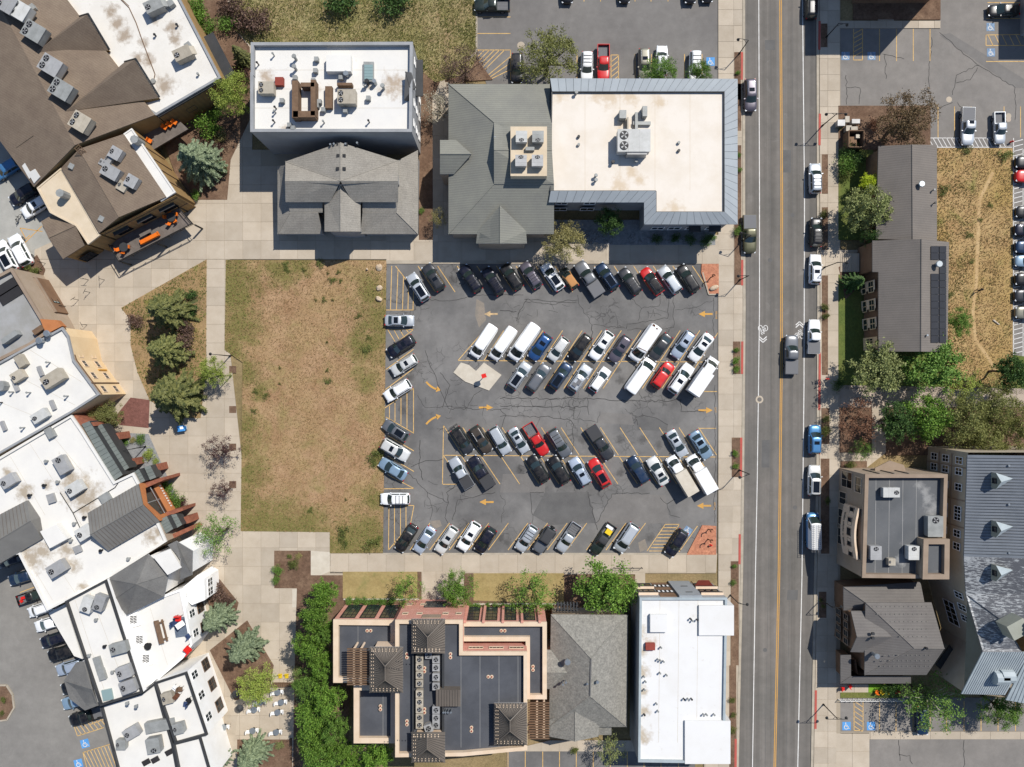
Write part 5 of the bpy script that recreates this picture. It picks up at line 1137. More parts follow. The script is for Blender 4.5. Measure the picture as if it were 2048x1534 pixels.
# ---------- J: white flat-roofed building by the street
J = building('white_roof_building', 'white flat roofed building by the street with grey metal entry roof', 1370, 1350)
flat(J, [(1280, 1196), (1454, 1196), (1450, 1446), (1460, 1446), (1460, 1527), (1277, 1524)], 8.2, 'white_roof_j', 'parapet_grey', (0.35, 0.3, 'metal_pale'))
for (x0, y0, x1, y1, h_) in ((1398, 1211, 1468, 1271, 8.24), (1370, 1442, 1461, 1528, 8.27)):
    mb = MB(); mb.prism([tuple(at(x, y, h_)[:2]) for x, y in ((x0, y0), (x1, y0), (x1, y1), (x0, y1))], 0, h_); mb.build('roof_block', 'white_roof_j', J)
rbox(J, 'roof_hatch', 1318, 1247, 7.85, (2.6, 2.6, .7), 0, 'white_roof_j'); rbox(J, 'red_hatch', 1301, 1294, 7.85, (1.4, 1.0, .6), 0, 'copper_red')
for x, y in ((1380, 1236), (1384, 1240), (1393, 1238), (1321, 1293), (1315, 1317), (1320, 1319), (1326, 1321), (1319, 1344), (1332, 1348), (1287, 1351), (1290, 1361), (1288, 1377), (1312, 1405), (1315, 1420), (1288, 1427), (1367, 1396), (1375, 1396), (1382, 1396), (1406, 1427), (1412, 1427), (1427, 1427)): pipe(J, x, y, 7.85, .55, .09)
for x in (1320, 1358, 1396): roofseam(J, (x, 1200), (x - 3, 1485), 7.856, .05, 'concrete_white')
fJ = Facade(J, (1280, 1196), (1454, 1196), 8.2)
fJ.panel(.455, .715, 0, 8.1, 'metal_eave', .35, 'metal_panel')
for z in (3.0, 6.2): fJ.panel(.56, .64, z, z + .25, 'metal_dark', .4, 'slot')
for u0, u1 in ((.005, .235), (.735, .995)):
    for z in (2.6, 5.9):
        fJ.panel(u0, u1, z, z + .7, 'metal_dark', .34, 'ledge'); fJ.panel(u0, u1, z + .7, z + .78, 'wall_beige', .38, 'ledge_cap')
        for k in range(3): fJ.win(u0 + (u1 - u0) * (.2 + .3 * k), z - 1.2, .9, 1.8, 'trim_black', 'glass_dark', (1, 1))
fJ.panel(.245, .45, 0, 7.6, 'wall_brown', .06)
for k in range(4):
    for z in (2.0, 5.0): fJ.win(.27 + .05 * k, z, .55, 1.2, 'metal_dark', 'wall_white', (1, 1), .09, .07)
pitched(J, [((1389, 1173, 2.6), (1397, 1161, 3.4), (1418, 1161, 3.4), (1428, 1173, 2.6))], 'copper_red', None, name='entry_canopy')
for x in (1391, 1426): p = at(x, 1172, 2.5); mb = MB(); mb.tube((p.x, p.y, 0), (p.x, p.y, 2.5), .07, .07, 6); mb.build('post', 'wood_brown', J)
# ---------- Q: building at the top right, mostly out of the picture
Q = building('brick_building', 'red brown brick building at the top edge beside the street', 1770, -80)
flat(Q, [(1799, -99), (1968, -99), (1968, -330), (1799, -330)], 14.4, 'grey_roof', 'wall_brown', (.5, .4, 'metal_dark'))
Q2 = building('grey_building', 'grey roofed building at the right edge casting shadow on parking stalls', 2100, 70)
flat(Q2, [(2101, -54), (2260, -54), (2260, 30), (2101, 30)], 6.6, 'grey_roof', 'wall_grey', (.4, .3, 'metal_dark'))
# ---------- K: brown shingled building with white flat terrace roof (top left)
K = building('gabled_shops', 'brown shingled shop building with cross gables and stained white flat roof', 200, 120)
HW_ = 6.4
KE = ((-10, -5, 9.6), (150, 290, 9.6), (309, 230, 6.8), (112, -30, 6.8)); KW = ((-10, -5, 9.6), (68, 374, 6.6), (150, 290, 9.6))
pitched(K, [KE, ((-10, -5, 9.6), (112, -30, 6.8), (70, -120, 6.8), (-80, -120, 9.6))], 'shingle_brown', 'wall_yellow', 0.1)
pitched(K, [((-10, -5, 9.6), (150, 290, 9.6), (68, 374, 6.8), (-90, 160, 6.8)), ((-10, -5, 9.6), (-90, 160, 6.8), (-200, 0, 6.8), (-80, -120, 9.6))], 'shingle_brown', 'wall_yellow', 0.1)
flat(K, [(60, -60), (330, -60), (441, 155), (312, 230), (290, 215), (105, -30)], HW_, 'white_roof_k', 'wall_yellow', (0.25, 0.3, 'parapet_grey'))
def cross_gable(tip, rend, e1, e2, he, hr):
    """gable whose ridge runs out of the slope to rend; e1/e2 eave ends"""
    t = plane_at(KE, *tip, .02); r = at(*rend, hr); a = at(*e1, he); b = at(*e2, he); mb = MB()
    for f in ([t, r, a], [t, b, r]):
        n_ = (f[1] - f[0]).cross(f[2] - f[0]); mb.poly(f if n_.z > 0 else f[::-1])
    mb.build('gable_roof', 'shingle_brown', K)
    mb = MB(); mb.poly([a, b, r]); mb.poly([b, a, r])
    for p, q in ((a, b),): mb.poly([(p.x, p.y, 3), (q.x, q.y, 3), q, p]); mb.poly([p, q, (q.x, q.y, 3), (p.x, p.y, 3)])
    mb.poly([(a.x, a.y, 5), a, t, (t.x, t.y, 5)]); mb.poly([(b.x, b.y, 5), b, t, (t.x, t.y, 5)]); mb.poly([t, a, (a.x, a.y, 5)]); mb.poly([t, b, (b.x, b.y, 5)])
    mb.build('gable_wall', 'wall_yellow', K)
    mb = MB()
    for p, q in ((a, r), (r, b)): mb.tube(p + Vector((.12, .1, .05)), q + Vector((.12, .1, .05)), .14, .14, 5)
    mb.build('bargeboard', 'metal_dark', K)
    c = (a + b) / 2; d = (b - a).normalized(); nn = Vector((-d.y, d.x, 0)); nn = nn if nn.x > 0 else -nn; mb = MB(); c = c + nn * .06 + Vector((0, 0, .5))
    mb.poly([c - d * .7 + Vector((0, 0, -.5)), c + d * .7 + Vector((0, 0, -.5)), c + d * .7 + Vector((0, 0, .5)), c - d * .7 + Vector((0, 0, .5))]); mb.build('window', 'glass_dark', K)
cross_gable((70, 105), (175, 29), (218, 101), (158, 34), 6.7, 10.2); cross_gable((132, 223), (270, 119), (318, 196), (248, 125), 6.7, 10.4)
def strip_on(face, pts, name, mat, root, lift=.1):
    P = [plane_at(face, x, y, lift) for x, y in pts]; nn = (P[1] - P[0]).cross(P[2] - P[0]); mb = MB()
    if nn.z < 0: P.reverse()
    mb.poly(P); 
    for e in range(len(P)): a, b = P[e], P[(e + 1) % len(P)]; dz = Vector((0, 0, .25)); mb.poly([a - dz, b - dz, b, a])
    return mb.build(name, mat, root)
FW = ((-10, -5, 9.6), (150, 290, 9.6), (68, 374, 6.8))
strip_on(FW, [(0, 232), (15, 222), (26, 262), (12, 272), (-6, 246)], 'gutter_flat', 'white_roof', K); strip_on(FW, [(12, 272), (19, 268), (66, 352), (60, 358)], 'gutter_flat', 'white_roof', K, .14); strip_on(FW, [(58, 346), (72, 338), (82, 354), (70, 367)], 'gutter_flat', 'white_roof', K, .18)
strip_on(FW, [(27, 262), (70, 272), (36, 296)], 'gable_roof', 'shingle_brown', K, .3)
fK = Facade(K, (441, 155), (312, 230), HW_); fK.panel(.05, .95, .4, 5.6, 'wall_tan', .1); fK.panel(0, 1, 5.7, 6.0, 'metal_dark', .25, 'cornice_band')  # dark band along the wall top stands in for shadow and a gutter
for u in (.25, .6): fK.win(u, 3.0, 1.6, 1.4, 'metal_dark', 'glass_dark', (2, 1))
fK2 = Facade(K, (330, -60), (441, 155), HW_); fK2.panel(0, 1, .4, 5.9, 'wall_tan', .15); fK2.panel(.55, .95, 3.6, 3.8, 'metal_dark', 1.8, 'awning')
roofseam(K, (240, -5), (258, 12), 6.17, .09, 'wood_brown')
mb = MB(); P = [at(x, y, 6.2) for x, y in ((238, -5), (258, 15), (272, 45), (286, 85), (300, 122), (310, 148), (307, 163))]
for a, b in zip(P, P[1:]): mb.tube(a, b, .07, .07, 5)
mb.build('drain_pipe', 'wood_brown', K); pipe(K, 307, 163, 6.15, .25, .4, 'plastic_black', False)
# rooftop units on the brown slope stand on tan curbs
kh = [(66, 62), (100, 130), (121, 178), (159, 243), (38, 20), (12, 6)]
for i, (x, y) in enumerate(kh):
    hh = plane_at(KE, x, y).z - .6; rbox(K, 'unit_curb', x + 6, y + 4, hh - .2, (2.8, 2.2, .9), math.radians(-31), 'tan_roof')
    hvac(x, y, hh + .65, 3.0 if i < 3 else 2.6, 2.4, 1.6, -31 + (180 if i % 2 else 0) * 0, 'grey air conditioner on tan curb, %s from the lower end of brown shingle slope' % ORDN[[2, 3, 1, 0, 4, 5][i] if False else [3, 2, 1, 0, 4, 5][i]], 2, group='units on the brown slope')
for i, (x, y, n_) in enumerate(((306, 10, 'upper'), (364, 106, 'lower'))): hvac(x, y, 6.2, 2.6, 1.7, 1.5, 25, 'grey air conditioner, %s one of two near the right edge of stained white roof' % n_, 1, True)
for x, y in ((312, 72), (356, 52), (378, 118), (398, 150)): pipe(K, x, y, 6.2, .5, .12)
for x, y in ((62, 14), (375, 90), (340, 5)): rbox(K, 'vent_box', x, y, 6.2 if x > 200 else 8.2, (.9, .9, .8), .6, 'duct')
# ---------- L: brown and tan building with deck
Lb = building('deck_restaurant', 'tan sided restaurant with brown shingle roof and long dining deck', 230, 390)
LR = ((158, 298, 8.8), (238, 434, 8.8), (332, 394, 7.6), (247, 268, 7.6))
pitched(Lb, [LR, ((158, 298, 8.8), (122, 336, 7.6), (198, 466, 7.6), (238, 434, 8.8))], 'shingle_brown', 'wall_tan', 0.35)
flat(Lb, [(247, 268), (263, 257), (350, 384), (322, 402)], 7.4, 'white_roof', 'wall_tan', (.12, .15, 'white_roof')); flat(Lb, [(74, 376), (122, 336), (199, 470), (176, 488), (152, 452), (100, 425)], 7.3, 'tan_roof', 'wall_tan', (.12, .15, 'tan_roof'))
pitched(Lb, [((82, 443, 6.0), (128, 416, 6.0), (150, 452, 7.4), (97, 476, 7.4)), ((97, 476, 7.4), (150, 452, 7.4), (170, 490, 6.0), (126, 518, 6.0))], 'shingle_brown', 'wall_tan', 0.35)
fL = Facade(Lb, (200, 466), (350, 390), 7.4); fL.panel(0, 1, 0, 7.2, 'wall_tan', .05)
for u in (.18, .5, .8): fL.win(u, 4.4, 2.4, 1.8, 'trim_black', 'glass_dark', (2, 1)); fL.panel(u - .1, u + .1, 5.5, 5.65, 'metal_dark', .6, 'awning')
for z in (2.8, 6.3): fL.panel(0, 1, z, z + .18, 'wood_brown', .12, 'trim_board')
fL2 = Facade(Lb, (126, 518), (170, 490), 6.0); fL2.win(.5, 2.2, 2.2, 2.4, 'trim_black', 'glass_dark', (3, 1))
fL3 = Facade(Lb, (263, 257), (350, 384), 7.4)
for k in range(5): fL3.panel(.1 + .18 * k, .11 + .18 * k, 1, 7, 'wood_brown', .12, 'trim_board')
DKH = 2.8; DK = [(217, 489), (353, 411), (384, 447), (237, 522)]
mb = MB(); mb.prism([tuple(at(x, y, DKH)[:2]) for x, y in DK], DKH - .3, DKH); dk = mb.build('deck', 'wood_grey', Lb)
for a, b in zip(DK, DK[1:] + DK[:1]):
    if a == DK[0]: continue
    A_, B_2 = at(*a, DKH + 1), at(*b, DKH + 1); mb = MB(); mb.tube(A_, B_2, .07, .07, 6); mb.tube(A_ - Vector((0, 0, .5)), B_2 - Vector((0, 0, .5)), .04, .04, 6)
    n = max(2, int((B_2 - A_).length / 2))
    for k in range(n + 1): p = A_.lerp(B_2, k / n); mb.tube((p.x, p.y, DKH), (p.x, p.y, DKH + 1), .05, .05, 6)
    mb.build('railing', 'trim_black', Lb)
for x, y in DK + [(310, 485)]: p = at(x, y, DKH); mb = MB(); mb.tube((p.x * .99, p.y * .99, 0), (p.x * .99, p.y * .99, DKH), .15, .15, 6); mb.build('post', 'trim_black', Lb)
hvac_row([(230, 306, 1.7, 1.7, 1.2, -30), (217, 318, 1.0, 1.4, .8, -30), (220, 343, 2.6, 1.8, 1.4, -30), (262, 362, 1.7, 1.7, 1.2, -30), (244, 372, 1.4, 1.4, .8, -30), (205, 325, 1.0, .9, .7, -30)], 8.0, 'in the cluster on the brown roof above the dining deck', group='units above the dining deck')
pipe(Lb, 134, 392, 7.2, 1.8, .62, 'duct', False); pipe(Lb, 283, 288, 6.5, 2.2, .62, 'duct', False); rbox(Lb, 'skylight', 202, 437, 7.9, (.8, .8, .3), -.5, 'duct'); rbox(Lb, 'skylight', 267, 398, 7.9, (.9, .8, .3), -.5, 'duct'); rbox(Lb, 'skylight', 142, 332, 8.0, (.8, .8, .3), -.5, 'duct')
mb = MB(); a, b = at(152, 292, 9.8), at(170, 310, 8.6)
for s_ in (-.3, .3): mb.tube(a + Vector((s_, s_, 0)), b + Vector((s_, s_, 0)), .05, .05, 5)
for k in range(6): c = a.lerp(b, (k + .5) / 6); mb.tube(c + Vector((-.3, -.3, 0)), c + Vector((.3, .3, 0)), .04, .04, 5)
mb.build('roof_ladder', 'wood_brown', Lb)
# ---------- M: grey flat roof
Mb = building('grey_roof_shop', 'shop with grey flat roof, two dark roof panels and tan parapet', 40, 630)
flat(Mb, [(-120, 610), (23, 536), (84, 637), (97, 664), (60, 690), (-120, 780)], 7.6, 'grey_roof', 'wall_stucco', (.6, .4, 'parapet_brown'))
flat(Mb, [(40, 548), (62, 560), (112, 622), (85, 637)], 3.0, 'dark_roof', 'wall_brown', (.3, .3, 'parapet_brown'))
flat(Mb, [(53, 551), (70, 554), (111, 623), (103, 626)], 3.5, 'parapet_brown', 'wall_brown', (.1, .1, 'parapet_brown'))
fM = Facade(Mb, (62, 555), (112, 622), 3.0); fM.win(.5, 1.7, 3.6, 1.6, 'trim_black', 'glass_teal', (4, 2), .09, .3)
for k, (x, y) in enumerate(((14, 573), (20, 590))): rbox(Mb, 'roof_panel', x, y, 7.02, (3.6, 1.5, .25), math.radians(32), 'solar')
mb = MB(); mb.prism([tuple(at(x, y, 7.7)[:2]) for x, y in ((80, 638), (112, 640), (124, 652), (92, 668))], 6.5, 7.7); mb.build('roof_block', 'rust_panel', Mb)
rbox(Mb, 'vent_box', 18, 674, 7.0, (2.6, .8, 1.2), .6, 'duct'); rbox(Mb, 'vent_box', 75, 660, 7.0, (1.6, .8, 1.0), .6, 'wood_brown')
# ---------- N: cream stucco building with white roof
N = building('cream_building', 'cream stucco building with white flat roof and small square windows', 90, 780)
flat(N, [(-120, 790), (124, 655), (136, 672), (147, 720), (198, 789), (142, 825), (-120, 975)], 7.8, 'white_roof', 'wall_cream', (.4, .25, 'parapet_grey'))
fN = Facade(N, (124, 655), (147, 720), 7.8); fN2 = Facade(N, (147, 720), (198, 789), 7.8)
for z in (2.2, 5.6): fN.win(.35, z, 1.2, 1.1, 'wall_beige', 'glass', (2, 1)); fN.win(.8, z, 1.2, 1.1, 'wall_beige', 'glass', (2, 1))
for z in (2.2, 5.6): fN2.win(.1, z, 1.2, 1.1, 'wall_beige', 'glass', (2, 1)); fN2.win(.45, z, 1.2, 1.1, 'wall_beige', 'glass', (2, 1)); fN2.win(.85, z, 1.2, 1.1, 'wall_beige', 'glass', (2, 1))
fN.panel(.6, .63, 0, 7.7, 'wood_brown', .15, 'downpipe'); fN2.panel(.66, .69, 0, 7.7, 'wood_brown', .15, 'downpipe'); fN2.panel(.26, .3, 1.0, 3.2, 'orange_paint', .2, 'orange_sign')
fN.panel(0, 1, 7.0, 7.3, 'wood_brown', .1, 'cornice_band'); fN2.panel(0, 1, 7.0, 7.3, 'wood_brown', .1, 'cornice_band')
fN3 = Facade(N, (198, 789), (142, 825), 7.8); fN3.panel(0, 1, .1, 7.2, 'wall_cream', .04)
hvac(104, 757, 7.4, 3.2, 1.8, 1.5, 32, 'large grey air conditioner in the middle of the cream building roof', 1); hvac(34, 752, 7.4, 1.8, 1.4, 1.1, 32, 'small grey air conditioner near the left of the cream building roof', 1); hvac(78, 832, 7.4, 2.4, 1.4, 1.1, 32, 'grey air conditioner near the lower edge of the cream building roof', 1)
pipe(N, 10, 772, 7.4, 1.3, .8, 'duct', False); pipe(N, 88, 682, 7.4, 1.2, .3, 'steel'); pipe(N, 103, 668, 7.4, 1.2, .3, 'steel')
for x, y in ((101, 725), (62, 785), (137, 792), (28, 784), (50, 855), (5, 805)): pipe(N, x, y, 7.4, 1.0, .1)
for x, y in ((79, 742), (30, 773), (104, 810), (5, 852)): rbox(N, 'vent_box', x, y, 7.4, (.5, 1.5, .5), .4, 'hvac_grey')
rbox(N, 'roof_box', 39, 722, 7.4, (1.2, 1.8, 1.0), .55, 'hvac_tan')
# ---------- O: white roofed shop with slate and rust panels
O = building('slate_front_shop', 'white roofed shop with slate panels, brick piers and rust coloured gable', 170, 1020)
flat(O, [(-120, 985), (142, 830), (164, 862), (228, 964), (266, 946), (300, 1010), (332, 1083), (285, 1113), (213, 1158), (130, 1203), (94, 1221), (37, 1108), (-120, 1140)], 7.2, 'white_roof_o', 'wall_stucco', (.35, .3, 'white_roof'))
G2 = (((180, 1069, 9.4), (285, 1010, 9.4), (276, 968, 7.5), (175, 1026, 7.5)), ((180, 1069, 9.4), (216, 1102, 7.5), (318, 1043, 7.5), (285, 1010, 9.4)))
pitched(O, list(G2), 'metal_grey', 'metal_grey', 0.05, z0=6.5); seams(O, ((175, 1026, 7.5), (276, 968, 7.5), (285, 1010, 9.4), (180, 1069, 9.4)), 16, mat='metal_brown', w=.04); seams(O, ((180, 1069, 9.4), (285, 1010, 9.4), (318, 1043, 7.5), (216, 1102, 7.5)), 16, mat='metal_brown', w=.04)
G1 = (((-60, 1115, 9.2), (61, 1041, 9.2), (53, 1001, 7.4), (-60, 1060, 7.4)), ((-60, 1115, 9.2), (-40, 1150, 7.4), (84, 1078, 7.4), (61, 1041, 9.2)))
pitched(O, list(G1), 'metal_grey', 'metal_grey', 0.05, z0=6.0); seams(O, ((-60, 1060, 7.4), (53, 1001, 7.4), (61, 1041, 9.2), (-60, 1115, 9.2)), 16, mat='metal_brown', w=.04)
# slate panels, glazing and brick piers of the front
def slat_patch(poly, h, n, mat, name='slate'):
    a, b, c, d = [at(x, y, h) for x, y in poly]
    for k in range(n):
        t0, t1 = (k + .03) / n, (k + .97) / n; q = [a.lerp(d, t0), b.lerp(c, t0), b.lerp(c, t1), a.lerp(d, t1)]; mb = MB(); mb.prism([(p.x, p.y) for p in q], h - .12, h); mb.build(name, mat, O)
    mb = MB(); mb.prism([(p.x, p.y) for p in (a, b, c, d)], 3.0, h - .1); mb.build('canopy_core', 'metal_dark', O)
slat_patch([(163, 848), (178, 842), (245, 950), (228, 962)], 6.9, 14, 'slate_panel'); slat_patch([(192, 852), (203, 848), (258, 936), (245, 944)], 5.6, 12, 'slate_panel')
slat_patch([(266, 945), (277, 938), (290, 962), (278, 968)], 6.6, 4, 'slate_panel'); slat_patch([(288, 934), (300, 931), (312, 955), (300, 960)], 5.2, 4, 'slate_panel'); slat_patch([(318, 1040), (333, 1032), (346, 1058), (332, 1067)], 6.4, 5, 'slate_panel'); slat_patch([(340, 1030), (352, 1028), (364, 1050), (352, 1057)], 5.0, 4, 'slate_panel')
for poly, h in (([(142, 826), (183, 845), (190, 852), (160, 850)], 6.6), ([(287, 967), (327, 954), (328, 960), (293, 975)], 5.6), ([(325, 1026), (366, 1015), (366, 1021), (329, 1035)], 4.6), ([(331, 1074), (375, 1055), (380, 1061), (334, 1083)], 4.6)):
    mb = MB(); mb.prism([tuple(at(x, y, h)[:2]) for x, y in poly], 0, h); mb.build('brick_pier', 'rust_panel' if poly[0][0] in (276, 300) else 'brick_red', O)
for x, y in ((230, 874), (258, 926), (307, 937), (370, 1041)): rbox(O, 'brick_pier', x, y, 0, (1.4, 1.1, 3.4), math.radians(16), 'brick_red')
fR = Facade(O, (276, 968), (318, 1043), 7.5)
FP = lambda u, z, d: fR.a + fR.t * (u * fR.len) + fR.n * d + Vector((0, 0, z))
mb = MB(); mb.poly([FP(0, 0, .06), FP(1, 0, .06), FP(1, 7.3, .06), FP(.5, 9.1, .06), FP(0, 7.3, .06)]); mb.build('gable_wall', 'rust_panel', O)
mb = MB(); mb.poly([FP(.14, 3.0, .1), FP(.86, 3.0, .1), FP(.86, 6.3, .1), FP(.5, 7.9, .1), FP(.14, 6.3, .1)]); gz = mb.build('gable_glazing', 'glass_dark', O)
mb = MB(); fR.vb(mb, .14 * fR.len, .86 * fR.len, 4.9, 5.0, .1, .16); fR.vb(mb, .49 * fR.len, .51 * fR.len, 3.0, 7.8, .1, .17); mb.build('mullion', 'steel', gz)
sgn = fR.panel(.08, .92, 2.9, 4.1, 'rust_panel', .8, 'sign_board'); mb = MB()
for i in range(9): fR.vb(mb, (.2 + .068 * i) * fR.len, (.235 + .068 * i) * fR.len, 3.3, 3.75, .8, .83)
mb.build('lettering', 'white_paint', sgn)
text('SHOPS', 0, 0, .1, 0, 'white_paint', O, 0) if False else None
fO = Facade(O, (164, 862), (228, 964), 6.9)
hvac_row([(15, 962, 2.2, 1.6, 1.3, 32), (122, 930, 2.6, 1.7, 1.3, -60), (148, 977, 2.4, 1.7, 1.3, 32), (168, 1065, 2.4, 1.8, 1.4, 32), (112, 1138, 2.6, 1.8, 1.4, 32)], 6.85, 'from the top on the stained white roof with metal gables', group='units on the stained white roof')
mb = MB(); mb.prism([tuple(at(x, y, 8.2)[:2]) for x, y in ((80, 1063), (112, 1048), (134, 1078), (99, 1097))], 6.8, 8.2); mb.build('roof_box', 'white_roof', O)
rbox(O, 'roof_box', 98, 866, 6.85, (1.0, 1.6, .8), .5, 'duct'); rbox(O, 'roof_box', 209, 996, 6.85, (1.6, 1.3, .5), .55, 'duct'); rbox(O, 'roof_box', 154, 1099, 6.85, (1.1, 1.1, .4), .4, 'hvac_grey'); rbox(O, 'roof_box', 101, 997, 6.85, (1.1, 1.4, .5), .3, 'hvac_grey')
for x, y in ((96, 922), (119, 963), (63, 990), (172, 1034), (152, 1046), (145, 1080), (205, 1100), (260, 1116), (92, 970)): pipe(O, x, y, 6.85, .6, .16)
mb = MB(); P = [at(x, y, 6.95) for x, y in ((120, 985), (146, 1026), (230, 975), (236, 966))]
for a, b in zip(P, P[1:]): mb.tube(a, b, .06, .06, 5)
P = [at(x, y, 6.95) for x, y in ((146, 1026), (160, 1056))]; mb.tube(P[0], P[1], .06, .06, 5); mb.build('gas_pipe', 'trim_black', O)
# ---------- P: white Victorian building
Pb = building('victorian_building', 'white victorian building with turret roofs, roof terrace and tall sash windows', 290, 1330)
PD = (.45, .24, 'metal_dark')
flat(Pb, [(130, 1203), (211, 1160), (284, 1386), (200, 1412)], 9.4, 'white_roof', 'wall_white', PD)
flat(Pb, [(219, 1180), (258, 1228), (330, 1190), (362, 1178), (384, 1290), (365, 1317), (310, 1364), (284, 1384)], 6.8, 'white_roof', 'wall_white', (.3, .3, 'wall_white'))
flat(Pb, [(200, 1412), (284, 1386), (310, 1366), (327, 1428), (345, 1488), (362, 1580), (245, 1580)], 7.4, 'white_roof', 'wall_white', PD)
flat(Pb, [(308, 1366), (372, 1345), (414, 1470), (350, 1488)], 8.2, 'white_roof', 'wall_white', PD)
flat(Pb, [(345, 1488), (400, 1474), (425, 1560), (364, 1580)], 8.0, 'white_roof', 'wall_white', PD)
pitched(Pb, [((214, 1158, 8.2), (226, 1200, 8.0), (273, 1168, 10.2)), ((226, 1200, 8.0), (254, 1230, 7.8), (273, 1168, 10.2)), ((254, 1230, 7.8), (328, 1193, 7.8), (273, 1168, 10.2)), ((328, 1193, 7.8), (337, 1148, 8.0), (273, 1168, 10.2)), ((337, 1148, 8.0), (296, 1108, 8.2), (273, 1168, 10.2)), ((296, 1108, 8.2), (214, 1158, 8.2), (273, 1168, 10.2))], 'shingle_dark', 'wall_white', .4, trim='parapet_grey')
pitched(Pb, [((335, 1090, 8.6), (352, 1082, 8.6), (385, 1102, 8.4), (384, 1150, 8.0), (360, 1160, 8.0), (362, 1118, 9.4))], 'shingle_dark', 'wall_white', .3, trim='parapet_grey')
mb = MB(); mb.prism([tuple(at(x, y, 9.0)[:2]) for x, y in ((305, 1112), (340, 1098), (363, 1135), (335, 1150))], 6, 9.0); mb.build('roof_block', 'white_roof', Pb)
pitched(Pb, [((128, 1361, 7.6), (152, 1325, 7.6), (169, 1323, 8.0), (184, 1378, 9.4)), ((169, 1323, 8.0), (196, 1411, 8.0), (184, 1378, 9.4)), ((196, 1411, 8.0), (170, 1421, 7.6), (139, 1398, 7.6), (128, 1361, 7.6), (184, 1378, 9.4))], 'shingle_dark', 'wall_white', .3, trim='parapet_grey')
mb = MB(); mb.prism([tuple(at(x, y, 4.4)[:2]) for x, y in ((97, 1226), (130, 1208), (165, 1318), (148, 1312))], 0, 4.4); mb.build('wing', 'white_roof', Pb)
fP = Facade(Pb, (362, 1178), (384, 1290), 6.8)
for u in (.15, .5, .85): fP.win(u, 5.0, 1.2, 1.9, 'wall_white', 'glass', (2, 2)); fP.win(u, 2.0, 1.6, 2.2, 'wood_brown', 'glass', (2, 2))
fP2 = Facade(Pb, (372, 1345), (414, 1470), 8.2)
for u in (.12, .45, .8): fP2.win(u, 6.2, 1.2, 2.0, 'wall_white', 'glass', (2, 2)); fP2.win(u, 2.2, 1.8, 2.2, 'wood_brown', 'glass', (2, 2))
fP3 = Facade(Pb, (337, 1148), (360, 1160), 8.0)
mb = MB(); mb.prism([tuple(at(x, y, 5.6)[:2]) for x, y in ((362, 1178), (395, 1150), (408, 1158), (410, 1200), (384, 1210), (372, 1200))], 0, 5.6); bay = mb.build('bay', 'wall_white', Pb)
fP4 = Facade(Pb, (408, 1158), (410, 1200), 5.6); fP4.win(.3, 3.6, 1.3, 2.0, 'wall_white', 'glass', (2, 2)); fP4.win(.75, 3.6, 1.3, 2.0, 'wall_white', 'glass', (2, 2))
for a, b in (((283, 1385), (310, 1362)),):
    mb = MB(); A_, B_2 = at(*a, 8.0), at(*b, 8.0)
    for dz in (0, -.4, -.8): mb.tube(A_ + Vector((0, 0, dz)), B_2 + Vector((0, 0, dz)), .05, .05, 5)
    mb.build('railing', 'trim_black', Pb)
hvac_row([(173, 1210, 2.2, 1.6, 1.3, 70), (197, 1206, 2.2, 1.6, 1.3, 70), (236, 1297, 2.4, 1.6, 1.2, 15), (247, 1345, 2.0, 1.8, 1.3, 20), (255, 1374, 2.2, 1.8, 1.3, 20)], 8.95, 'from the top on the upper white roof of victorian building', group='units on the upper victorian roof')
hvac_row([(334, 1397, 1.6, 1.6, 1.2, 15, 7.75), (262, 1466, 2.2, 1.6, 1.2, 30, 6.95), (356, 1458, 1.5, 1.5, 1.2, 15, 7.75), (306, 1492, 2.2, 1.9, 1.4, 100, 6.95), (241, 1490, 1.4, 1.4, 1.1, 0, 6.95)], 7.0, 'from the top on the lower white roof of victorian building', group='units on the lower victorian roof')
rbox(Pb, 'skylight', 214, 1390, 8.95, (1.5, 1.6, .3), .2, 'glass_teal'); rbox(Pb, 'duct', 196, 1332, 8.95, (1.0, 2.6, .5), .3, 'duct'); rbox(Pb, 'duct', 202, 1350, 8.95, (1.0, 1.6, .6), .3, 'duct'); rbox(Pb, 'duct', 320, 1452, 6.95, (4.6, 1.6, 1.0), .2, 'duct')
for x, y in ((195, 1238), (212, 1291), (181, 1309), (228, 1342), (257, 1404), (275, 1410)): pipe(Pb, x, y, 8.95, .5, .16)
for x, y in ((338, 1505), (310, 1520), (292, 1525)): rbox(Pb, 'roof_panel', x, y, 6.95, (1.2, .8, .15), .5, 'solar')
for x, y in ((267, 1240), (279, 1280), (292, 1318)):
    v = rbox(Pb, 'louvre_vent', x, y, 6.5, (1.4, 2.1, .35), math.radians(17), 'wall_white')
    for k in range(10): rbox(v, 'slat', x - 4 + (k % 2) * 7 + .0, y - 7 + 3.2 * (k // 2), 6.86, (.5, .14, .03), math.radians(17), 'trim_black')
text('SHOPS', 0, 0, .1, 0, 'white_paint', Pb, 0) if False else None

for root, h, segs in ((N, 7.405, [((20, 745), (150, 810)), ((-10, 800), (100, 845)), ((60, 700), (165, 765))]), (O, 6.855, [((20, 912), (90, 1030)), ((60, 888), (170, 1060)), ((100, 865), (210, 1000)), ((60, 1125), (105, 1200)), ((100, 1110), (150, 1185))]), (Pb, 8.955, [((150, 1200), (215, 1400)), ((180, 1185), (255, 1385))]), (Pb, 6.505, [((255, 1240), (300, 1370)), ((300, 1215), (335, 1330))])):
    for a, b in segs: roofseam(root, a, b, h, .05, 'concrete_white')
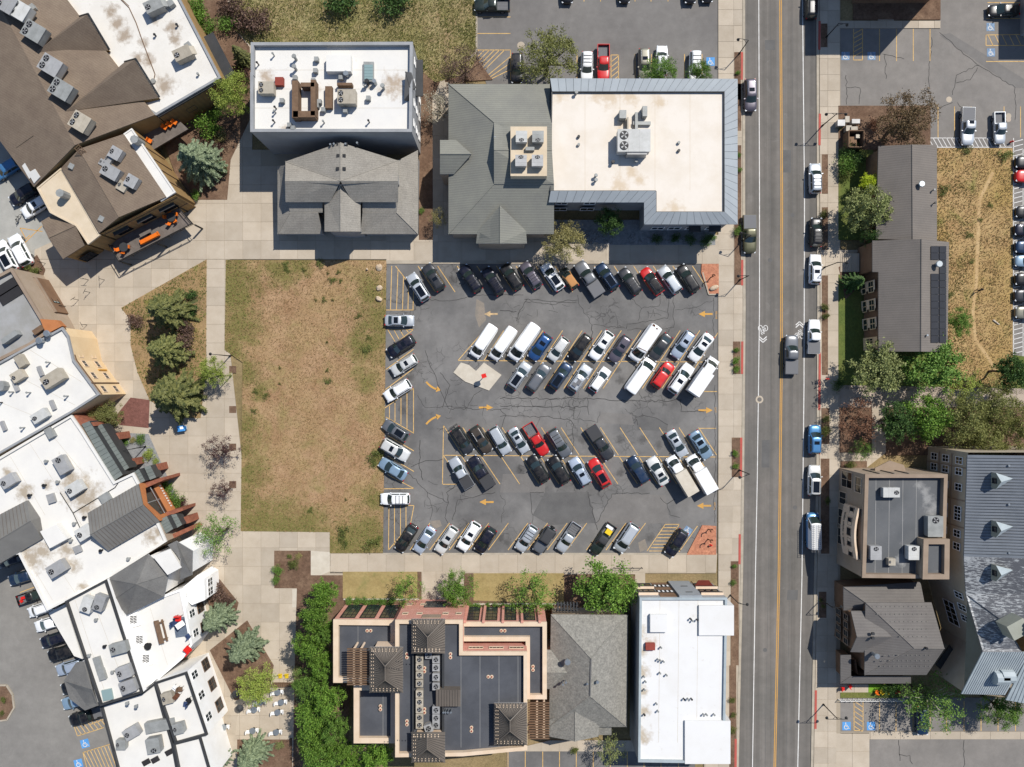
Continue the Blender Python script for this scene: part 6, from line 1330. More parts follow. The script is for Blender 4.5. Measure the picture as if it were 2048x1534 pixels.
# ------------------------------------------------------------------ vehicles
def rring(x0, x1, hw, z, r, n=4, bf=0.0, br=0.0):
    """rounded rectangle ring, ccw from above, with bowed front and rear edges"""
    out = []
    for cx, cy, a0 in ((x1 - r, hw - r, 0), (x0 + r, hw - r, 90), (x0 + r, -hw + r, 180), (x1 - r, -hw + r, 270)):
        for k in range(n): t = math.radians(a0 + 90 * k / (n - 1)); out.append((cx + r * math.cos(t), cy + r * math.sin(t), z))
        if a0 == 90: out += [(x0, (hw - r) * q, z) for q in (.5, 0, -.5)]
        if a0 == 270: out += [(x1, (hw - r) * q, z) for q in (-.5, 0, .5)]
    xm = (x0 + x1) / 2
    return [(x + (bf if x > xm else -br) * (1 - (y / hw) ** 2) * min(1, abs(x - xm) / (x1 - xm)) ** 4, y, z_) for x, y, z_ in out]
def loft(mb, rings, cap=True, m=0):
    n = len(rings[0]); base = len(mb.v)
    for r in rings: mb.v += r
    for i in range(len(rings) - 1):
        for k in range(n):
            l = (k + 1) % n; a = base + i * n; b = a + n
            mb.f.append((a + k, a + l, b + l, b + k)); mb.m.append(m)
    if cap: mb.f.append(tuple(base + (len(rings) - 1) * n + k for k in range(n))); mb.m.append(m)
    return mb
def shell(L, W, prof, z0=0.28):
    """lower body: stations (x fraction, width fraction, top z)"""
    mb = MB(); secs = []
    for fx, wf, zt in prof:
        x = fx * L; w = W / 2 * wf; half = [(.88 * w, z0), (.99 * w, z0 + .18), (w, zt * .68), (.965 * w, zt - .07), (.86 * w, zt - .01), (.45 * w, zt + .02), (0, zt + .03)]
        sec = [(x, y, z) for y, z in half] + [(x, -y, z) for y, z in reversed(half[:-1])]; secs.append(sec)
    n = len(secs[0]); b = 0
    for s_ in secs: mb.v += s_
    for i in range(len(secs) - 1):
        for k in range(n - 1): a = i * n + k; mb.f.append((a, a + n, a + n + 1, a + 1)); mb.m.append(0)
    mb.f.append(tuple(range(n))); mb.m.append(0); mb.f.append(tuple(reversed(range((len(secs) - 1) * n, len(secs) * n)))); mb.m.append(0)
    return mb
PLAN = [(-.5, .60), (-.492, .78), (-.465, .91), (-.40, .98), (-.25, 1), (0, 1), (.25, 1), (.36, .98), (.425, .92), (.465, .82), (.49, .64), (.5, .42)]
def prof(zs): return [(x, w, z) for (x, w), z in zip(PLAN, zs)]
SPEC = dict(
    sedan=dict(L=4.75, W=1.86, H=1.46, zs=[.80, .92, .97, .99, .96, .93, .93, .88, .82, .76, .68, .58], cab=(-1.78, 1.12, -1.05, .18), belt=.95),
    suv=dict(L=4.75, W=1.92, H=1.72, zs=[.90, 1.02, 1.06, 1.06, 1.05, 1.04, 1.04, 1.0, .95, .88, .78, .62], cab=(-2.26, 1.05, -1.98, .28), belt=1.05),
    wagon=dict(L=4.7, W=1.86, H=1.6, zs=[.88, .98, 1.0, 1.0, 1.0, .98, .98, .93, .88, .8, .7, .58], cab=(-2.2, 1.12, -1.72, .22), belt=1.0),
    hatch=dict(L=4.2, W=1.8, H=1.5, zs=[.85, .95, .97, .97, .96, .95, .95, .9, .84, .76, .68, .56], cab=(-1.98, 1.05, -1.6, .22), belt=.96),
    minivan=dict(L=5.0, W=1.98, H=1.78, zs=[.92, 1.02, 1.05, 1.05, 1.05, 1.03, 1.02, .98, .9, .8, .7, .58], cab=(-2.4, 1.45, -2.15, .65), belt=1.04),
    pickup=dict(L=5.9, W=2.02, H=1.9, zs=[1.0, 1.04, 1.05, 1.05, 1.1, 1.1, 1.1, 1.1, 1.07, 1.0, .9, .75], cab=(-.75, 1.2, -.62, .45), belt=1.1, bed=True),
    jeep=dict(L=4.5, W=1.88, H=1.85, zs=[1.0, 1.05, 1.07, 1.07, 1.07, 1.07, 1.07, 1.05, 1.02, 1.0, .95, .7], cab=(-2.1, .55, -2.0, .3), belt=1.08, boxy=True),
    van=dict(L=5.8, W=2.05, H=2.25, zs=[1.0, 1.1, 1.12, 1.12, 1.12, 1.12, 1.12, 1.12, 1.05, .95, .82, .65], cab=(-2.88, 2.15, -2.8, 1.25), belt=1.12, van=True),
    truck=dict(L=6.6, W=2.1, H=2.1, zs=[.75, .78, .8, .8, .8, .9, 1.1, 1.15, 1.1, 1.0, .85, .65], cab=(.75, 2.55, .8, 1.85), belt=1.12, box=True))
PROTO = {}
def proto(kind):
    if kind in PROTO: return PROTO[kind]
    s = SPEC[kind]; L_, W_, Hh = s['L'], s['W'], s['H']; parts = []; add = lambda nm, mb, mats, role=None, sm=False, sub=None: parts.append((nm, mb.mesh(nm, mats, None, sm), role, sub))
    if s.get('bed'):
        pr = [(x, w, z) for x, w, z in prof(s['zs']) if x > -.15]; pr = [(-.135, 1.0, 1.1)] + pr
        add('body', shell(L_, W_, pr, .42), 'paint_white', 'p', True)
        x0, x1 = -L_ / 2, -.13 * L_; mb = MB(); hw = W_ / 2 * .985; t = .09
        for a, b, c, d in ((x0, x1, hw - t, hw), (x0, x1, -hw, -hw + t), (x0, x0 + t, -hw + t, hw - t), (x1 - t, x1, -hw + t, hw - t)): mb.box(((a + b) / 2, (c + d) / 2, .45), (b - a, d - c, .68))
        add('bed', mb, 'paint_white', 'p')
        mb = MB(); mb.box(((x0 + x1) / 2, 0, .45), (x1 - x0 - .2, W_ - .2, .2))
        for k in range(6): mb.box(((x0 + x1) / 2, -.6 + .24 * k, .65), (x1 - x0 - .25, .08, .02))
        add('bed_liner', mb, 'bed_grey', 'l')
    elif s.get('box'):
        pr = [(x, w, z) for x, w, z in prof(s['zs']) if x > .05]; add('body', shell(L_, W_ * .95, [(.08, 1, 1.1)] + pr, .4), 'paint_white', 'p', True)
        mb = MB(); x0, x1 = -L_ / 2, .75; r = .05; loft(mb, [rring(x0, x1, W_ / 2, .75, r), rring(x0, x1, W_ / 2, 2.62, r), rring(x0 + .03, x1 - .03, W_ / 2 - .03, 2.66, r)]); add('cargo_box', mb, 'box_white', 'b')
        mb = MB(); mb.box((-1.2, 0, .45), (4.2, .9, .3)); add('chassis', mb, 'plastic_black')
        mb = MB(); mb.box((x0 - .06, 0, .5), (.12, W_, .15)); add('bumper', mb, 'plastic_black')
    else: add('body', shell(L_, W_, prof(s['zs'])), 'paint_white', 'p', True)
    xr0, xf0, xr1, xf1 = s['cab']; b = s['belt'] - .02; hw0 = W_ / 2 * .90; hw1 = W_ / 2 * (.80 if s.get('van') else .74 if not s.get('boxy') else .82); r = .16 if not s.get('boxy') else .07
    mb = MB(); BF = 0.0 if s.get('boxy') else .2; loft(mb, [rring(xr0, xf0, hw0, b, r, 4, BF, BF * .5), rring(xr1, xf1, hw1, Hh - .07, r, 4, BF * .7, BF * .4), rring(xr1 + .06, xf1 - .1, hw1 - .06, Hh - .02, r, 4, BF * .6, BF * .3), rring(xr1 + .3, xf1 - .35, hw1 - .3, Hh, .1, 4, BF * .5, 0)]); add('roof', mb, 'paint_white', 'r', True)
    lr = lambda a, c, t: a + (c - a) * t
    def pane(P, nm):
        P = [Vector(p) for p in P]; nn = (P[1] - P[0]).cross(P[2] - P[0]).normalized(); mid = sum(P, Vector()) / 4
        if nn.dot(mid - Vector((0, 0, b))) < 0: P.reverse(); nn = -nn
        mb = MB(); mb.poly([p + nn * .018 for p in P]); 
        for e in range(4): mb.poly([P[e] - nn * .01, P[(e + 1) % 4] - nn * .01, P[(e + 1) % 4] + nn * .018, P[e] + nn * .018])
        add(nm, mb, 'glass_car')
    zt = Hh - .07; T0, T1 = .06, .95
    ff = lambda t, s_: (lr(xf0, xf1, t), s_ * (lr(hw0, hw1, t) - .09), lr(b, zt, t)); rr = lambda t, s_: (lr(xr0, xr1, t), s_ * (lr(hw0, hw1, t) - .13), lr(b, zt, t))
    def bowed(fn, t0, t1, bow0, bow1, nm):
        mb = MB(); N = 6; up = Vector(fn(t1, 1)) - Vector(fn(t0, 1)); sgn_ = 1 if fn(t0, 1)[0] > 0 or nm == 'windshield' else -1; nn = Vector((abs(up.z), 0, abs(up.x))).normalized(); nn.x *= sgn_
        def pt(t, q, bw): a = fn(t, 1); return Vector((a[0] + sgn_ * bw * (1 - (q * a[1] / lr(hw0, hw1, t)) ** 2), a[1] * q, a[2])) + nn * .02
        for k in range(N):
            q0, q1 = -1 + 2 * k / N, -1 + 2 * (k + 1) / N; P = [pt(t0, q0, bow0), pt(t0, q1, bow0), pt(t1, q1, bow1), pt(t1, q0, bow1)]
            if (P[1] - P[0]).cross(P[2] - P[0]).dot(nn) < 0: P.reverse()
            mb.poly(P)
        add(nm, mb, 'glass_car')
    bowed(ff, T0 - .03, T1, BF, BF * .7, 'windshield')
    if not s.get('box'): bowed(rr, .12, .92, BF * .5, BF * .4, 'rear_window')
    for sy in (-1, 1):
        sd_ = lambda fx, t: (lr(lr(xr0, xr1, t) + .22, lr(xf0, xf1, t) - .12, fx), sy * lr(hw0, hw1, t), lr(b, zt, t))
        rng = ((.0, .42), (.46, 1.0)) if not s.get('van') else ((.72, 1.0),)
        if s.get('bed') or s.get('box'): rng = ((0.05, .95),)
        for f0, f1 in rng: pane([sd_(f0, .15), sd_(f1, .15), sd_(f1, .85), sd_(f0, .85)], 'side_window')
    # wheels
    wr = .36 if kind not in ('pickup', 'jeep', 'truck') else .41; fx, rx = L_ / 2 - .92, -L_ / 2 + (.95 if not s.get('bed') else 1.25)
    for x in (fx, rx):
        for sy in (-1, 1):
            mb = MB(); y = sy * (W_ / 2 - .11); mb.tube((x, y - .115, wr), (x, y + .115, wr), wr, wr, 14, 0); mb.tube((x, y + sy * .1, wr), (x, y + sy * .125, wr), wr * .62, wr * .62, 10, 1); add('wheel', mb, ['tyre', 'rim'])
    hz = (.68 if kind in ('sedan', 'hatch', 'wagon') else .82)
    for sy in (-1, 1):
        mb = MB(); mb.box((L_ / 2 - .17, sy * W_ * .355, hz - .1), (.24, .32, .12), -sy * .5); add('headlight', mb, 'lens')
        mb = MB(); mb.box((-L_ / 2 + .06, sy * W_ * .37, .78), (.14, .24, .2), sy * .3); add('taillight', mb, 'tail_red')
        mb = MB(); mb.box((xf0 - .42, sy * (W_ / 2 + .04), b + .02), (.14, .22, .14), -sy * .25); add('mirror', mb, 'paint_white', 'p')
    if kind in ('suv', 'wagon', 'minivan'):
        for sy in (-1, 1): mb = MB(); mb.tube((xr1 + .25, sy * (hw1 - .1), Hh + .03), (xf1 - .35, sy * (hw1 - .1), Hh + .03), .025, .025, 5); add('roof_rail', mb, 'chrome', 'rail')
    if kind == 'jeep':
        mb = MB(); mb.tube((-L_ / 2 - .22, 0, 1.0), (-L_ / 2, 0, 1.0), .4, .4, 14); add('spare_wheel', mb, 'tyre')
        for sy in (-1, 1):
            for x in (fx, rx): mb = MB(); mb.box((x, sy * (W_ / 2 + .02), .86), (1.0, .24, .06)); add('fender', mb, 'plastic_black')
    if s.get('van'):
        for k in range(7): mb = MB(); mb.box((xr1 + .5 + k * .52, 0, Hh - .012), (.07, hw1 * 1.5, .022)); add('roof_rib', mb, 'paint_white', 'r')
    if s.get('box'):
        for k in range(6): mb = MB(); mb.box((-L_ / 2 + .5 + k * .62, 0, 2.655), (.05, W_ - .2, .015)); add('roof_bow', mb, 'box_white', 'b')
    PROTO[kind] = parts; return parts
OPTM = {}
def opt_mesh(kind, op):
    """extra pieces on a vehicle: sunroof, panoramic roof, racks, tonneau cover, ladders"""
    k = (kind, op)
    if k in OPTM: return OPTM[k]
    s = SPEC[kind]; xr0, xf0, xr1, xf1 = s['cab']; Hh = s['H']; W_ = s['W']; L_ = s['L']; out = []
    if op == 'sun': mb = MB(); mb.box((xf1 - .78, 0, Hh - .005), (.55, .82, .02)); out.append(('sunroof', mb.mesh('sunroof', 'glass_dark')))
    if op == 'pan':
        mb = MB(); mb.box(((xr1 + xf1) / 2 - .05, 0, Hh - .005), (xf1 - xr1 - .55, .96, .02)); out.append(('sunroof', mb.mesh('sunroof', 'glass_dark')))
    if op == 'bars':
        for t in (.28, .52, .76): x = xr1 + (xf1 - xr1) * t; mb = MB(); mb.box((x, 0, Hh + .03), (.07, W_ * .66, .05)); out.append(('cross_bar', mb.mesh('cross_bar', 'plastic_black')))
    if op == 'rack':
        mb = MB(); x0, x1 = xr1 + .3, xf1 - .3; y = W_ * .3
        for sy in (-1, 1): mb.tube((x0, sy * y, Hh + .14), (x1, sy * y, Hh + .14), .03, .03, 5)
        for t in (0, .2, .4, .6, .8, 1): x = x0 + (x1 - x0) * t; mb.tube((x, -y, Hh + .14), (x, y, Hh + .14), .025, .025, 5); mb.tube((x, -y, Hh), (x, -y, Hh + .14), .02, .02, 4); mb.tube((x, y, Hh), (x, y, Hh + .14), .02, .02, 4)
        out.append(('roof_rack', mb.mesh('roof_rack', 'plastic_black')))
    if op in ('tonneau', 'tonneau_grey'):
        mb = MB(); x0, x1 = -L_ / 2 + .04, -.135 * L_; loft(mb, [rring(x0, x1, W_ / 2 * .95, 1.13, .06), rring(x0, x1, W_ / 2 * .95, 1.16, .06), rring(x0 + .06, x1 - .06, W_ / 2 * .9, 1.18, .05)]); out.append(('tonneau_cover', mb.mesh('tonneau_cover', 'canvas_black' if op == 'tonneau' else 'bed_grey')))
    if op == 'cargo':
        mb = MB(); mb.box((-1.6, .1, .68), (.9, 1.1, .5)); out.append(('yellow_crate', mb.mesh('yellow_crate', 'yellow_plastic'))); mb = MB(); mb.box((-2.35, -.2, .68), (.5, 1.3, .45)); out.append(('cargo', mb.mesh('cargo', 'box_white')))
    if op == 'redcargo':
        mb = MB(); mb.box((-1.7, .2, .68), (.8, .5, .4)); mb.box((-2.3, -.3, .68), (.4, .6, .3), .4); out.append(('cargo', mb.mesh('cargo', 'red_plastic')))
    if op == 'rails_bed':
        mb = MB()
        for t in range(5): x = -L_ / 2 + .3 + t * .42; mb.tube((x, -W_ / 2 + .1, 1.3), (x, W_ / 2 - .1, 1.3), .03, .03, 5)
        for sy in (-1, 1): mb.tube((-L_ / 2 + .2, sy * (W_ / 2 - .1), 1.3), (-.16 * L_, sy * (W_ / 2 - .1), 1.3), .03, .03, 5)
        out.append(('bed_rack', mb.mesh('bed_rack', 'plastic_black')))
    if op == 'ladders':
        for y0, w in ((-.55, .42), (.35, .5)):
            mb = MB()
            for sy in (0, w): mb.tube((-3.2, y0 + sy, Hh + .25), (1.3, y0 + sy, Hh + .25), .035, .035, 5)
            for k in range(15): x = -3.1 + .3 * k; mb.tube((x, y0, Hh + .25), (x, y0 + w, Hh + .25), .025, .025, 4)
            out.append(('ladder', mb.mesh('ladder', 'bed_grey')))
    if op == 'bike':
        mb = MB(); mb.tube((-L_ / 2 - .35, -.7, .9), (-L_ / 2 - .35, .7, .9), .05, .05, 5); mb.tube((-L_ / 2, 0, .6), (-L_ / 2 - .4, 0, .9), .05, .05, 5); mb.tube((-L_ / 2 - .5, -.8, 1.0), (-L_ / 2 - .5, .7, 1.0), .035, .035, 5); out.append(('bike_rack', mb.mesh('bike_rack', 'plastic_black')))
    if op == 'boxes':
        for (x, y, w, d) in ((.0, .2, .5, .5), (-.7, -.2, .8, .6), (-1.4, .15, .6, .7)): mb = MB(); mb.box((x, y, Hh), (w, d, .22)); out.append(('roof_case', mb.mesh('roof_case', 'box_white' if x > -.5 else 'bed_grey')))
    if op == 'rust':
        for (x, y, w, d) in ((1.12, .1, .1, 1.3), (-2.6, -.5, .3, .4), (-2.45, .1, .2, .25)): mb = MB(); mb.box((x, y, Hh - .012), (w, d, .02), .15); out.append(('rust_patch', mb.mesh('rust_patch', 'rusty_steel')))
    OPTM[k] = out; return out
CARN = [0]
def car(px, py, kind, paint, ang, label, group, ops=(), sc=1.0, roof=None, box=None, z=0.012, name=None):
    """ang: heading of the nose in degrees, counter-clockwise from picture right"""
    s = SPEC[kind]; p = at(px, py, s['H'] * .55)
    nm = name or dict(pickup='pickup_truck', van='van', truck='box_truck', jeep='off_road_car', minivan='minivan').get(kind, 'parked_car')
    catg = dict(pickup='pickup truck', van='van', truck='truck', minivan='van').get(kind, 'car')
    jt = random.Random(int(px * 31 + py * 17)); t = thing(nm, label, catg, (p.x, p.y, z), math.radians(ang + jt.uniform(-1.6, 1.6)), group); t.scale = (sc * jt.uniform(.965, 1.035), sc * jt.uniform(.98, 1.03), sc * jt.uniform(.97, 1.03))
    for nm_, me, role, sub in proto(kind):
        o = bpy.data.objects.new(nm_, me); link(o, t)
        if role in ('p', 'r'):
            o.material_slots[0].link = 'OBJECT'; o.material_slots[0].material = MT['paint_' + (roof if role == 'r' and roof and roof in PAINT else paint)] if not (role == 'r' and roof and roof not in PAINT) else MT[roof]
        elif role == 'rail' and paint in ('black', 'navy', 'dgrey'): o.material_slots[0].link = 'OBJECT'; o.material_slots[0].material = MT['plastic_black']
        elif role == 'b' and box: o.material_slots[0].link = 'OBJECT'; o.material_slots[0].material = MT[box]
    for op in ops:
        for nm_, me in opt_mesh(kind, op): link(bpy.data.objects.new(nm_, me), t)
    return t
PNAME = dict(white='white', pearl='off white', silver='silver', grey='grey', dgrey='dark grey', black='black', navy='navy', blue='blue', dblue='dark blue', steel='steel blue', sblue='pale silver blue', red='red', olive='olive', dgreen='dark green', brown='dark brown', sage='sage green', gold='pewter', skyblue='light blue', mauve='mauve grey')
KNAME = dict(sedan='sedan', suv='SUV', wagon='station wagon', hatch='hatchback', minivan='minivan', pickup='pickup', jeep='boxy off-roader', van='van', truck='box truck')
ONAME = dict(sun='with sunroof', pan='with black glass roof', bars='with roof bars', rack='with roof rack', tonneau='with black bed cover', tonneau_grey='with grey bed cover', cargo='with yellow crate in bed', redcargo='with red load in bed', rails_bed='with bed rails', ladders='carrying ladders', bike='with bike rack', boxes='with cases on roof', rust='with rust patches')
def row(lst, ang, where, group, frm='from left'):
    for i, c in enumerate(lst):
        px, py, kind, paint = c[:4]; ops = c[4] if len(c) > 4 else (); kw = c[5] if len(c) > 5 else {}
        da = kw.pop('da', 0); a = kw.pop('a', ang)
        lab = '%s %s%s, %s %s %s' % (PNAME[paint], KNAME[kind], (' ' + ONAME[ops[0]]) if ops else '', ORDN[i] if i < 16 else str(i), frm, where)
        car(px, py, kind, paint, a + da, lab, group, ops, **kw)
hd = lambda dx, dy: math.degrees(math.atan2(-dy, dx))
UL, DL, UR, DR = hd(-.56, -.83), hd(-.57, .82), hd(.57, -.82), hd(.52, .855)
GR = 'cars in the central parking lot'
row([(836, 574, 'suv', 'silver', ('pan',)), (867, 554, 'suv', 'dgrey', ('sun',)), (941, 557, 'suv', 'navy', ('bars',)), (986, 562, 'suv', 'navy', ('rack',)), (1023, 553, 'suv', 'black', ()), (1062, 550, 'wagon', 'mauve', ('bars',)), (1105, 553, 'wagon', 'white', ('pan',), dict(sc=1.05)),
     (1138, 556, 'hatch', 'dgreen', (), dict(roof='canvas_tan', sc=.9)), (1178, 557, 'pickup', 'grey', ('tonneau_grey',), dict(sc=1.06)), (1214, 553, 'suv', 'dblue', ('pan',)), (1260, 562, 'suv', 'dgrey', ('bars',)), (1304, 562, 'wagon', 'red', ('rack',), dict(roof='black')), (1340, 559, 'suv', 'silver', ()), (1376, 557, 'suv', 'black', ())], UL, 'in top lot row', GR)
row([(799, 641, 'sedan', 'silver', ('pan',), dict(a=0)), (802, 692, 'suv', 'navy', ('sun',), dict(a=hd(-.86, .5))), (808, 730, 'suv', 'pearl', ('sun',), dict(a=hd(-.84, .52))), (795, 781, 'suv', 'white', (), dict(a=hd(-.84, .52))), (791, 861, 'wagon', 'grey', ('pan',), dict(a=hd(-.86, -.52))), (790, 900, 'suv', 'pearl', ('sun',), dict(a=hd(.86, .5), sc=1.06)), (786, 938, 'sedan', 'steel', (), dict(a=hd(-.86, -.5))), (790, 998, 'suv', 'white', ('bars',), dict(a=180))], 0, 'in left lot column', GR, 'from top')
row([(967, 682, 'van', 'white', ()), (1006, 687, 'van', 'white', (), dict(sc=1.0)), (1048, 684, 'van', 'white', (), dict(sc=1.12)), (1080, 694, 'hatch', 'blue', ('sun',), dict(sc=1.1)), (1117, 698, 'hatch', 'pearl', ()), (1160, 695, 'suv', 'black', ()), (1203, 691, 'wagon', 'white', ('sun',), dict(sc=1.06)), (1240, 698, 'suv', 'mauve', ('sun',)), (1290, 686, 'van', 'white', ('rust',), dict(sc=1.08)), (1321, 694, 'sedan', 'dgrey', ()), (1366, 689, 'suv', 'sblue', ('sun',)), (1402, 695, 'sedan', 'white', ('sun',), dict(sc=1.05))], DL, 'in second lot row', GR)
row([(1039, 751, 'suv', 'silver', ('pan',)), (1077, 755, 'suv', 'grey', ()), (1121, 752, 'suv', 'dblue', ('pan',)), (1160, 756, 'suv', 'silver', ('boxes',)), (1200, 759, 'hatch', 'white', ()), (1281, 752, 'van', 'white', (), dict(sc=1.1)), (1326, 750, 'suv', 'red', ('bike',)), (1362, 757, 'suv', 'white', ('sun',), dict(sc=1.1)), (1407, 752, 'truck', 'white', (), dict(sc=1.0))], UR, 'in third lot row', GR)
row([(925, 881, 'suv', 'dgrey', ('bike',), dict(roof='black')), (962, 879, 'suv', 'brown', ('sun',)), (1000, 881, 'suv', 'silver', ()), (1038, 881, 'sedan', 'silver', ('sun',), dict(sc=.96)), (1073, 879, 'pickup', 'red', (), dict(sc=.95)), (1119, 886, 'suv', 'grey', ('bars',), dict(sc=1.03)), (1201, 886, 'pickup', 'dgrey', ('tonneau',), dict(sc=1.0)), (1354, 887, 'sedan', 'silver', ('sun',)), (1402, 890, 'sedan', 'steel', ('pan',), dict(sc=1.04))], DR, 'in fourth lot row', GR)
row([(922, 946, 'pickup', 'silver', ('tonneau',), dict(sc=.95)), (962, 945, 'pickup', 'navy', ('tonneau',), dict(sc=.98)), (1076, 938, 'suv', 'black', ('bars',)), (1118, 940, 'suv', 'black', ()), (1160, 943, 'suv', 'sblue', ('sun',)), (1199, 946, 'wagon', 'red', ('pan',), dict(sc=1.04)), (1276, 940, 'suv', 'dblue', ()), (1316, 942, 'sedan', 'pearl', ('sun',), dict(sc=1.04)), (1362, 950, 'truck', 'white', (), dict(box='concrete_white', sc=.98)), (1401, 947, 'truck', 'white', (), dict(sc=1.0))], hd(-.52, -.855), 'in fifth lot row', GR)
row([(813, 1076, 'sedan', 'black', ()), (849, 1080, 'sedan', 'sblue', ()), (893, 1080, 'suv', 'pearl', ('sun',)), (938, 1073, 'suv', 'white', ('sun',), dict(sc=1.05)), (971, 1080, 'hatch', 'navy', (), dict(sc=1.08)), (1053, 1077, 'suv', 'silver', ('bars',)), (1089, 1080, 'jeep', 'grey', (), dict(roof='canvas_black')), (1137, 1076, 'pickup', 'silver', ('rails_bed',), dict(sc=.9)), (1206, 1079, 'pickup', 'dgreen', ('cargo',), dict(roof='canvas_black', sc=.92)), (1253, 1076, 'minivan', 'silver', (), dict(sc=1.06)), (1353, 1086, 'suv', 'navy', ())], hd(-.55, .835), 'in bottom lot row', GR)
GU = 'cars in the upper lot'
row([(1034, 136, 'suv', 'black', ()), (1174, 132, 'suv', 'white', ('bars',)), (1207, 125, 'pickup', 'red', ()), (1289, 127, 'suv', 'gold', ('sun',)), (1324, 120, 'suv', 'white', (), dict(a=90)), (1391, 132, 'minivan', 'white', ('bars',))], -90, 'behind beige roofed office', GU)
car(984, 9, 'pickup', 'dgreen', 180, 'dark green pickup parked crosswise at the top edge beside the meadow', GU)
for i, x in enumerate((1135, 1250, 1381, 1415)): car(x, -25, ('suv', 'sedan')[i % 2], 'black', -90, 'black car nosing in at the top edge of the upper lot, %s from the left' % ORDN[i], GU)
GS = 'cars parked along the street'
row([(1501, 190, 'suv', 'mauve', ('sun',), dict(sc=1.05)), (1500, 468, 'pickup', 'olive', ('tonneau_grey',))], -90, 'on left street kerb', GS, 'from top')
row([(1623, 8, 'suv', 'black', ()), (1631, 356, 'suv', 'silver', ('bars',)), (1633, 464, 'suv', 'black', ('bars',)), (1631, 538, 'suv', 'white', ('sun',)), (1629, 673, 'pickup', 'white', ('tonneau_grey',), dict(sc=.95)), (1630, 879, 'suv', 'skyblue', ('sun',)), (1629, 961, 'suv', 'pearl', ('pan',), dict(sc=1.02)), (1628, 1062, 'van', 'skyblue', ('ladders',), dict(roof='box_white', sc=.98))], 90, 'on right street kerb', GS, 'from top')
car(1583.5, 709, 'pickup', 'grey', 90, 'grey pickup with grey bed cover driving up the street lane', None, ('tonneau_grey',), 1.04, name='pickup_truck')
GRt = 'cars in the right hand lots'
car(1937, 252, 'pickup', 'silver', -90, 'silver pickup with grey bed cover behind the long shingled hall', GRt, ('tonneau_grey', 'sun'), 1.0); car(2001, 255, 'pickup', 'silver', -90, 'smaller silver pickup right of the one behind the shingled hall', GRt, (), .86)
car(2008, 20, 'sedan', 'black', 180, 'shiny black sedan at the top right corner', GRt)
row([(2062, 324, 'suv', 'black', ()), (2063, 352, 'suv', 'red', ()), (2062, 423, 'sedan', 'black', ()), (2060, 459, 'suv', 'navy', ()), (2062, 494, 'suv', 'dblue', ()), (2061, 522, 'sedan', 'steel', ()), (2062, 558, 'suv', 'black', ()), (2061, 591, 'suv', 'dgrey', ()), (2061, 625, 'suv', 'gold', ())], 180, 'at right picture edge', GRt, 'from top')
car(1846, 1442, 'suv', 'dblue', -90, 'dark blue SUV under the tree in the lower right lot', GRt)
GL = 'cars in the left hand lots'
row([(12, 338, 'suv', 'skyblue', (), dict(a=212)), (46, 388, 'suv', 'navy', (), dict(a=212)), (69, 414, 'suv', 'white', ('sun',), dict(a=212)), (40, 500, 'suv', 'white', (), dict(a=118, sc=1.1)), (12, 512, 'suv', 'white', ('pan',), dict(a=118, sc=1.1))], 212, 'in pale left lot', GL, 'from top')
row([(24, 1119, 'sedan', 'navy', ()), (46, 1154, 'sedan', 'dblue', ()), (62, 1193, 'pickup', 'black', ('redcargo',), dict(sc=.85, a=18)), (82, 1218, 'minivan', 'white', (), dict(sc=.92)), (97, 1247, 'sedan', 'white', ()), (110, 1278, 'suv', 'navy', ()), (122, 1306, 'jeep', 'black', ()), (140, 1334, 'suv', 'sblue', ()), (150, 1372, 'suv', 'black', ()), (152, 1402, 'suv', 'steel', ()), (172, 1433, 'pickup', 'black', (), dict(sc=.98))], hd(-.95, .3), 'behind victorian building', GL, 'from top')
# ------------------------------------------------------------------ trees and plants
TR = random.Random(5)
def leaf_quads(mb, c, n, spread, size, R, upb=0.5):
    for _ in range(n):
        p = c + Vector((R.gauss(0, spread), R.gauss(0, spread), R.gauss(0, spread * .75)))
        nn = Vector((R.gauss(0, 1), R.gauss(0, 1), R.gauss(upb, .8))).normalized(); a = nn.orthogonal().normalized(); b = nn.cross(a); t = R.uniform(0, 6.28); u = (a * math.cos(t) + b * math.sin(t)) * size * R.uniform(.6, 1.2); w = nn.cross(u) * R.uniform(.45, .75)
        i = len(mb.v); mb.v += [tuple(p - u), tuple(p + w * .8), tuple(p + u), tuple(p - w * .8)]; mb.f.append((i, i + 1, i + 2, i + 3)); mb.m.append(0)
def limb(mb, p, q, r0, r1, R, k=3):
    pts = [p]
    for i in range(1, k + 1): t = i / k; pts.append(p.lerp(q, t) + (Vector((R.gauss(0, .12), R.gauss(0, .12), R.gauss(0, .06))) if i < k else Vector()))
    for i in range(k): mb.tube(pts[i], pts[i + 1], r0 + (r1 - r0) * i / k, r0 + (r1 - r0) * (i + 1) / k, 6, 0, i == k - 1)
CROWN = {}
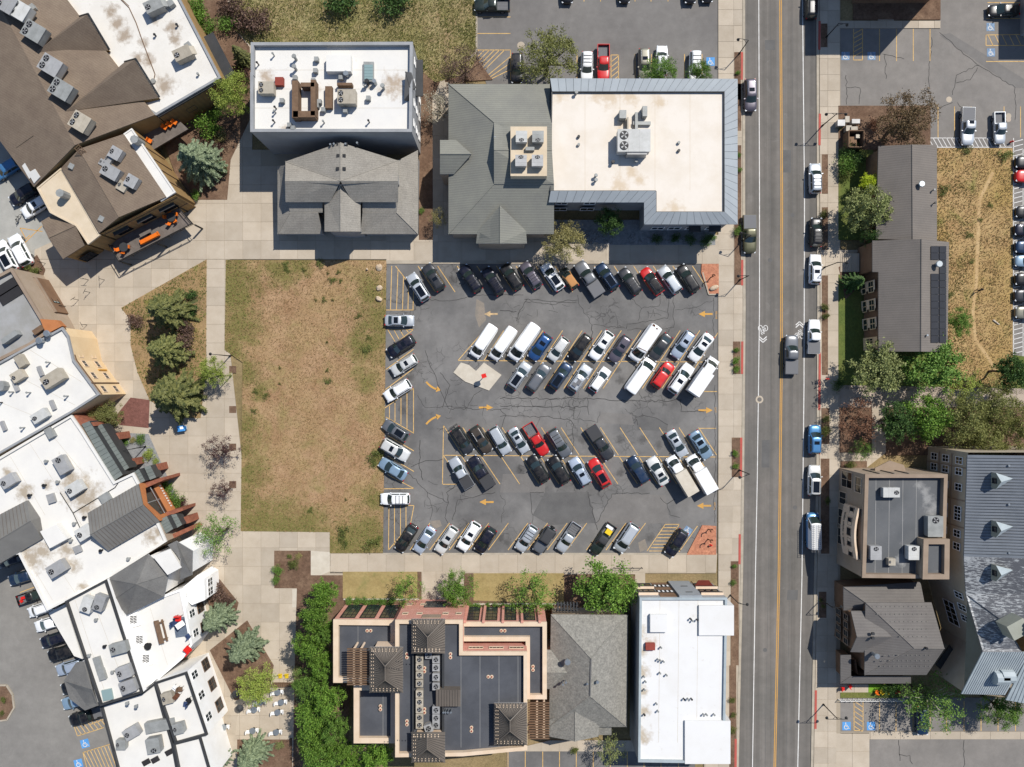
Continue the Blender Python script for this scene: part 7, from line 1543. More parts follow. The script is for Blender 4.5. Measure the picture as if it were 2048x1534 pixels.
def broadleaf(seed, dens=1.0, size=.16, clumps=62, spread=.42, hgt=7.0, rad=3.0, low=.3):
    """unit tree: crown radius 3 m, 7 m tall"""
    R = random.Random(seed); tr = MB(); cr = MB(); base = Vector((0, 0, -.1)); fork = Vector((R.uniform(-.2, .2), R.uniform(-.2, .2), hgt * low + .4)); limb(tr, base, fork, .2, .14, R)
    lobes = [(R.uniform(0, 6.28), R.uniform(.75, 1.15)) for _ in range(7)]
    subs = [Vector((rad * .55 * math.cos(a), rad * .55 * math.sin(a), hgt * R.uniform(.5, .72))) for a in [lobes[2][0] + 6.283 * k / 6 + R.uniform(-.4, .4) for k in range(6)]] + [Vector((R.uniform(-.4, .4), R.uniform(-.4, .4), hgt * .78)) for _ in range(2)]
    for k in range(clumps):
        sb = subs[k % len(subs)]; nn = Vector((R.gauss(0, 1), R.gauss(0, 1), R.gauss(.45, .8))).normalized(); rr = rad * .50 * R.uniform(.72, 1.08)
        c = sb + Vector((nn.x * rr, nn.y * rr, nn.z * rr * hgt / 7.0)); c.z = min(max(c.z, hgt * low), hgt * .97)
        leaf_quads(cr, c, int(R.uniform(60, 110) * dens), spread * R.uniform(.7, 1.2), size, R)
        if k % 5 == 0: limb(tr, fork + Vector((0, 0, R.uniform(-.3, .6))), c, .07, .02, R)
    return tr, cr
def spruce(seed, hgt=9.0, rad=3.0):
    R = random.Random(seed); tr = MB(); cr = MB(); tr.tube((0, 0, -.1), (0, 0, hgt * .55), .22, .12, 8); tr.tube((0, 0, hgt * .55), (0, 0, hgt), .12, .02, 6); z = hgt * .1; lay = 0
    while z < hgt * .985:
        f = 1 - (z / hgt); rr = rad * (f ** .75) * R.uniform(.78, 1.1); n = max(5, int(7 + 8 * f)); a0 = R.uniform(0, 6.28)
        for k in range(n):
            a = a0 + 6.283 * k / n + R.uniform(-.18, .18); L_ = rr * R.uniform(.5, 1.15); d = Vector((math.cos(a), math.sin(a), 0)); s = Vector((-d.y, d.x, 0)); m = max(3, int(L_ / .17))
            for j in range(m):
                t = (j + .6) / m; p = Vector((0, 0, z)) + d * L_ * t + Vector((0, 0, -.28 * L_ * t * t + .10 * L_ * t)); wd = .46 * (1 - t * .72) * min(1, L_ / 1.0)
                for sg in (-1, 1, 0):
                    l = (s * sg * .85 + d * (.75 if sg else 1.0)).normalized(); ln = wd * R.uniform(.7, 1.15) + .09; w = l.cross(Vector((0, 0, 1))).normalized() * .085 + Vector((0, 0, R.uniform(-.04, .05)))
                    q = p + l * ln + Vector((0, 0, -.07 + R.uniform(-.06, .06))); i = len(cr.v); cr.v += [tuple(p - w), tuple(q - w * .4), tuple(q + w * .4), tuple(p + w)]; cr.f.append((i, i + 1, i + 2, i + 3)); cr.m.append(0)
        z += hgt * .047 * (0.75 + .6 * f); lay += 1
    return tr, cr
def bare(seed, hgt=5.0, rad=3.0, n=26):
    R = random.Random(seed); tr = MB(); fork = Vector((0, 0, hgt * .3)); limb(tr, Vector((0, 0, -.1)), fork, .14, .1, R)
    for k in range(n):
        a = 6.283 * k / n + R.uniform(-.2, .2); e = fork + Vector((math.cos(a) * rad * R.uniform(.5, 1), math.sin(a) * rad * R.uniform(.5, 1), hgt * .65 * R.uniform(.4, 1))); limb(tr, fork, e, .045, .015, R)
        for _ in range(4): t = R.uniform(.4, .95); p = fork.lerp(e, t); limb(tr, p, p + Vector((R.gauss(0, .5), R.gauss(0, .5), R.uniform(0, .5))), .02, .008, R, 2)
    return tr, None
PLANT = dict(full=[broadleaf(s, .85, .14, 110, .25) for s in (1, 2, 3, 4)], fine=[broadleaf(s, .95, .105, 110, .27) for s in (11, 12, 13)], sparse=[broadleaf(s, .5, .12, 64, .3) for s in (21, 22, 23)], spruce=[spruce(s) for s in (31, 32, 33)], bare=[bare(41)],
             shrub=[broadleaf(s, .5, .30, 26, .62, 3.6, 3.0, .02) for s in (51, 52)], tuft=[broadleaf(s, .28, .4, 14, .7, 2.6, 3.0, .0) for s in (61, 62)])
PM = {}
def plant(px, py, rpx, h, kind, leaf, label, name='tree', cat='tree', group=None, bark='bark', z=0.1, idx=[0]):
    """px,py,rpx: crown seen in the photo; h: height in metres"""
    idx[0] += 1; v = PLANT[kind]; i = TR.randrange(len(v)); hc = h * .62; p = at(px, py, hc); r = rpx / S * (H - hc) / H
    base_h = dict(spruce=9.0, bare=5.0, shrub=3.6, tuft=2.6).get(kind, 7.0)
    t = thing(name, label, cat, (p.x, p.y, z), TR.uniform(0, 6.28), group); t.scale = (r / 3.0, r / 3.0, h / base_h)
    for part, mb, mt, nm in (('trunk', v[i][0], bark, 'trunk'), ('crown', v[i][1], 'leaf_' + leaf if leaf else None, 'crown')):
        if mb is None or not mb.f: continue
        k = (kind, i, part)
        if k not in PM: PM[k] = mb.mesh(nm, mt)
        o = bpy.data.objects.new(nm if cat == 'tree' else ('stem' if part == 'trunk' else 'foliage'), PM[k]); link(o, t); o.material_slots[0].link = 'OBJECT'; o.material_slots[0].material = MT[mt]
    return t
T = lambda *a, **k: plant(*a, **k)
ROWT = [(650, 1180, 38, 8.5), (632, 1228, 38, 9), (650, 1262, 30, 8.5), (622, 1290, 36, 9), (645, 1325, 38, 9), (622, 1362, 36, 9), (655, 1395, 44, 9.5), (632, 1428, 44, 9.5), (668, 1450, 38, 9), (628, 1482, 42, 9.5), (672, 1500, 40, 9), (640, 1530, 42, 9.5), (705, 1520, 36, 8.5), (752, 1512, 38, 8)]
for i, (x, y, r, h) in enumerate(ROWT): T(x, y, r * (.74 + .16 * (i % 2)), h + (-1.4, .9, -.3, 1.2, -.9)[i % 5], 'full', ('bright', 'bright', 'green')[i % 3], 'bright green leafy tree, %s from the top in row beside the stone hall' % ORDN[i], group='green row beside the stone hall')
for a in ((1095, 118, 58, 9, 'fine', 'olive', 'large olive green tree over the upper lot beside beige roof'), (1318, 146, 34, 6.5, 'fine', 'green', 'round green tree behind the beige roof in front of white cars'), (1398, 148, 26, 6, 'fine', 'green', 'small green tree behind the beige roof beside the access sign marking'),
          (470, 190, 42, 8, 'fine', 'lime', 'yellow green tree at the left corner of the white roofed building'), (476, 105, 24, 6, 'spruce', 'spruce', 'small yellow green conifer left of the white roofed building'), (383, 312, 56, 10, 'spruce', 'bluespruce', 'blue green spruce beside the restaurant deck corner'),
          (322, 618, 54, 9, 'spruce', 'spruce', 'uppermost of three big spruces on the planting island'), (320, 700, 52, 9, 'spruce', 'spruce', 'middle of three big spruces on the planting island'), (335, 790, 70, 11, 'spruce', 'spruce', 'largest lowest spruce on the planting island'),
          (428, 745, 30, 5.5, 'fine', 'lime', 'young light green tree beside the plaza lamp post'), (213, 832, 32, 5, 'fine', 'olive', 'olive shrubby tree at the brick corner of slate shop'),
          (443, 903, 34, 5, 'sparse', 'plum', 'larger dark purple leaved tree in a plaza pit'), (447, 981, 24, 4.5, 'sparse', 'plum', 'smaller dark purple leaved tree in a plaza pit'), (434, 1066, 42, 7, 'sparse', 'green', 'loose green tree on the plaza right of the brick shop'),
          (425, 1245, 42, 8, 'spruce', 'bluespruce', 'upper blue spruce in front of victorian windows'), (478, 1305, 46, 8.5, 'spruce', 'bluespruce', 'lower blue spruce in front of victorian windows'), (517, 1368, 38, 7, 'fine', 'lime', 'yellow green bushy tree above the cafe tables'), (495, 1520, 42, 7, 'spruce', 'bluespruce', 'blue spruce at the bottom edge by cafe tables'), (435, 1528, 26, 5, 'spruce', 'bluespruce', 'small blue spruce at the bottom edge left of larger one'),
          (815, 1176, 33, 6, 'sparse', 'bright', 'loose green tree between first lawn and the hall entrance path'), (914, 1178, 38, 6.5, 'fine', 'bright', 'green tree right of the stone hall entrance path'), (1065, 1182, 46, 7, 'sparse', 'bright', 'spreading green tree at the right of the second lawn'), (1212, 1175, 60, 8.5, 'full', 'bright', 'large round bright green tree above the hipped roof house'), (1222, 1495, 30, 6, 'sparse', 'sage', 'grey green tree below the hipped roof house'),
          (925, 140, 46, 6, 'sparse', 'bare', 'purple brown sparse tree beside the hatched stall'), (876, 215, 32, 5.5, 'sparse', 'blossom', 'pale blossoming tree between white roof and green shingled house'), (877, 436, 20, 4, 'sparse', 'straw', 'small straw coloured tree by the corner of two shingled houses'), (1127, 485, 42, 6.5, 'fine', 'straw', 'straw green tree in front of the courtyard above dark cars'), (1218, 445, 28, 5.5, 'full', 'dark', 'dark green tree in the shaded courtyard'),
          (1810, 242, 58, 8, 'fine', 'brown', 'brownish dense tree at the north end of the shingled hall'), (1737, 367, 23, 4.5, 'full', 'yellow', 'small vivid yellow green tree beside the shingled hall'), (1738, 418, 50, 8, 'full', 'sage', 'big olive green tree beside the shingled hall'), (1745, 470, 24, 5, 'fine', 'dark', 'small dark tree below the big olive tree'), (1780, 450, 30, 6, 'bare', None, 'leafless pale tree reaching over the hall roof'), (1716, 562, 26, 5, 'spruce', 'dark', 'dark conifer below the entrance steps'),
          (1746, 738, 56, 8, 'full', 'sage', 'big grey green tree at the south end of shingled hall'), (1866, 733, 62, 8, 'full', 'green', 'big green tree at the southeast corner of shingled hall'), (1914, 645, 28, 5, 'fine', 'green', 'light green tree beside the solar panels'), (2018, 742, 40, 8, 'full', 'dark', 'dark green tree at the right edge above the path'), (1715, 840, 44, 6, 'sparse', 'rust', 'rust brown tree right of the blue parked car'), (1724, 897, 22, 4, 'sparse', 'green', 'small green tree above the stucco building'),
          (1787, 845, 42, 7, 'full', 'dark', 'dark tree left of the bright green one above hotel'), (1850, 835, 46, 8, 'full', 'bright', 'bright green tree above the hotel'), (1925, 838, 52, 9, 'fine', 'olive', 'olive tree right of bright green one above hotel'), (1985, 815, 46, 9, 'fine', 'olive', 'upper olive tree above the hotel roof'), (1965, 878, 48, 8, 'fine', 'olive', 'lower olive tree touching the hotel roof'), (2032, 850, 50, 9, 'fine', 'olive', 'olive tree at the right edge above hotel'),
          (1866, 1405, 58, 8, 'sparse', 'green', 'tall loose green tree over the blue car in lower lot'), (2000, 1415, 44, 7, 'fine', 'green', 'green tree at the right of the lower lot'), (1840, 1385, 34, 6, 'sparse', 'green', 'small loose green tree beside the playground strip'), (1925, 770, 36, 5, 'sparse', 'lime', 'low light green tree above the right footpath')):
    T(*a, bark='bark_pale' if 'leafless' in a[6] or 'loose green tree over' in a[6] else 'bark')
SH = [(393, 15, 18, 'green'), (398, 34, 23, 'bright'), (420, 54, 15, 'green'), (455, 45, 18, 'green'), (462, 15, 24, 'bare'), (492, 42, 28, 'bare'), (524, 40, 22, 'bare'), (485, 150, 14, 'plum'), (415, 252, 24, 'bright'), (432, 228, 14, 'green'), (440, 275, 14, 'straw'), (432, 300, 16, 'plum'), (440, 335, 14, 'dark'), (392, 392, 10, 'green'), (425, 350, 12, 'bare'),
      (245, 886, 11, 'green'), (282, 878, 10, 'green'), (298, 908, 11, 'lime'), (280, 922, 7, 'bright'), (312, 922, 6, 'lime'), (266, 880, 6, 'straw'), (331, 972, 16, 'green'), (350, 1000, 17, 'green'), (364, 1004, 10, 'plum'),
      (365, 685, 22, 'bare'), (372, 655, 18, 'bare'), (270, 640, 16, 'bare'), (382, 590, 12, 'dark'), (384, 620, 14, 'dark'), (555, 1140, 10, 'green'), (587, 1128, 10, 'weed'), (579, 1112, 5, 'weed'), (598, 1112, 6, 'straw'), (552, 1160, 8, 'green'),
      (435, 1185, 18, 'bare'), (455, 1200, 14, 'bare'), (680, 5, 32, 'dark'), (790, 3, 32, 'dark'), (840, 135, 12, 'weed'), (818, 92, 10, 'weed'), (843, 422, 6, 'green'), (1000, 478, 6, 'bare'), (1314, 478, 10, 'dark'), (1350, 477, 10, 'dark'), (1380, 479, 11, 'dark'), (1415, 480, 14, 'dark'), (1428, 475, 5, 'bright'),
      (1692, 330, 18, 'green'), (1690, 350, 12, 'lawn'), (1700, 300, 16, 'dark'), (1712, 318, 16, 'dark'), (1760, 382, 12, 'weed'), (1707, 385, 10, 'weed'), (1675, 770, 12, 'dark'), (1655, 1000, 7, 'weed'), (1650, 615, 8, 'weed'), (1652, 632, 7, 'weed'), (1652, 838, 8, 'weed'), (1650, 862, 11, 'weed'), (1700, 930, 9, 'weed'), (1648, 428, 8, 'weed'),
      (1472, 700, 6, 'bright'), (1471, 722, 8, 'bright'), (1473, 738, 7, 'bright'), (1470, 906, 7, 'bright'), (1471, 932, 6, 'bright'), (1476, 462, 9, 'green'), (1479, 340, 5, 'bright'), (1477, 310, 5, 'green'), (1475, 146, 5, 'bright'), (1468, 1132, 5, 'green'), (1466, 1165, 6, 'green'), (1464, 1460, 8, 'weed'), (1466, 1430, 6, 'weed'), (1464, 1400, 6, 'weed'), (70, 545, 12, 'weed'), (55, 530, 9, 'weed'), (8, 1400, 6, 'weed'), (5, 1425, 5, 'weed'),
      (612, 1395, 18, 'bluespruce'), (596, 1345, 12, 'sage'), (560, 1490, 8, 'sage'), (1642, 1200, 4, 'weed'), (1646, 1212, 4, 'weed'), (1780, 1375, 16, 'dark'), (1680, 250, 8, 'weed'), (1748, 250, 12, 'rust'), (1100, 462, 8, 'dark'), (905, 1150, 6, 'green'), (1150, 1500, 8, 'weed')]
for y in range(6): SH.append((698 + 17 * y, 1203, 9, 'green'))
for y in range(10): SH.append((938 + 18 * y, 1213, 9, 'green'))
zones = {}
def zone(x, y):
    for nm, (x0, y0, x1, y1) in (('the beds beside the brown shop building', (380, -10, 540, 410)), ('the gravel strip by slate shop', (230, 860, 380, 1010)), ('the spruce island', (243, 519, 414, 836)), ('the small square bed', (540, 1095, 625, 1180)), ('the left kerb strip', (1455, 100, 1490, 1534)), ('the right kerb strip', (1636, 300, 1662, 1240)), ('the hedge before stone hall', (680, 1195, 1130, 1220)), ('the shaded courtyard', (1090, 440, 1435, 495)), ('the grassy meadow', (640, -20, 850, 150)), ('the bed beside shingled hall', (1664, 230, 1770, 400))):
        if x0 <= x <= x1 and y0 <= y <= y1: return nm
    return None
for x, y, r, lf in sorted(SH, key=lambda q: (q[1], q[0])):
    side = ('upper ' if y < 512 else 'lower ' if y > 1022 else 'middle ') + ('left' if x < 683 else 'right' if x > 1365 else 'centre')
    zn = zone(x, y) or 'scattered beds at the ' + side; k = zn; zones[k] = zones.get(k, 0) + 1
    lf = 'weed' if lf == 'lawn' else lf; cn = dict(bare='leafless brown', plum='dark purple', bright='bright green', green='green', dark='dark green', weed='weedy green', straw='straw coloured', lime='lime green', sage='grey green', bluespruce='blue green', rust='rust red').get(lf, 'green')
    nz_ = zones[k] - 1; lab = '%s shrub, %s from the top in %s' % (cn, ORDN[nz_] if nz_ < 16 else 'number %d' % (nz_ + 1), zn)
    plant(x, y, r, max(.5, min(2.6, r / S * 1.25)), 'shrub', lf, lab, 'shrub', 'shrub', 'shrubs in ' + zn, z=.12)
# dry grass and weeds
def grass(name, poly, n, hgt, leaf, kind_label, seed, mask=None, sz=.05):
    R = random.Random(seed); xs = [p[0] for p in poly]; ys = [p[1] for p in poly]; mb = MB(); k = 0
    while k < n:
        x, y = R.uniform(max(-20, min(xs)), min(2070, max(xs))), R.uniform(max(-20, min(ys)), max(ys))
        if not inside((x, y), poly) or (mask and R.random() > mask(x, y)): k += .25; continue
        p = at(x, y, .14)
        for _ in range(2):
            a = R.uniform(0, 6.28); hh = hgt * R.uniform(.5, 1.3); d = Vector((math.cos(a), math.sin(a), 0)); s = Vector((-d.y, d.x, 0)) * sz * R.uniform(.7, 1.5); q = p + d * hh * .7 + Vector((0, 0, hh)); i = len(mb.v); mb.v += [tuple(p - s), tuple(p + s), tuple(q)]; mb.f.append((i, i + 1, i + 2)); mb.m.append(0)
        k += 1
    o = mb.build(name, 'leaf_' + leaf); tag(o, kind_label, 'grass', None, 'stuff'); return o
from mathutils import noise as mnoise
nz = lambda x, y, s=.02: .5 + .5 * mnoise.noise(Vector((x * s, y * s, 3.1)))
grass('dry_grass', FIELD, 24000, .16, 'drygrass', 'dry straw grass covering the big field beside the lot', 1, lambda x, y: .25 + .7 * nz(x, y))
fgreen = lambda x, y: max([max(0, 1 - math.hypot(x - a, y - b) / (r * S * .95)) for a, b, r in FSP]) ** .7
grass('green_weeds', FIELD, 4000, .22, 'weed', 'green weeds at the edges of the big dry field', 2, fgreen)
grass('meadow_grass', MEADOW, 16000, .2, 'straw', 'mottled straw green grass on the upper meadow', 3, lambda x, y: .3 + .7 * nz(x, y, .03)); grass('meadow_weeds', MEADOW, 8000, .25, 'weed', 'green tufts on the upper meadow', 4, lambda x, y: nz(x, y, .025) ** 2)
PTH = [(1985, 345), (1958, 400), (1955, 470), (1952, 560), (1945, 620), (1950, 680), (1975, 715), (1990, 740)]
def offpath(x, y):
    for (ax, ay), (bx, by) in zip(PTH, PTH[1:]):
        t_ = max(0, min(1, ((x - ax) * (bx - ax) + (y - ay) * (by - ay)) / ((bx - ax) ** 2 + (by - ay) ** 2)))
        if math.hypot(x - ax - t_ * (bx - ax), y - ay - t_ * (by - ay)) < 4.5: return 0.15
    return 1.0
grass('dry_grass', RFIELD, 14000, .15, 'drygrass', 'tall dry grass on the right hand field', 5, lambda x, y: (.2 + .8 * nz(x, y, .03)) * offpath(x, y)); grass('green_weeds', RFIELD, 7000, .18, 'weed', 'green tufts on the right hand field', 6, lambda x, y: nz(x, y, .03) ** 1.6 * (1 if x < 1935 else .4) * offpath(x, y))
grass('island_grass', ISLAND, 6000, .22, 'weed', 'green grass tufts under the island spruces', 7, lambda x, y: nz(x, y, .03) ** 1.5)
wi = {}
for x, y, r in sorted(((665, 560, 8), (682, 562, 5), (677, 545, 5), (648, 600, 6), (666, 600, 3), (632, 600, 3), (572, 530, 8), (575, 540, 6), (608, 540, 5), (640, 528, 9), (656, 546, 3), (532, 792, 7), (512, 783, 6), (508, 822, 6), (657, 762, 8), (560, 735, 3), (655, 740, 4), (654, 685, 3), (734, 698, 10), (738, 675, 6), (718, 632, 6), (560, 767, 3), (749, 912, 14), (747, 925, 9), (686, 1065, 14), (688, 1085, 10), (740, 1090, 14), (755, 1080, 9), (621, 1020, 6), (692, 999, 3), (2010, 310, 14), (1888, 380, 12), (1938, 470, 8), (1943, 523, 6), (1960, 440, 5), (1980, 410, 6), (1900, 590, 8), (1935, 300, 10)), key=lambda q: q[1]):
    fld = 'right hand field' if x > 1800 else ('left half of dry field' if x < 645 else 'right half of dry field'); wi[fld] = wi.get(fld, 0) + 1
    plant(x, y, r, max(.3, r * .045), 'tuft', 'weed', '%s green weed clump, %s from the top in the %s' % ('large' if r > 9 else 'small', (ORDN + ['seventeenth', 'eighteenth', 'nineteenth', 'twentieth', 'twenty first', 'twenty second'])[wi[fld] - 1], fld), 'weed', 'weed', 'weed clumps in the ' + fld, z=.14)
# ------------------------------------------------------------------ small things
def lamp(px, py, h, dx, dy, label, two=False):
    p = at(px, py); t = thing('street_lamp', label, 'street lamp', (p.x, p.y, .1)); d = Vector((dx, dy, 0)).normalized(); P = Vector((p.x, p.y, .1))
    mb = MB(); mb.tube(P, P + Vector((0, 0, .5)), .16, .12, 8); mb.tube(P + Vector((0, 0, .5)), P + Vector((0, 0, h)), .085, .06, 8); mb.build('post', 'trim_black', t)
    for s in ((1, -1) if two else (1,)):
        e = P + Vector((0, 0, h)) + d * s * 1.5; mb = MB(); mb.tube(P + Vector((0, 0, h)), e, .05, .04, 6); mb.tube(P + Vector((0, 0, h - .8)), P + Vector((0, 0, h)) + d * s * .8, .03, .03, 5); mb.build('arm', 'trim_black', t)
        mb = MB(); mb.tube(e - Vector((0, 0, .45)), e - Vector((0, 0, .1)), .25, .1, 10); mb.tube(e - Vector((0, 0, .1)), e, .1, .06, 8); mb.build('lamp_shade', 'metal_dark', t)
for a in ((461, 712, 4.6, -1, .1, 'black lamp post beside the path left of the dry field'), (463, 752, 4.6, -1, -.3, 'black lamp post behind the young light green tree'), (292, 893, 4.4, -1, -.2, 'black lamp post in the gravel by the slate shop'), (1478, 940, 5.2, -1, -.4, 'black lamp post on the left kerb beside the white truck'), (1644, 252, 5.4, -1, 0, 'black lamp post on the right kerb near the planting bed', True), (1648, 535, 5.0, 1, 0, 'black lamp post on the right kerb beside the white car'), (1479, 560, 4.6, -1, 0, 'black lamp post beside the red gravel corner'), (1646, 1408, 5.2, 1, 0, 'double headed black lamp post at the lower right corner lot', True), (1478, 108, 4.6, -1, .2, 'black lamp post beside the upper red kerb'), (1652, 75, 4.4, 1, 0, 'lamp post standing in the shadow at the top of street'), (1641, 1198, 4.4, 1, 0, 'slim lamp post in the kerb strip beside shingled house'), (1484, 482, 4.4, -1, .3, 'lamp post beside the olive pickup'), (430, 1168, 3.6, -1, 0, 'lamp post at the corner of victorian building'), (1460, 1190, 4.4, 1, -.2, 'lamp post beside the white roofed building entry')): lamp(*a)
# boulders beside the lot
for i, (x, y, w, d) in enumerate(((759, 535, 13, 14), (759, 576, 13, 12), (758, 598, 10, 15), (735, 539, 5, 4))):
    bm = bmesh.new(); bmesh.ops.create_icosphere(bm, subdivisions=2, radius=1); R = random.Random(i)
    for v in bm.verts: v.co *= 1 + R.uniform(-.16, .16)
    me = bpy.data.meshes.new('boulder'); bm.to_mesh(me); bm.free(); me.materials.append(MT['boulder']); o = bpy.data.objects.new('boulder', me); p = at(x, y); o.location = (p.x, p.y, .25); o.scale = (w / S / 2, d / S / 2, .38); o.rotation_euler = (0, 0, R.uniform(0, 3)); C.objects.link(o)
    tag(o, ['pale boulder at the top right corner of the dry field', 'pale oval boulder, middle of three beside the hatched stall', 'pale pointed boulder, lowest of three beside the hatched stall', 'small pale stone left of the top boulder'][i], 'boulder', 'boulders at the field edge')
# parking pay station on the concrete island
p = at(969, 752); t = thing('pay_station', 'red pay station sign on a post on the concrete island', 'pay station', (p.x, p.y, .13)); P = Vector((p.x, p.y, .13)); mb = MB(); mb.tube(P, P + Vector((0, 0, 2.2)), .07, .07, 8); mb.build('post', 'trim_black', t); mb = MB(); mb.box(P + Vector((0, 0, 2.0)), (.75, .65, .5), .3); mb.build('sign_box', 'red_plastic', t); mb = MB(); mb.box(P, (.4, .4, .08)); mb.build('base', 'steel', t)
# blue sandwich-board kiosk on the plaza
p = at(363, 857, .8); t = thing('kiosk', 'small blue covered kiosk standing on the plaza below the spruces', 'kiosk', (p.x, p.y, .12), .15); P = Vector((p.x, p.y, .12)); mb = MB(); mb.box(P, (1.0, .7, .9)); mb.build('cabinet', 'blue_cloth', t); mb = MB(); mb.box(P + Vector((0, 0, .9)), (1.25, 1.0, .12), 0, 0, None, .85); mb.build('lid', 'blue_cloth', t); mb = MB(); mb.box(P + Vector((.2, .1, 1.02)), (.5, .4, .05)); mb.build('notice', 'wall_white', t)
# sculptures and signs in the red gravel corners
def rust_sculpture(x, y, label, s=1.0):
    p = at(x, y); t = thing('sculpture', label, 'sculpture', (p.x, p.y, .14)); P = Vector((p.x, p.y, .14)); mb = MB(); mb.tube(P, P + Vector((.15, .1, 1.3 * s)), .09, .07, 8); mb.build('stand', 'rusty_steel', t)
    mb = MB(); Q = P + Vector((.1, .1, 1.3 * s))
    for k in range(7): a0, a1 = k * .6, (k + 1) * .6; mb.tube(Q + Vector((.28 * math.cos(a0), .2 * math.sin(a0), .1 * k)), Q + Vector((.28 * math.cos(a1), .2 * math.sin(a1), .1 * (k + 1))), .09, .08, 6)
    mb.build('curl', 'rusty_steel', t)
rust_sculpture(1416, 1058, 'curled rusty sculpture at top of the lower red gravel bed'); rust_sculpture(1415, 1078, 'rusty sculpture in the middle of the lower red gravel bed', 1.2); rust_sculpture(1420, 556, 'rusty sculpture in the upper red gravel bed', 1.1)
p = at(1420, 1089); t = thing('fire_hydrant', 'red hydrant in the lower red gravel bed', 'hydrant', (p.x, p.y, .14))
def hydrant(t, P):
    mb = MB(); mb.tube(P, P + Vector((0, 0, .6)), .14, .13, 10); mb.tube(P + Vector((0, 0, .6)), P + Vector((0, 0, .8)), .15, .04, 10); mb.build('barrel', 'red_plastic', t); mb = MB(); mb.tube(P + Vector((-.28, 0, .45)), P + Vector((.28, 0, .45)), .08, .08, 8); mb.build('nozzle', 'red_plastic', t)
hydrant(t, Vector((p.x, p.y, .14))); p = at(1652, 758); t = thing('fire_hydrant', 'red hydrant on the right pavement below white pickup', 'hydrant', (p.x, p.y, .12)); hydrant(t, Vector((p.x, p.y, .12))); p = at(2020, 285); t = thing('fire_hydrant', 'red hydrant at the corner of white hatched stalls', 'hydrant', (p.x, p.y, .05)); hydrant(t, Vector((p.x, p.y, .05)))
bm = bmesh.new(); bmesh.ops.create_icosphere(bm, subdivisions=2, radius=1); me = bpy.data.meshes.new('boulder'); bm.to_mesh(me); bm.free(); me.materials.append(MT['boulder']); o = bpy.data.objects.new('boulder', me); p = at(1427, 576); o.location = (p.x, p.y, .3); o.scale = (.8, .4, .35); o.rotation_euler = (0, 0, .4); C.objects.link(o); tag(o, 'pale long stone in the upper red gravel bed', 'boulder')
# utility cabinets north of the hall
for i, (x, y, w, d, h, m) in enumerate(((1682, 246, 1.1, .9, 1.2, 'hvac_grey'), (1694, 239, .6, .9, 1.2, 'hvac_tan'), (1711, 243, 1.2, .6, 1.1, 'hvac_grey'), (1697, 257, .8, .8, 1.0, 'hvac_tan'), (1708, 259, 1.0, .8, 1.2, 'hvac_tan'))):
    p = at(x, y, h); t = thing('utility_cabinet', '%s utility cabinet, %s from the left in the bed by right kerb' % ('grey' if m == 'hvac_grey' else 'tan', ORDN[i]), 'cabinet', (p.x, p.y, .1), 0, 'utility cabinets'); P = Vector((p.x, p.y, .1)); mb = MB(); mb.box(P, (w, d, h)); mb.build('housing', m, t); mb = MB(); mb.box(P + Vector((0, 0, h)), (w + .08, d + .08, .06)); mb.build('lid', m, t)
p = at(1712, 278, 2); t = thing('dumpster_enclosure', 'roofless timber dumpster enclosure beside the brown tree', 'enclosure', (p.x, p.y, 0)); P = Vector((p.x, p.y, 0))
for dx, dy, w, d in ((-1.2, 0, .15, 2.6), (1.2, 0, .15, 2.6), (0, -1.3, 2.25, .15), (0, 1.3, 2.25, .15)): mb = MB(); mb.box(P + Vector((dx, dy, 0)), (w, d, 2.2)); mb.build('side', 'wood_brown', t)
mb = MB(); mb.box(P + Vector((-.2, -.2, .1)), (1.3, 1.6, 1.2)); mb.build('bin', 'wall_brown', t); mb = MB(); mb.box(P + Vector((.5, .6, .1)), (.6, .6, 1.5)); mb.build('bin', 'concrete_white', t)
# deck furniture
def chair(px, py, h, rz, mat, label, group, sc=1.0, frame='trim_black'):
    p = at(px, py, h + .5); t = thing('chair', label, 'chair', (p.x, p.y, h), rz, group); t.scale = (sc,) * 3
    for nm, mb, m in (('seat', MB().box((0, 0, .4), (.52, .52, .1)), mat), ('backrest', MB().box((-.26, 0, .5), (.1, .52, .45)), mat)):
        o = bpy.data.objects.new(nm, mb.mesh(nm, m)); link(o, t)
    for sx in (-.22, .22):
        for sy in (-.22, .22): o = bpy.data.objects.new('leg', MB().tube((sx, sy, 0), (sx, sy, .4), .025, .025, 5).mesh('leg', frame)); link(o, t)
def table(px, py, h, r, mat, label, group=None, square=None, rz=0):
    p = at(px, py, h + .74); t = thing('table', label, 'table', (p.x, p.y, h), rz, group)
    mb = MB(); mb.tube((0, 0, .7), (0, 0, .75), r, r, 20) if not square else mb.box((0, 0, .7), (square[0], square[1], .05)); link(bpy.data.objects.new('table_top', mb.mesh('table_top', mat)), t)
    link(bpy.data.objects.new('pedestal', MB().tube((0, 0, 0), (0, 0, .7), .05, .05, 8).mesh('pedestal', 'trim_black')), t); link(bpy.data.objects.new('base', MB().tube((0, 0, 0), (0, 0, .04), .3, .28, 12).mesh('base', 'trim_black')), t)
table(342, 434, DKH, .72, 'metal_dark', 'round dark table at the right end of the dining deck'); table(247, 494, DKH, .72, 'metal_dark', 'round dark table at the left end of the dining deck')
for i, (x, y, a) in enumerate(((352, 429, 180), (350, 442, 120), (338, 447, 60), (331, 434, 0), (338, 423, -70))): chair(x, y, DKH, math.radians(a), 'orange_cushion', 'orange cushioned chair, %s clockwise around the right deck table' % ORDN[i], 'orange deck chairs')
for i, (x, y, a) in enumerate(((256, 494, 180), (246, 504, 80), (235, 499, 20))): chair(x, y, DKH, math.radians(a), 'orange_cushion', 'orange cushioned chair, %s from the right around the left deck table' % ORDN[i], 'orange deck chairs')
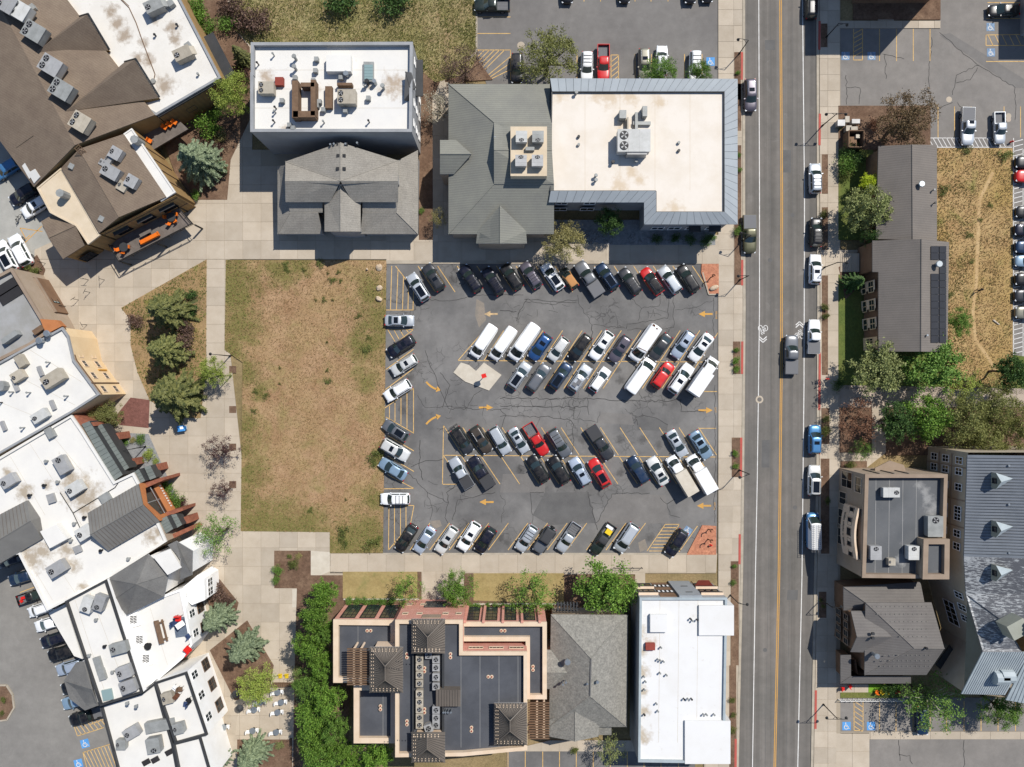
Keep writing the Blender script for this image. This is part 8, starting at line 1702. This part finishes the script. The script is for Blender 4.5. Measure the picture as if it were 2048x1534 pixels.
p = at(299, 476, DKH + .5); t = thing('sofa', 'long orange cushioned bench sofa on the dining deck', 'sofa', (p.x, p.y, DKH), math.radians(27)); 
for nm, mb, m in (('seat', MB().box((0, .05, .25), (3.2, .6, .22)), 'orange_cushion'), ('backrest', MB().box((0, -.3, .3), (3.2, .16, .5)), 'orange_cushion'), ('frame', MB().box((0, 0, 0), (3.1, .7, .25)), 'wood_brown')): link(bpy.data.objects.new(nm, mb.mesh(nm, m)), t)
for i, x in enumerate((-1.2, 1.2)): link(bpy.data.objects.new('armrest', MB().box((x + (.35 if x > 0 else -.35), 0, .3), (.12, .7, .35)).mesh('armrest', 'orange_cushion')), t)
table(291, 466, DKH, .5, 'wood_grey', 'long low wooden table in front of orange deck sofa', None, (2.0, .5), math.radians(27))
p = at(340, 262, 3.2); mb = MB(); mb.prism([tuple(at(x, y, 3.0)[:2]) for x, y in ((285, 270), (355, 238), (376, 258), (305, 300))], 2.7, 3.0); pt = mb.build('terrace', 'wood_grey', K)
for i, (x, y) in enumerate(((330, 255), (340, 250), (350, 245), (300, 282))): chair(x, y, 3.0, -.5, 'orange_cushion', 'orange chair, %s from the left on the shaded terrace of brown shops' % ORDN[[1, 2, 3, 0][i]], 'terrace chairs', 1.2)
# roof terrace of the victorian building
p = at(318, 1264, 7.2); t = thing('picnic_table', 'long brown wooden table with bench on the white roof terrace', 'table', (p.x, p.y, 6.5), math.radians(-76)); 
for nm, mb in (('table_top', MB().box((0, 0, .72), (3.6, .8, .06))), ('bench', MB().box((-.0, .75, .42), (3.4, .3, .06))), ('trestle', MB().box((1.3, .2, 0), (.1, 1.2, .7))), ('trestle', MB().box((-1.3, .2, 0), (.1, 1.2, .7)))): link(bpy.data.objects.new(nm, mb.mesh(nm, 'wood_brown')), t)
p = at(363, 1254, 6.5); mb = MB(); mb.box((p.x, p.y, 6.51), (2.2, 3.0, .03), .15); tag(mb.build('rug', 'rug'), 'blue grey rug on the roof terrace', 'rug')
chair(358, 1236, 6.55, -1.6, 'red_plastic', 'red folding chair on the roof terrace rug', None, 1.6); chair(350, 1246, 6.55, .2, 'navy_cloth', 'navy folding chair left of the red chair on terrace', None, 1.4); chair(364, 1247, 6.55, .6, 'wall_white', 'white folding chair on the roof terrace rug', None, 1.6); chair(376, 1272, 6.5, 2.2, 'navy_cloth', 'small navy chair at the lower end of terrace rug', None, 1.2); chair(377, 1298, 6.5, 2.4, 'red_plastic', 'red chair at the lower corner of the roof terrace', None, 1.9); table(295, 1293, 6.5, .55, 'trim_black', 'round black table on the roof terrace')
for i, (x, y) in enumerate(((361, 1378), (355, 1390), (378, 1400), (372, 1408), (350, 1376))): chair(x, y, 7.8, i, ('wood_brown', 'rusty_steel', 'trim_black', 'navy_cloth', 'wall_white')[i], '%s chair among clutter on the small walled roof terrace' % ('brown', 'rusty', 'black', 'navy', 'white')[i], 'roof terrace clutter', 1.3)
# cafe tables on the plaza
for i, (x, y) in enumerate(((555, 1385), (562, 1405), (555, 1425), (520, 1405), (508, 1420), (505, 1462), (552, 1465), (447, 1455))):
    table(x, y, .12, .5, 'steel', 'round steel cafe table, %s from the top beside the yellow green tree' % ORDN[i], 'cafe tables')
    for j, (dx, dy) in enumerate(((-9, 2), (9, -2))): chair(x + dx, y + dy, .12, 0 if dx < 0 else PI, 'wall_white', 'white cafe chair on the %s side of the %s cafe table' % ('left' if dx < 0 else 'right', ORDN[i]), 'white cafe chairs')
for i, x in enumerate((560, 573)):
    p = at(x, 1353, .5); t = thing('lounge_chair', '%s yellow slatted chair on the plaza above the cafe' % ('left', 'right')[i], 'chair', (p.x, p.y, .12), -PI / 2, 'yellow plaza chairs'); t.scale = (.75, .75, .75)
    for k in range(4): link(bpy.data.objects.new('slat', MB().box((0, -.27 + .18 * k, .35), (.9, .13, .05)).mesh('slat', 'yellow_plastic')), t)
    link(bpy.data.objects.new('backrest', MB().box((-.5, 0, .35), (.12, .7, .7)).mesh('backrest', 'yellow_plastic')), t); link(bpy.data.objects.new('base', MB().box((0, 0, 0), (.8, .6, .32)).mesh('base', 'yellow_plastic')), t)
p = at(568, 1367); t = thing('planter_wall', 'low dark slatted wall above the cafe tables', 'wall', (p.x, p.y, .1)); 
for k in range(10): mb = MB(); mb.box((p.x - 1.6 + .36 * k, p.y, .1), (.3, .5, .7)); mb.build('board', 'wood_brown', t)
# umbrellas
for i, (x, y) in enumerate(((470, 1390), (478, 1418), (428, 1478))):
    p = at(x, y, 2.3); t = thing('parasol', 'closed dark parasol, %s from the top beside the victorian building' % ORDN[i], 'parasol', (p.x, p.y, .12), 0, 'dark parasols'); P = Vector((p.x, p.y, .12)); mb = MB(); mb.tube(P, P + Vector((0, 0, 2.4)), .04, .04, 6); mb.build('pole', 'trim_black', t); mb = MB(); mb.tube(P + Vector((0, 0, 1.9)), P + Vector((0, 0, 2.35)), .62, .05, 10, cap=False); mb.build('canopy', 'canvas_black', t)
# playground strip beside shingled house
mb = MB(); mb.poly([tuple(at(x, y)[:2]) + (.16,) for x, y in ((1680, 1395), (1800, 1395), (1800, 1384), (1680, 1384))]); tag(mb.build('green_mat', 'lawn_green'), 'dark green play mat strip beside the lower right lot', 'mat'); mb = MB(); mb.poly([tuple(at(x, y)[:2]) + (.155,) for x, y in ((1736, 1386), (1800, 1386), (1800, 1368), (1736, 1368))]); tag(mb.build('artificial_turf', 'turf'), 'bright green artificial turf patch beside the shingled house', 'turf')
slabrow([(1678, 1368), (1737, 1368), (1737, 1385), (1678, 1385)], 'concrete', 30, 18, 1678, 1368, .1)
for i, (x, y, m) in enumerate(((1686, 1378, 'red_plastic'), (1701, 1373, 'red_plastic'), (1754, 1384, 'orange_cushion'), (1763, 1383, 'yellow_plastic'), (1773, 1384, 'yellow_plastic'), (1794, 1384, 'red_plastic'))): chair(x, y, .15, i * .7, m, '%s child chair, %s from the left on the play strip' % (dict(red_plastic='red', orange_cushion='orange', yellow_plastic='yellow')[m], ORDN[i]), 'play strip chairs')
p, q = at(1676, 1397), at(1806, 1397); t = thing('picket_fence', 'low pale fence along the play strip beside lower right lot', 'fence', (p.x, p.y, .1))
for k in range(14): c = p.lerp(q, k / 13); mb = MB(); mb.box((c.x, c.y, .1), (.08, .08, 1.1)); mb.build('post', 'wall_white', t)
for z in (.5, 1.0): mb = MB(); mb.bar((p.x, p.y, z), (q.x, q.y, z), .05, .08); mb.build('rail', 'wall_white', t)
# retaining kerb, fence panels on the pavement south
p, q = at(1228, 1134), at(1283, 1134); t = thing('railing', 'dark metal railing above the round green tree', 'railing', (p.x, p.y, .12))
for k in range(4): c = p.lerp(q, k / 3); mb = MB(); mb.tube((c.x, c.y, .12), (c.x, c.y, 1.1), .04, .04, 6); mb.build('post', 'trim_black', t)
for z in (.6, 1.1): mb = MB(); mb.tube((p.x, p.y, z), (q.x, q.y, z), .035, .035, 5); mb.build('rail', 'trim_black', t)
# bollards and plaza sign frames
for i, (x, y) in enumerate(((132, 613), (158, 600), (181, 585), (210, 560), (175, 650), (92, 527), (178, 560))):
    p = at(x, y); t = thing('sign_frame', 'thin dark sign frame, %s on the plaza in front of tan restaurant' % ORDN[i], 'sign', (p.x, p.y, .12), .5 * i, 'plaza sign frames'); P = Vector((p.x, p.y, .12)); mb = MB(); mb.tube(P, P + Vector((0, 0, 1.6)), .04, .04, 6); mb.build('post', 'trim_black', t); mb = MB(); mb.tube(P + Vector((-.45, 0, 1.5)), P + Vector((.45, .1, 1.5)), .035, .035, 5); mb.build('bar', 'trim_black', t)
p = at(40, 440); t = thing('bicycle', 'dark bicycle parked beside the white car in pale lot', 'bicycle', (p.x, p.y, .01), 1.2); 
for x in (-.52, .52):
    mb = MB()
    for k in range(12): a0, a1 = k * PI / 6, (k + 1) * PI / 6; mb.tube((x + .33 * math.cos(a0), 0, .35 + .33 * math.sin(a0)), (x + .33 * math.cos(a1), 0, .35 + .33 * math.sin(a1)), .03, .03, 5)
    link(bpy.data.objects.new('wheel', mb.mesh('wheel', 'tyre')), t)
mb = MB()
for a, b in (((-.52, 0, .35), (-.1, 0, .8)), ((-.1, 0, .8), (.4, 0, .85)), ((.4, 0, .85), (0, 0, .3)), ((0, 0, .3), (-.1, 0, .8)), ((.52, 0, .35), (.38, 0, 1.0)), ((-.52, 0, .35), (0, 0, .3))): mb.tube(a, b, .03, .03, 5)
link(bpy.data.objects.new('frame', mb.mesh('frame', 'trim_black')), t); link(bpy.data.objects.new('saddle', MB().box((-.14, 0, .86), (.28, .14, .06)).mesh('saddle', 'trim_black')), t); link(bpy.data.objects.new('handlebar', MB().tube((.36, -.3, 1.02), (.36, .3, 1.02), .025, .025, 5).mesh('handlebar', 'trim_black')), t)
# person walking on the dirt path
p = at(1951, 582); t = thing('person', 'person in dark clothes walking on the dirt path of the right field', 'person', (p.x, p.y, .15), 2.2); me = bpy.data.meshes.new('body')
JV = [((0, 0, .95), .15), ((0, 0, 1.2), .15), ((0, 0, 1.42), .17), ((0, 0, 1.54), .06), ((.03, 0, 1.66), .11), ((.02, .2, 1.4), .07), ((-.06, .27, 1.12), .05), ((.1, .25, .9), .04), ((.02, -.2, 1.4), .07), ((.12, -.27, 1.12), .05), ((.3, -.22, .98), .04), ((0, .1, .88), .11), ((.18, .1, .5), .075), ((.12, .1, .08), .05), ((.26, .1, .04), .045), ((0, -.1, .88), .11), ((-.05, -.1, .48), .075), ((-.3, -.1, .12), .05), ((-.2, -.1, .04), .045)]
me.from_pydata([j[0] for j in JV], [(0, 1), (1, 2), (2, 3), (3, 4), (2, 5), (5, 6), (6, 7), (2, 8), (8, 9), (9, 10), (0, 11), (11, 12), (12, 13), (13, 14), (0, 15), (15, 16), (16, 17), (17, 18)], [])
bo = bpy.data.objects.new('body', me); link(bo, t); me.materials.append(MT['cloth_dark']); sk = bo.modifiers.new('skin', 'SKIN')
for v, j in zip(me.skin_vertices[0].data, JV): v.radius = (j[1], j[1])
me.skin_vertices[0].data[0].use_root = True; ss = bo.modifiers.new('sub', 'SUBSURF'); ss.levels = 1; ss.render_levels = 2
bm = bmesh.new(); bmesh.ops.create_icosphere(bm, subdivisions=2, radius=.125); me = bpy.data.meshes.new('hair'); bm.to_mesh(me); bm.free(); me.materials.append(MT['trim_black']); o = bpy.data.objects.new('hair', me); o.location = (.0, 0, 1.72); o.scale = (1.05, .9, .8); link(o, t)
# log and stones on the right field
p = at(1990, 645); mb = MB(); mb.tube((p.x - .5, p.y + .4, .25), (p.x + .5, p.y - .35, .25), .14, .1, 8); tag(mb.build('log', 'bark_pale'), 'pale log lying on the right hand dry field', 'log')
# stones in the grey gravel courtyard
st = MB(); R = random.Random(9)
for _ in range(260):
    x, y = R.choice([(R.uniform(1165, 1225), R.uniform(460, 489)), (R.uniform(1250, 1410), R.uniform(468, 489))]); p = at(x, y); st.box((p.x, p.y, .12), (R.uniform(.15, .4), R.uniform(.15, .35), R.uniform(.08, .2)), R.uniform(0, 3), 0, None, .6)
tag(st.build('river_stones', 'gravel_grey'), 'grey river stones in the shaded courtyard bed', 'stones', None, 'stuff')
text('CHRISTIAN CENTER', 0, 0, .1, 0, 'metal_dark', E, 0) if False else None
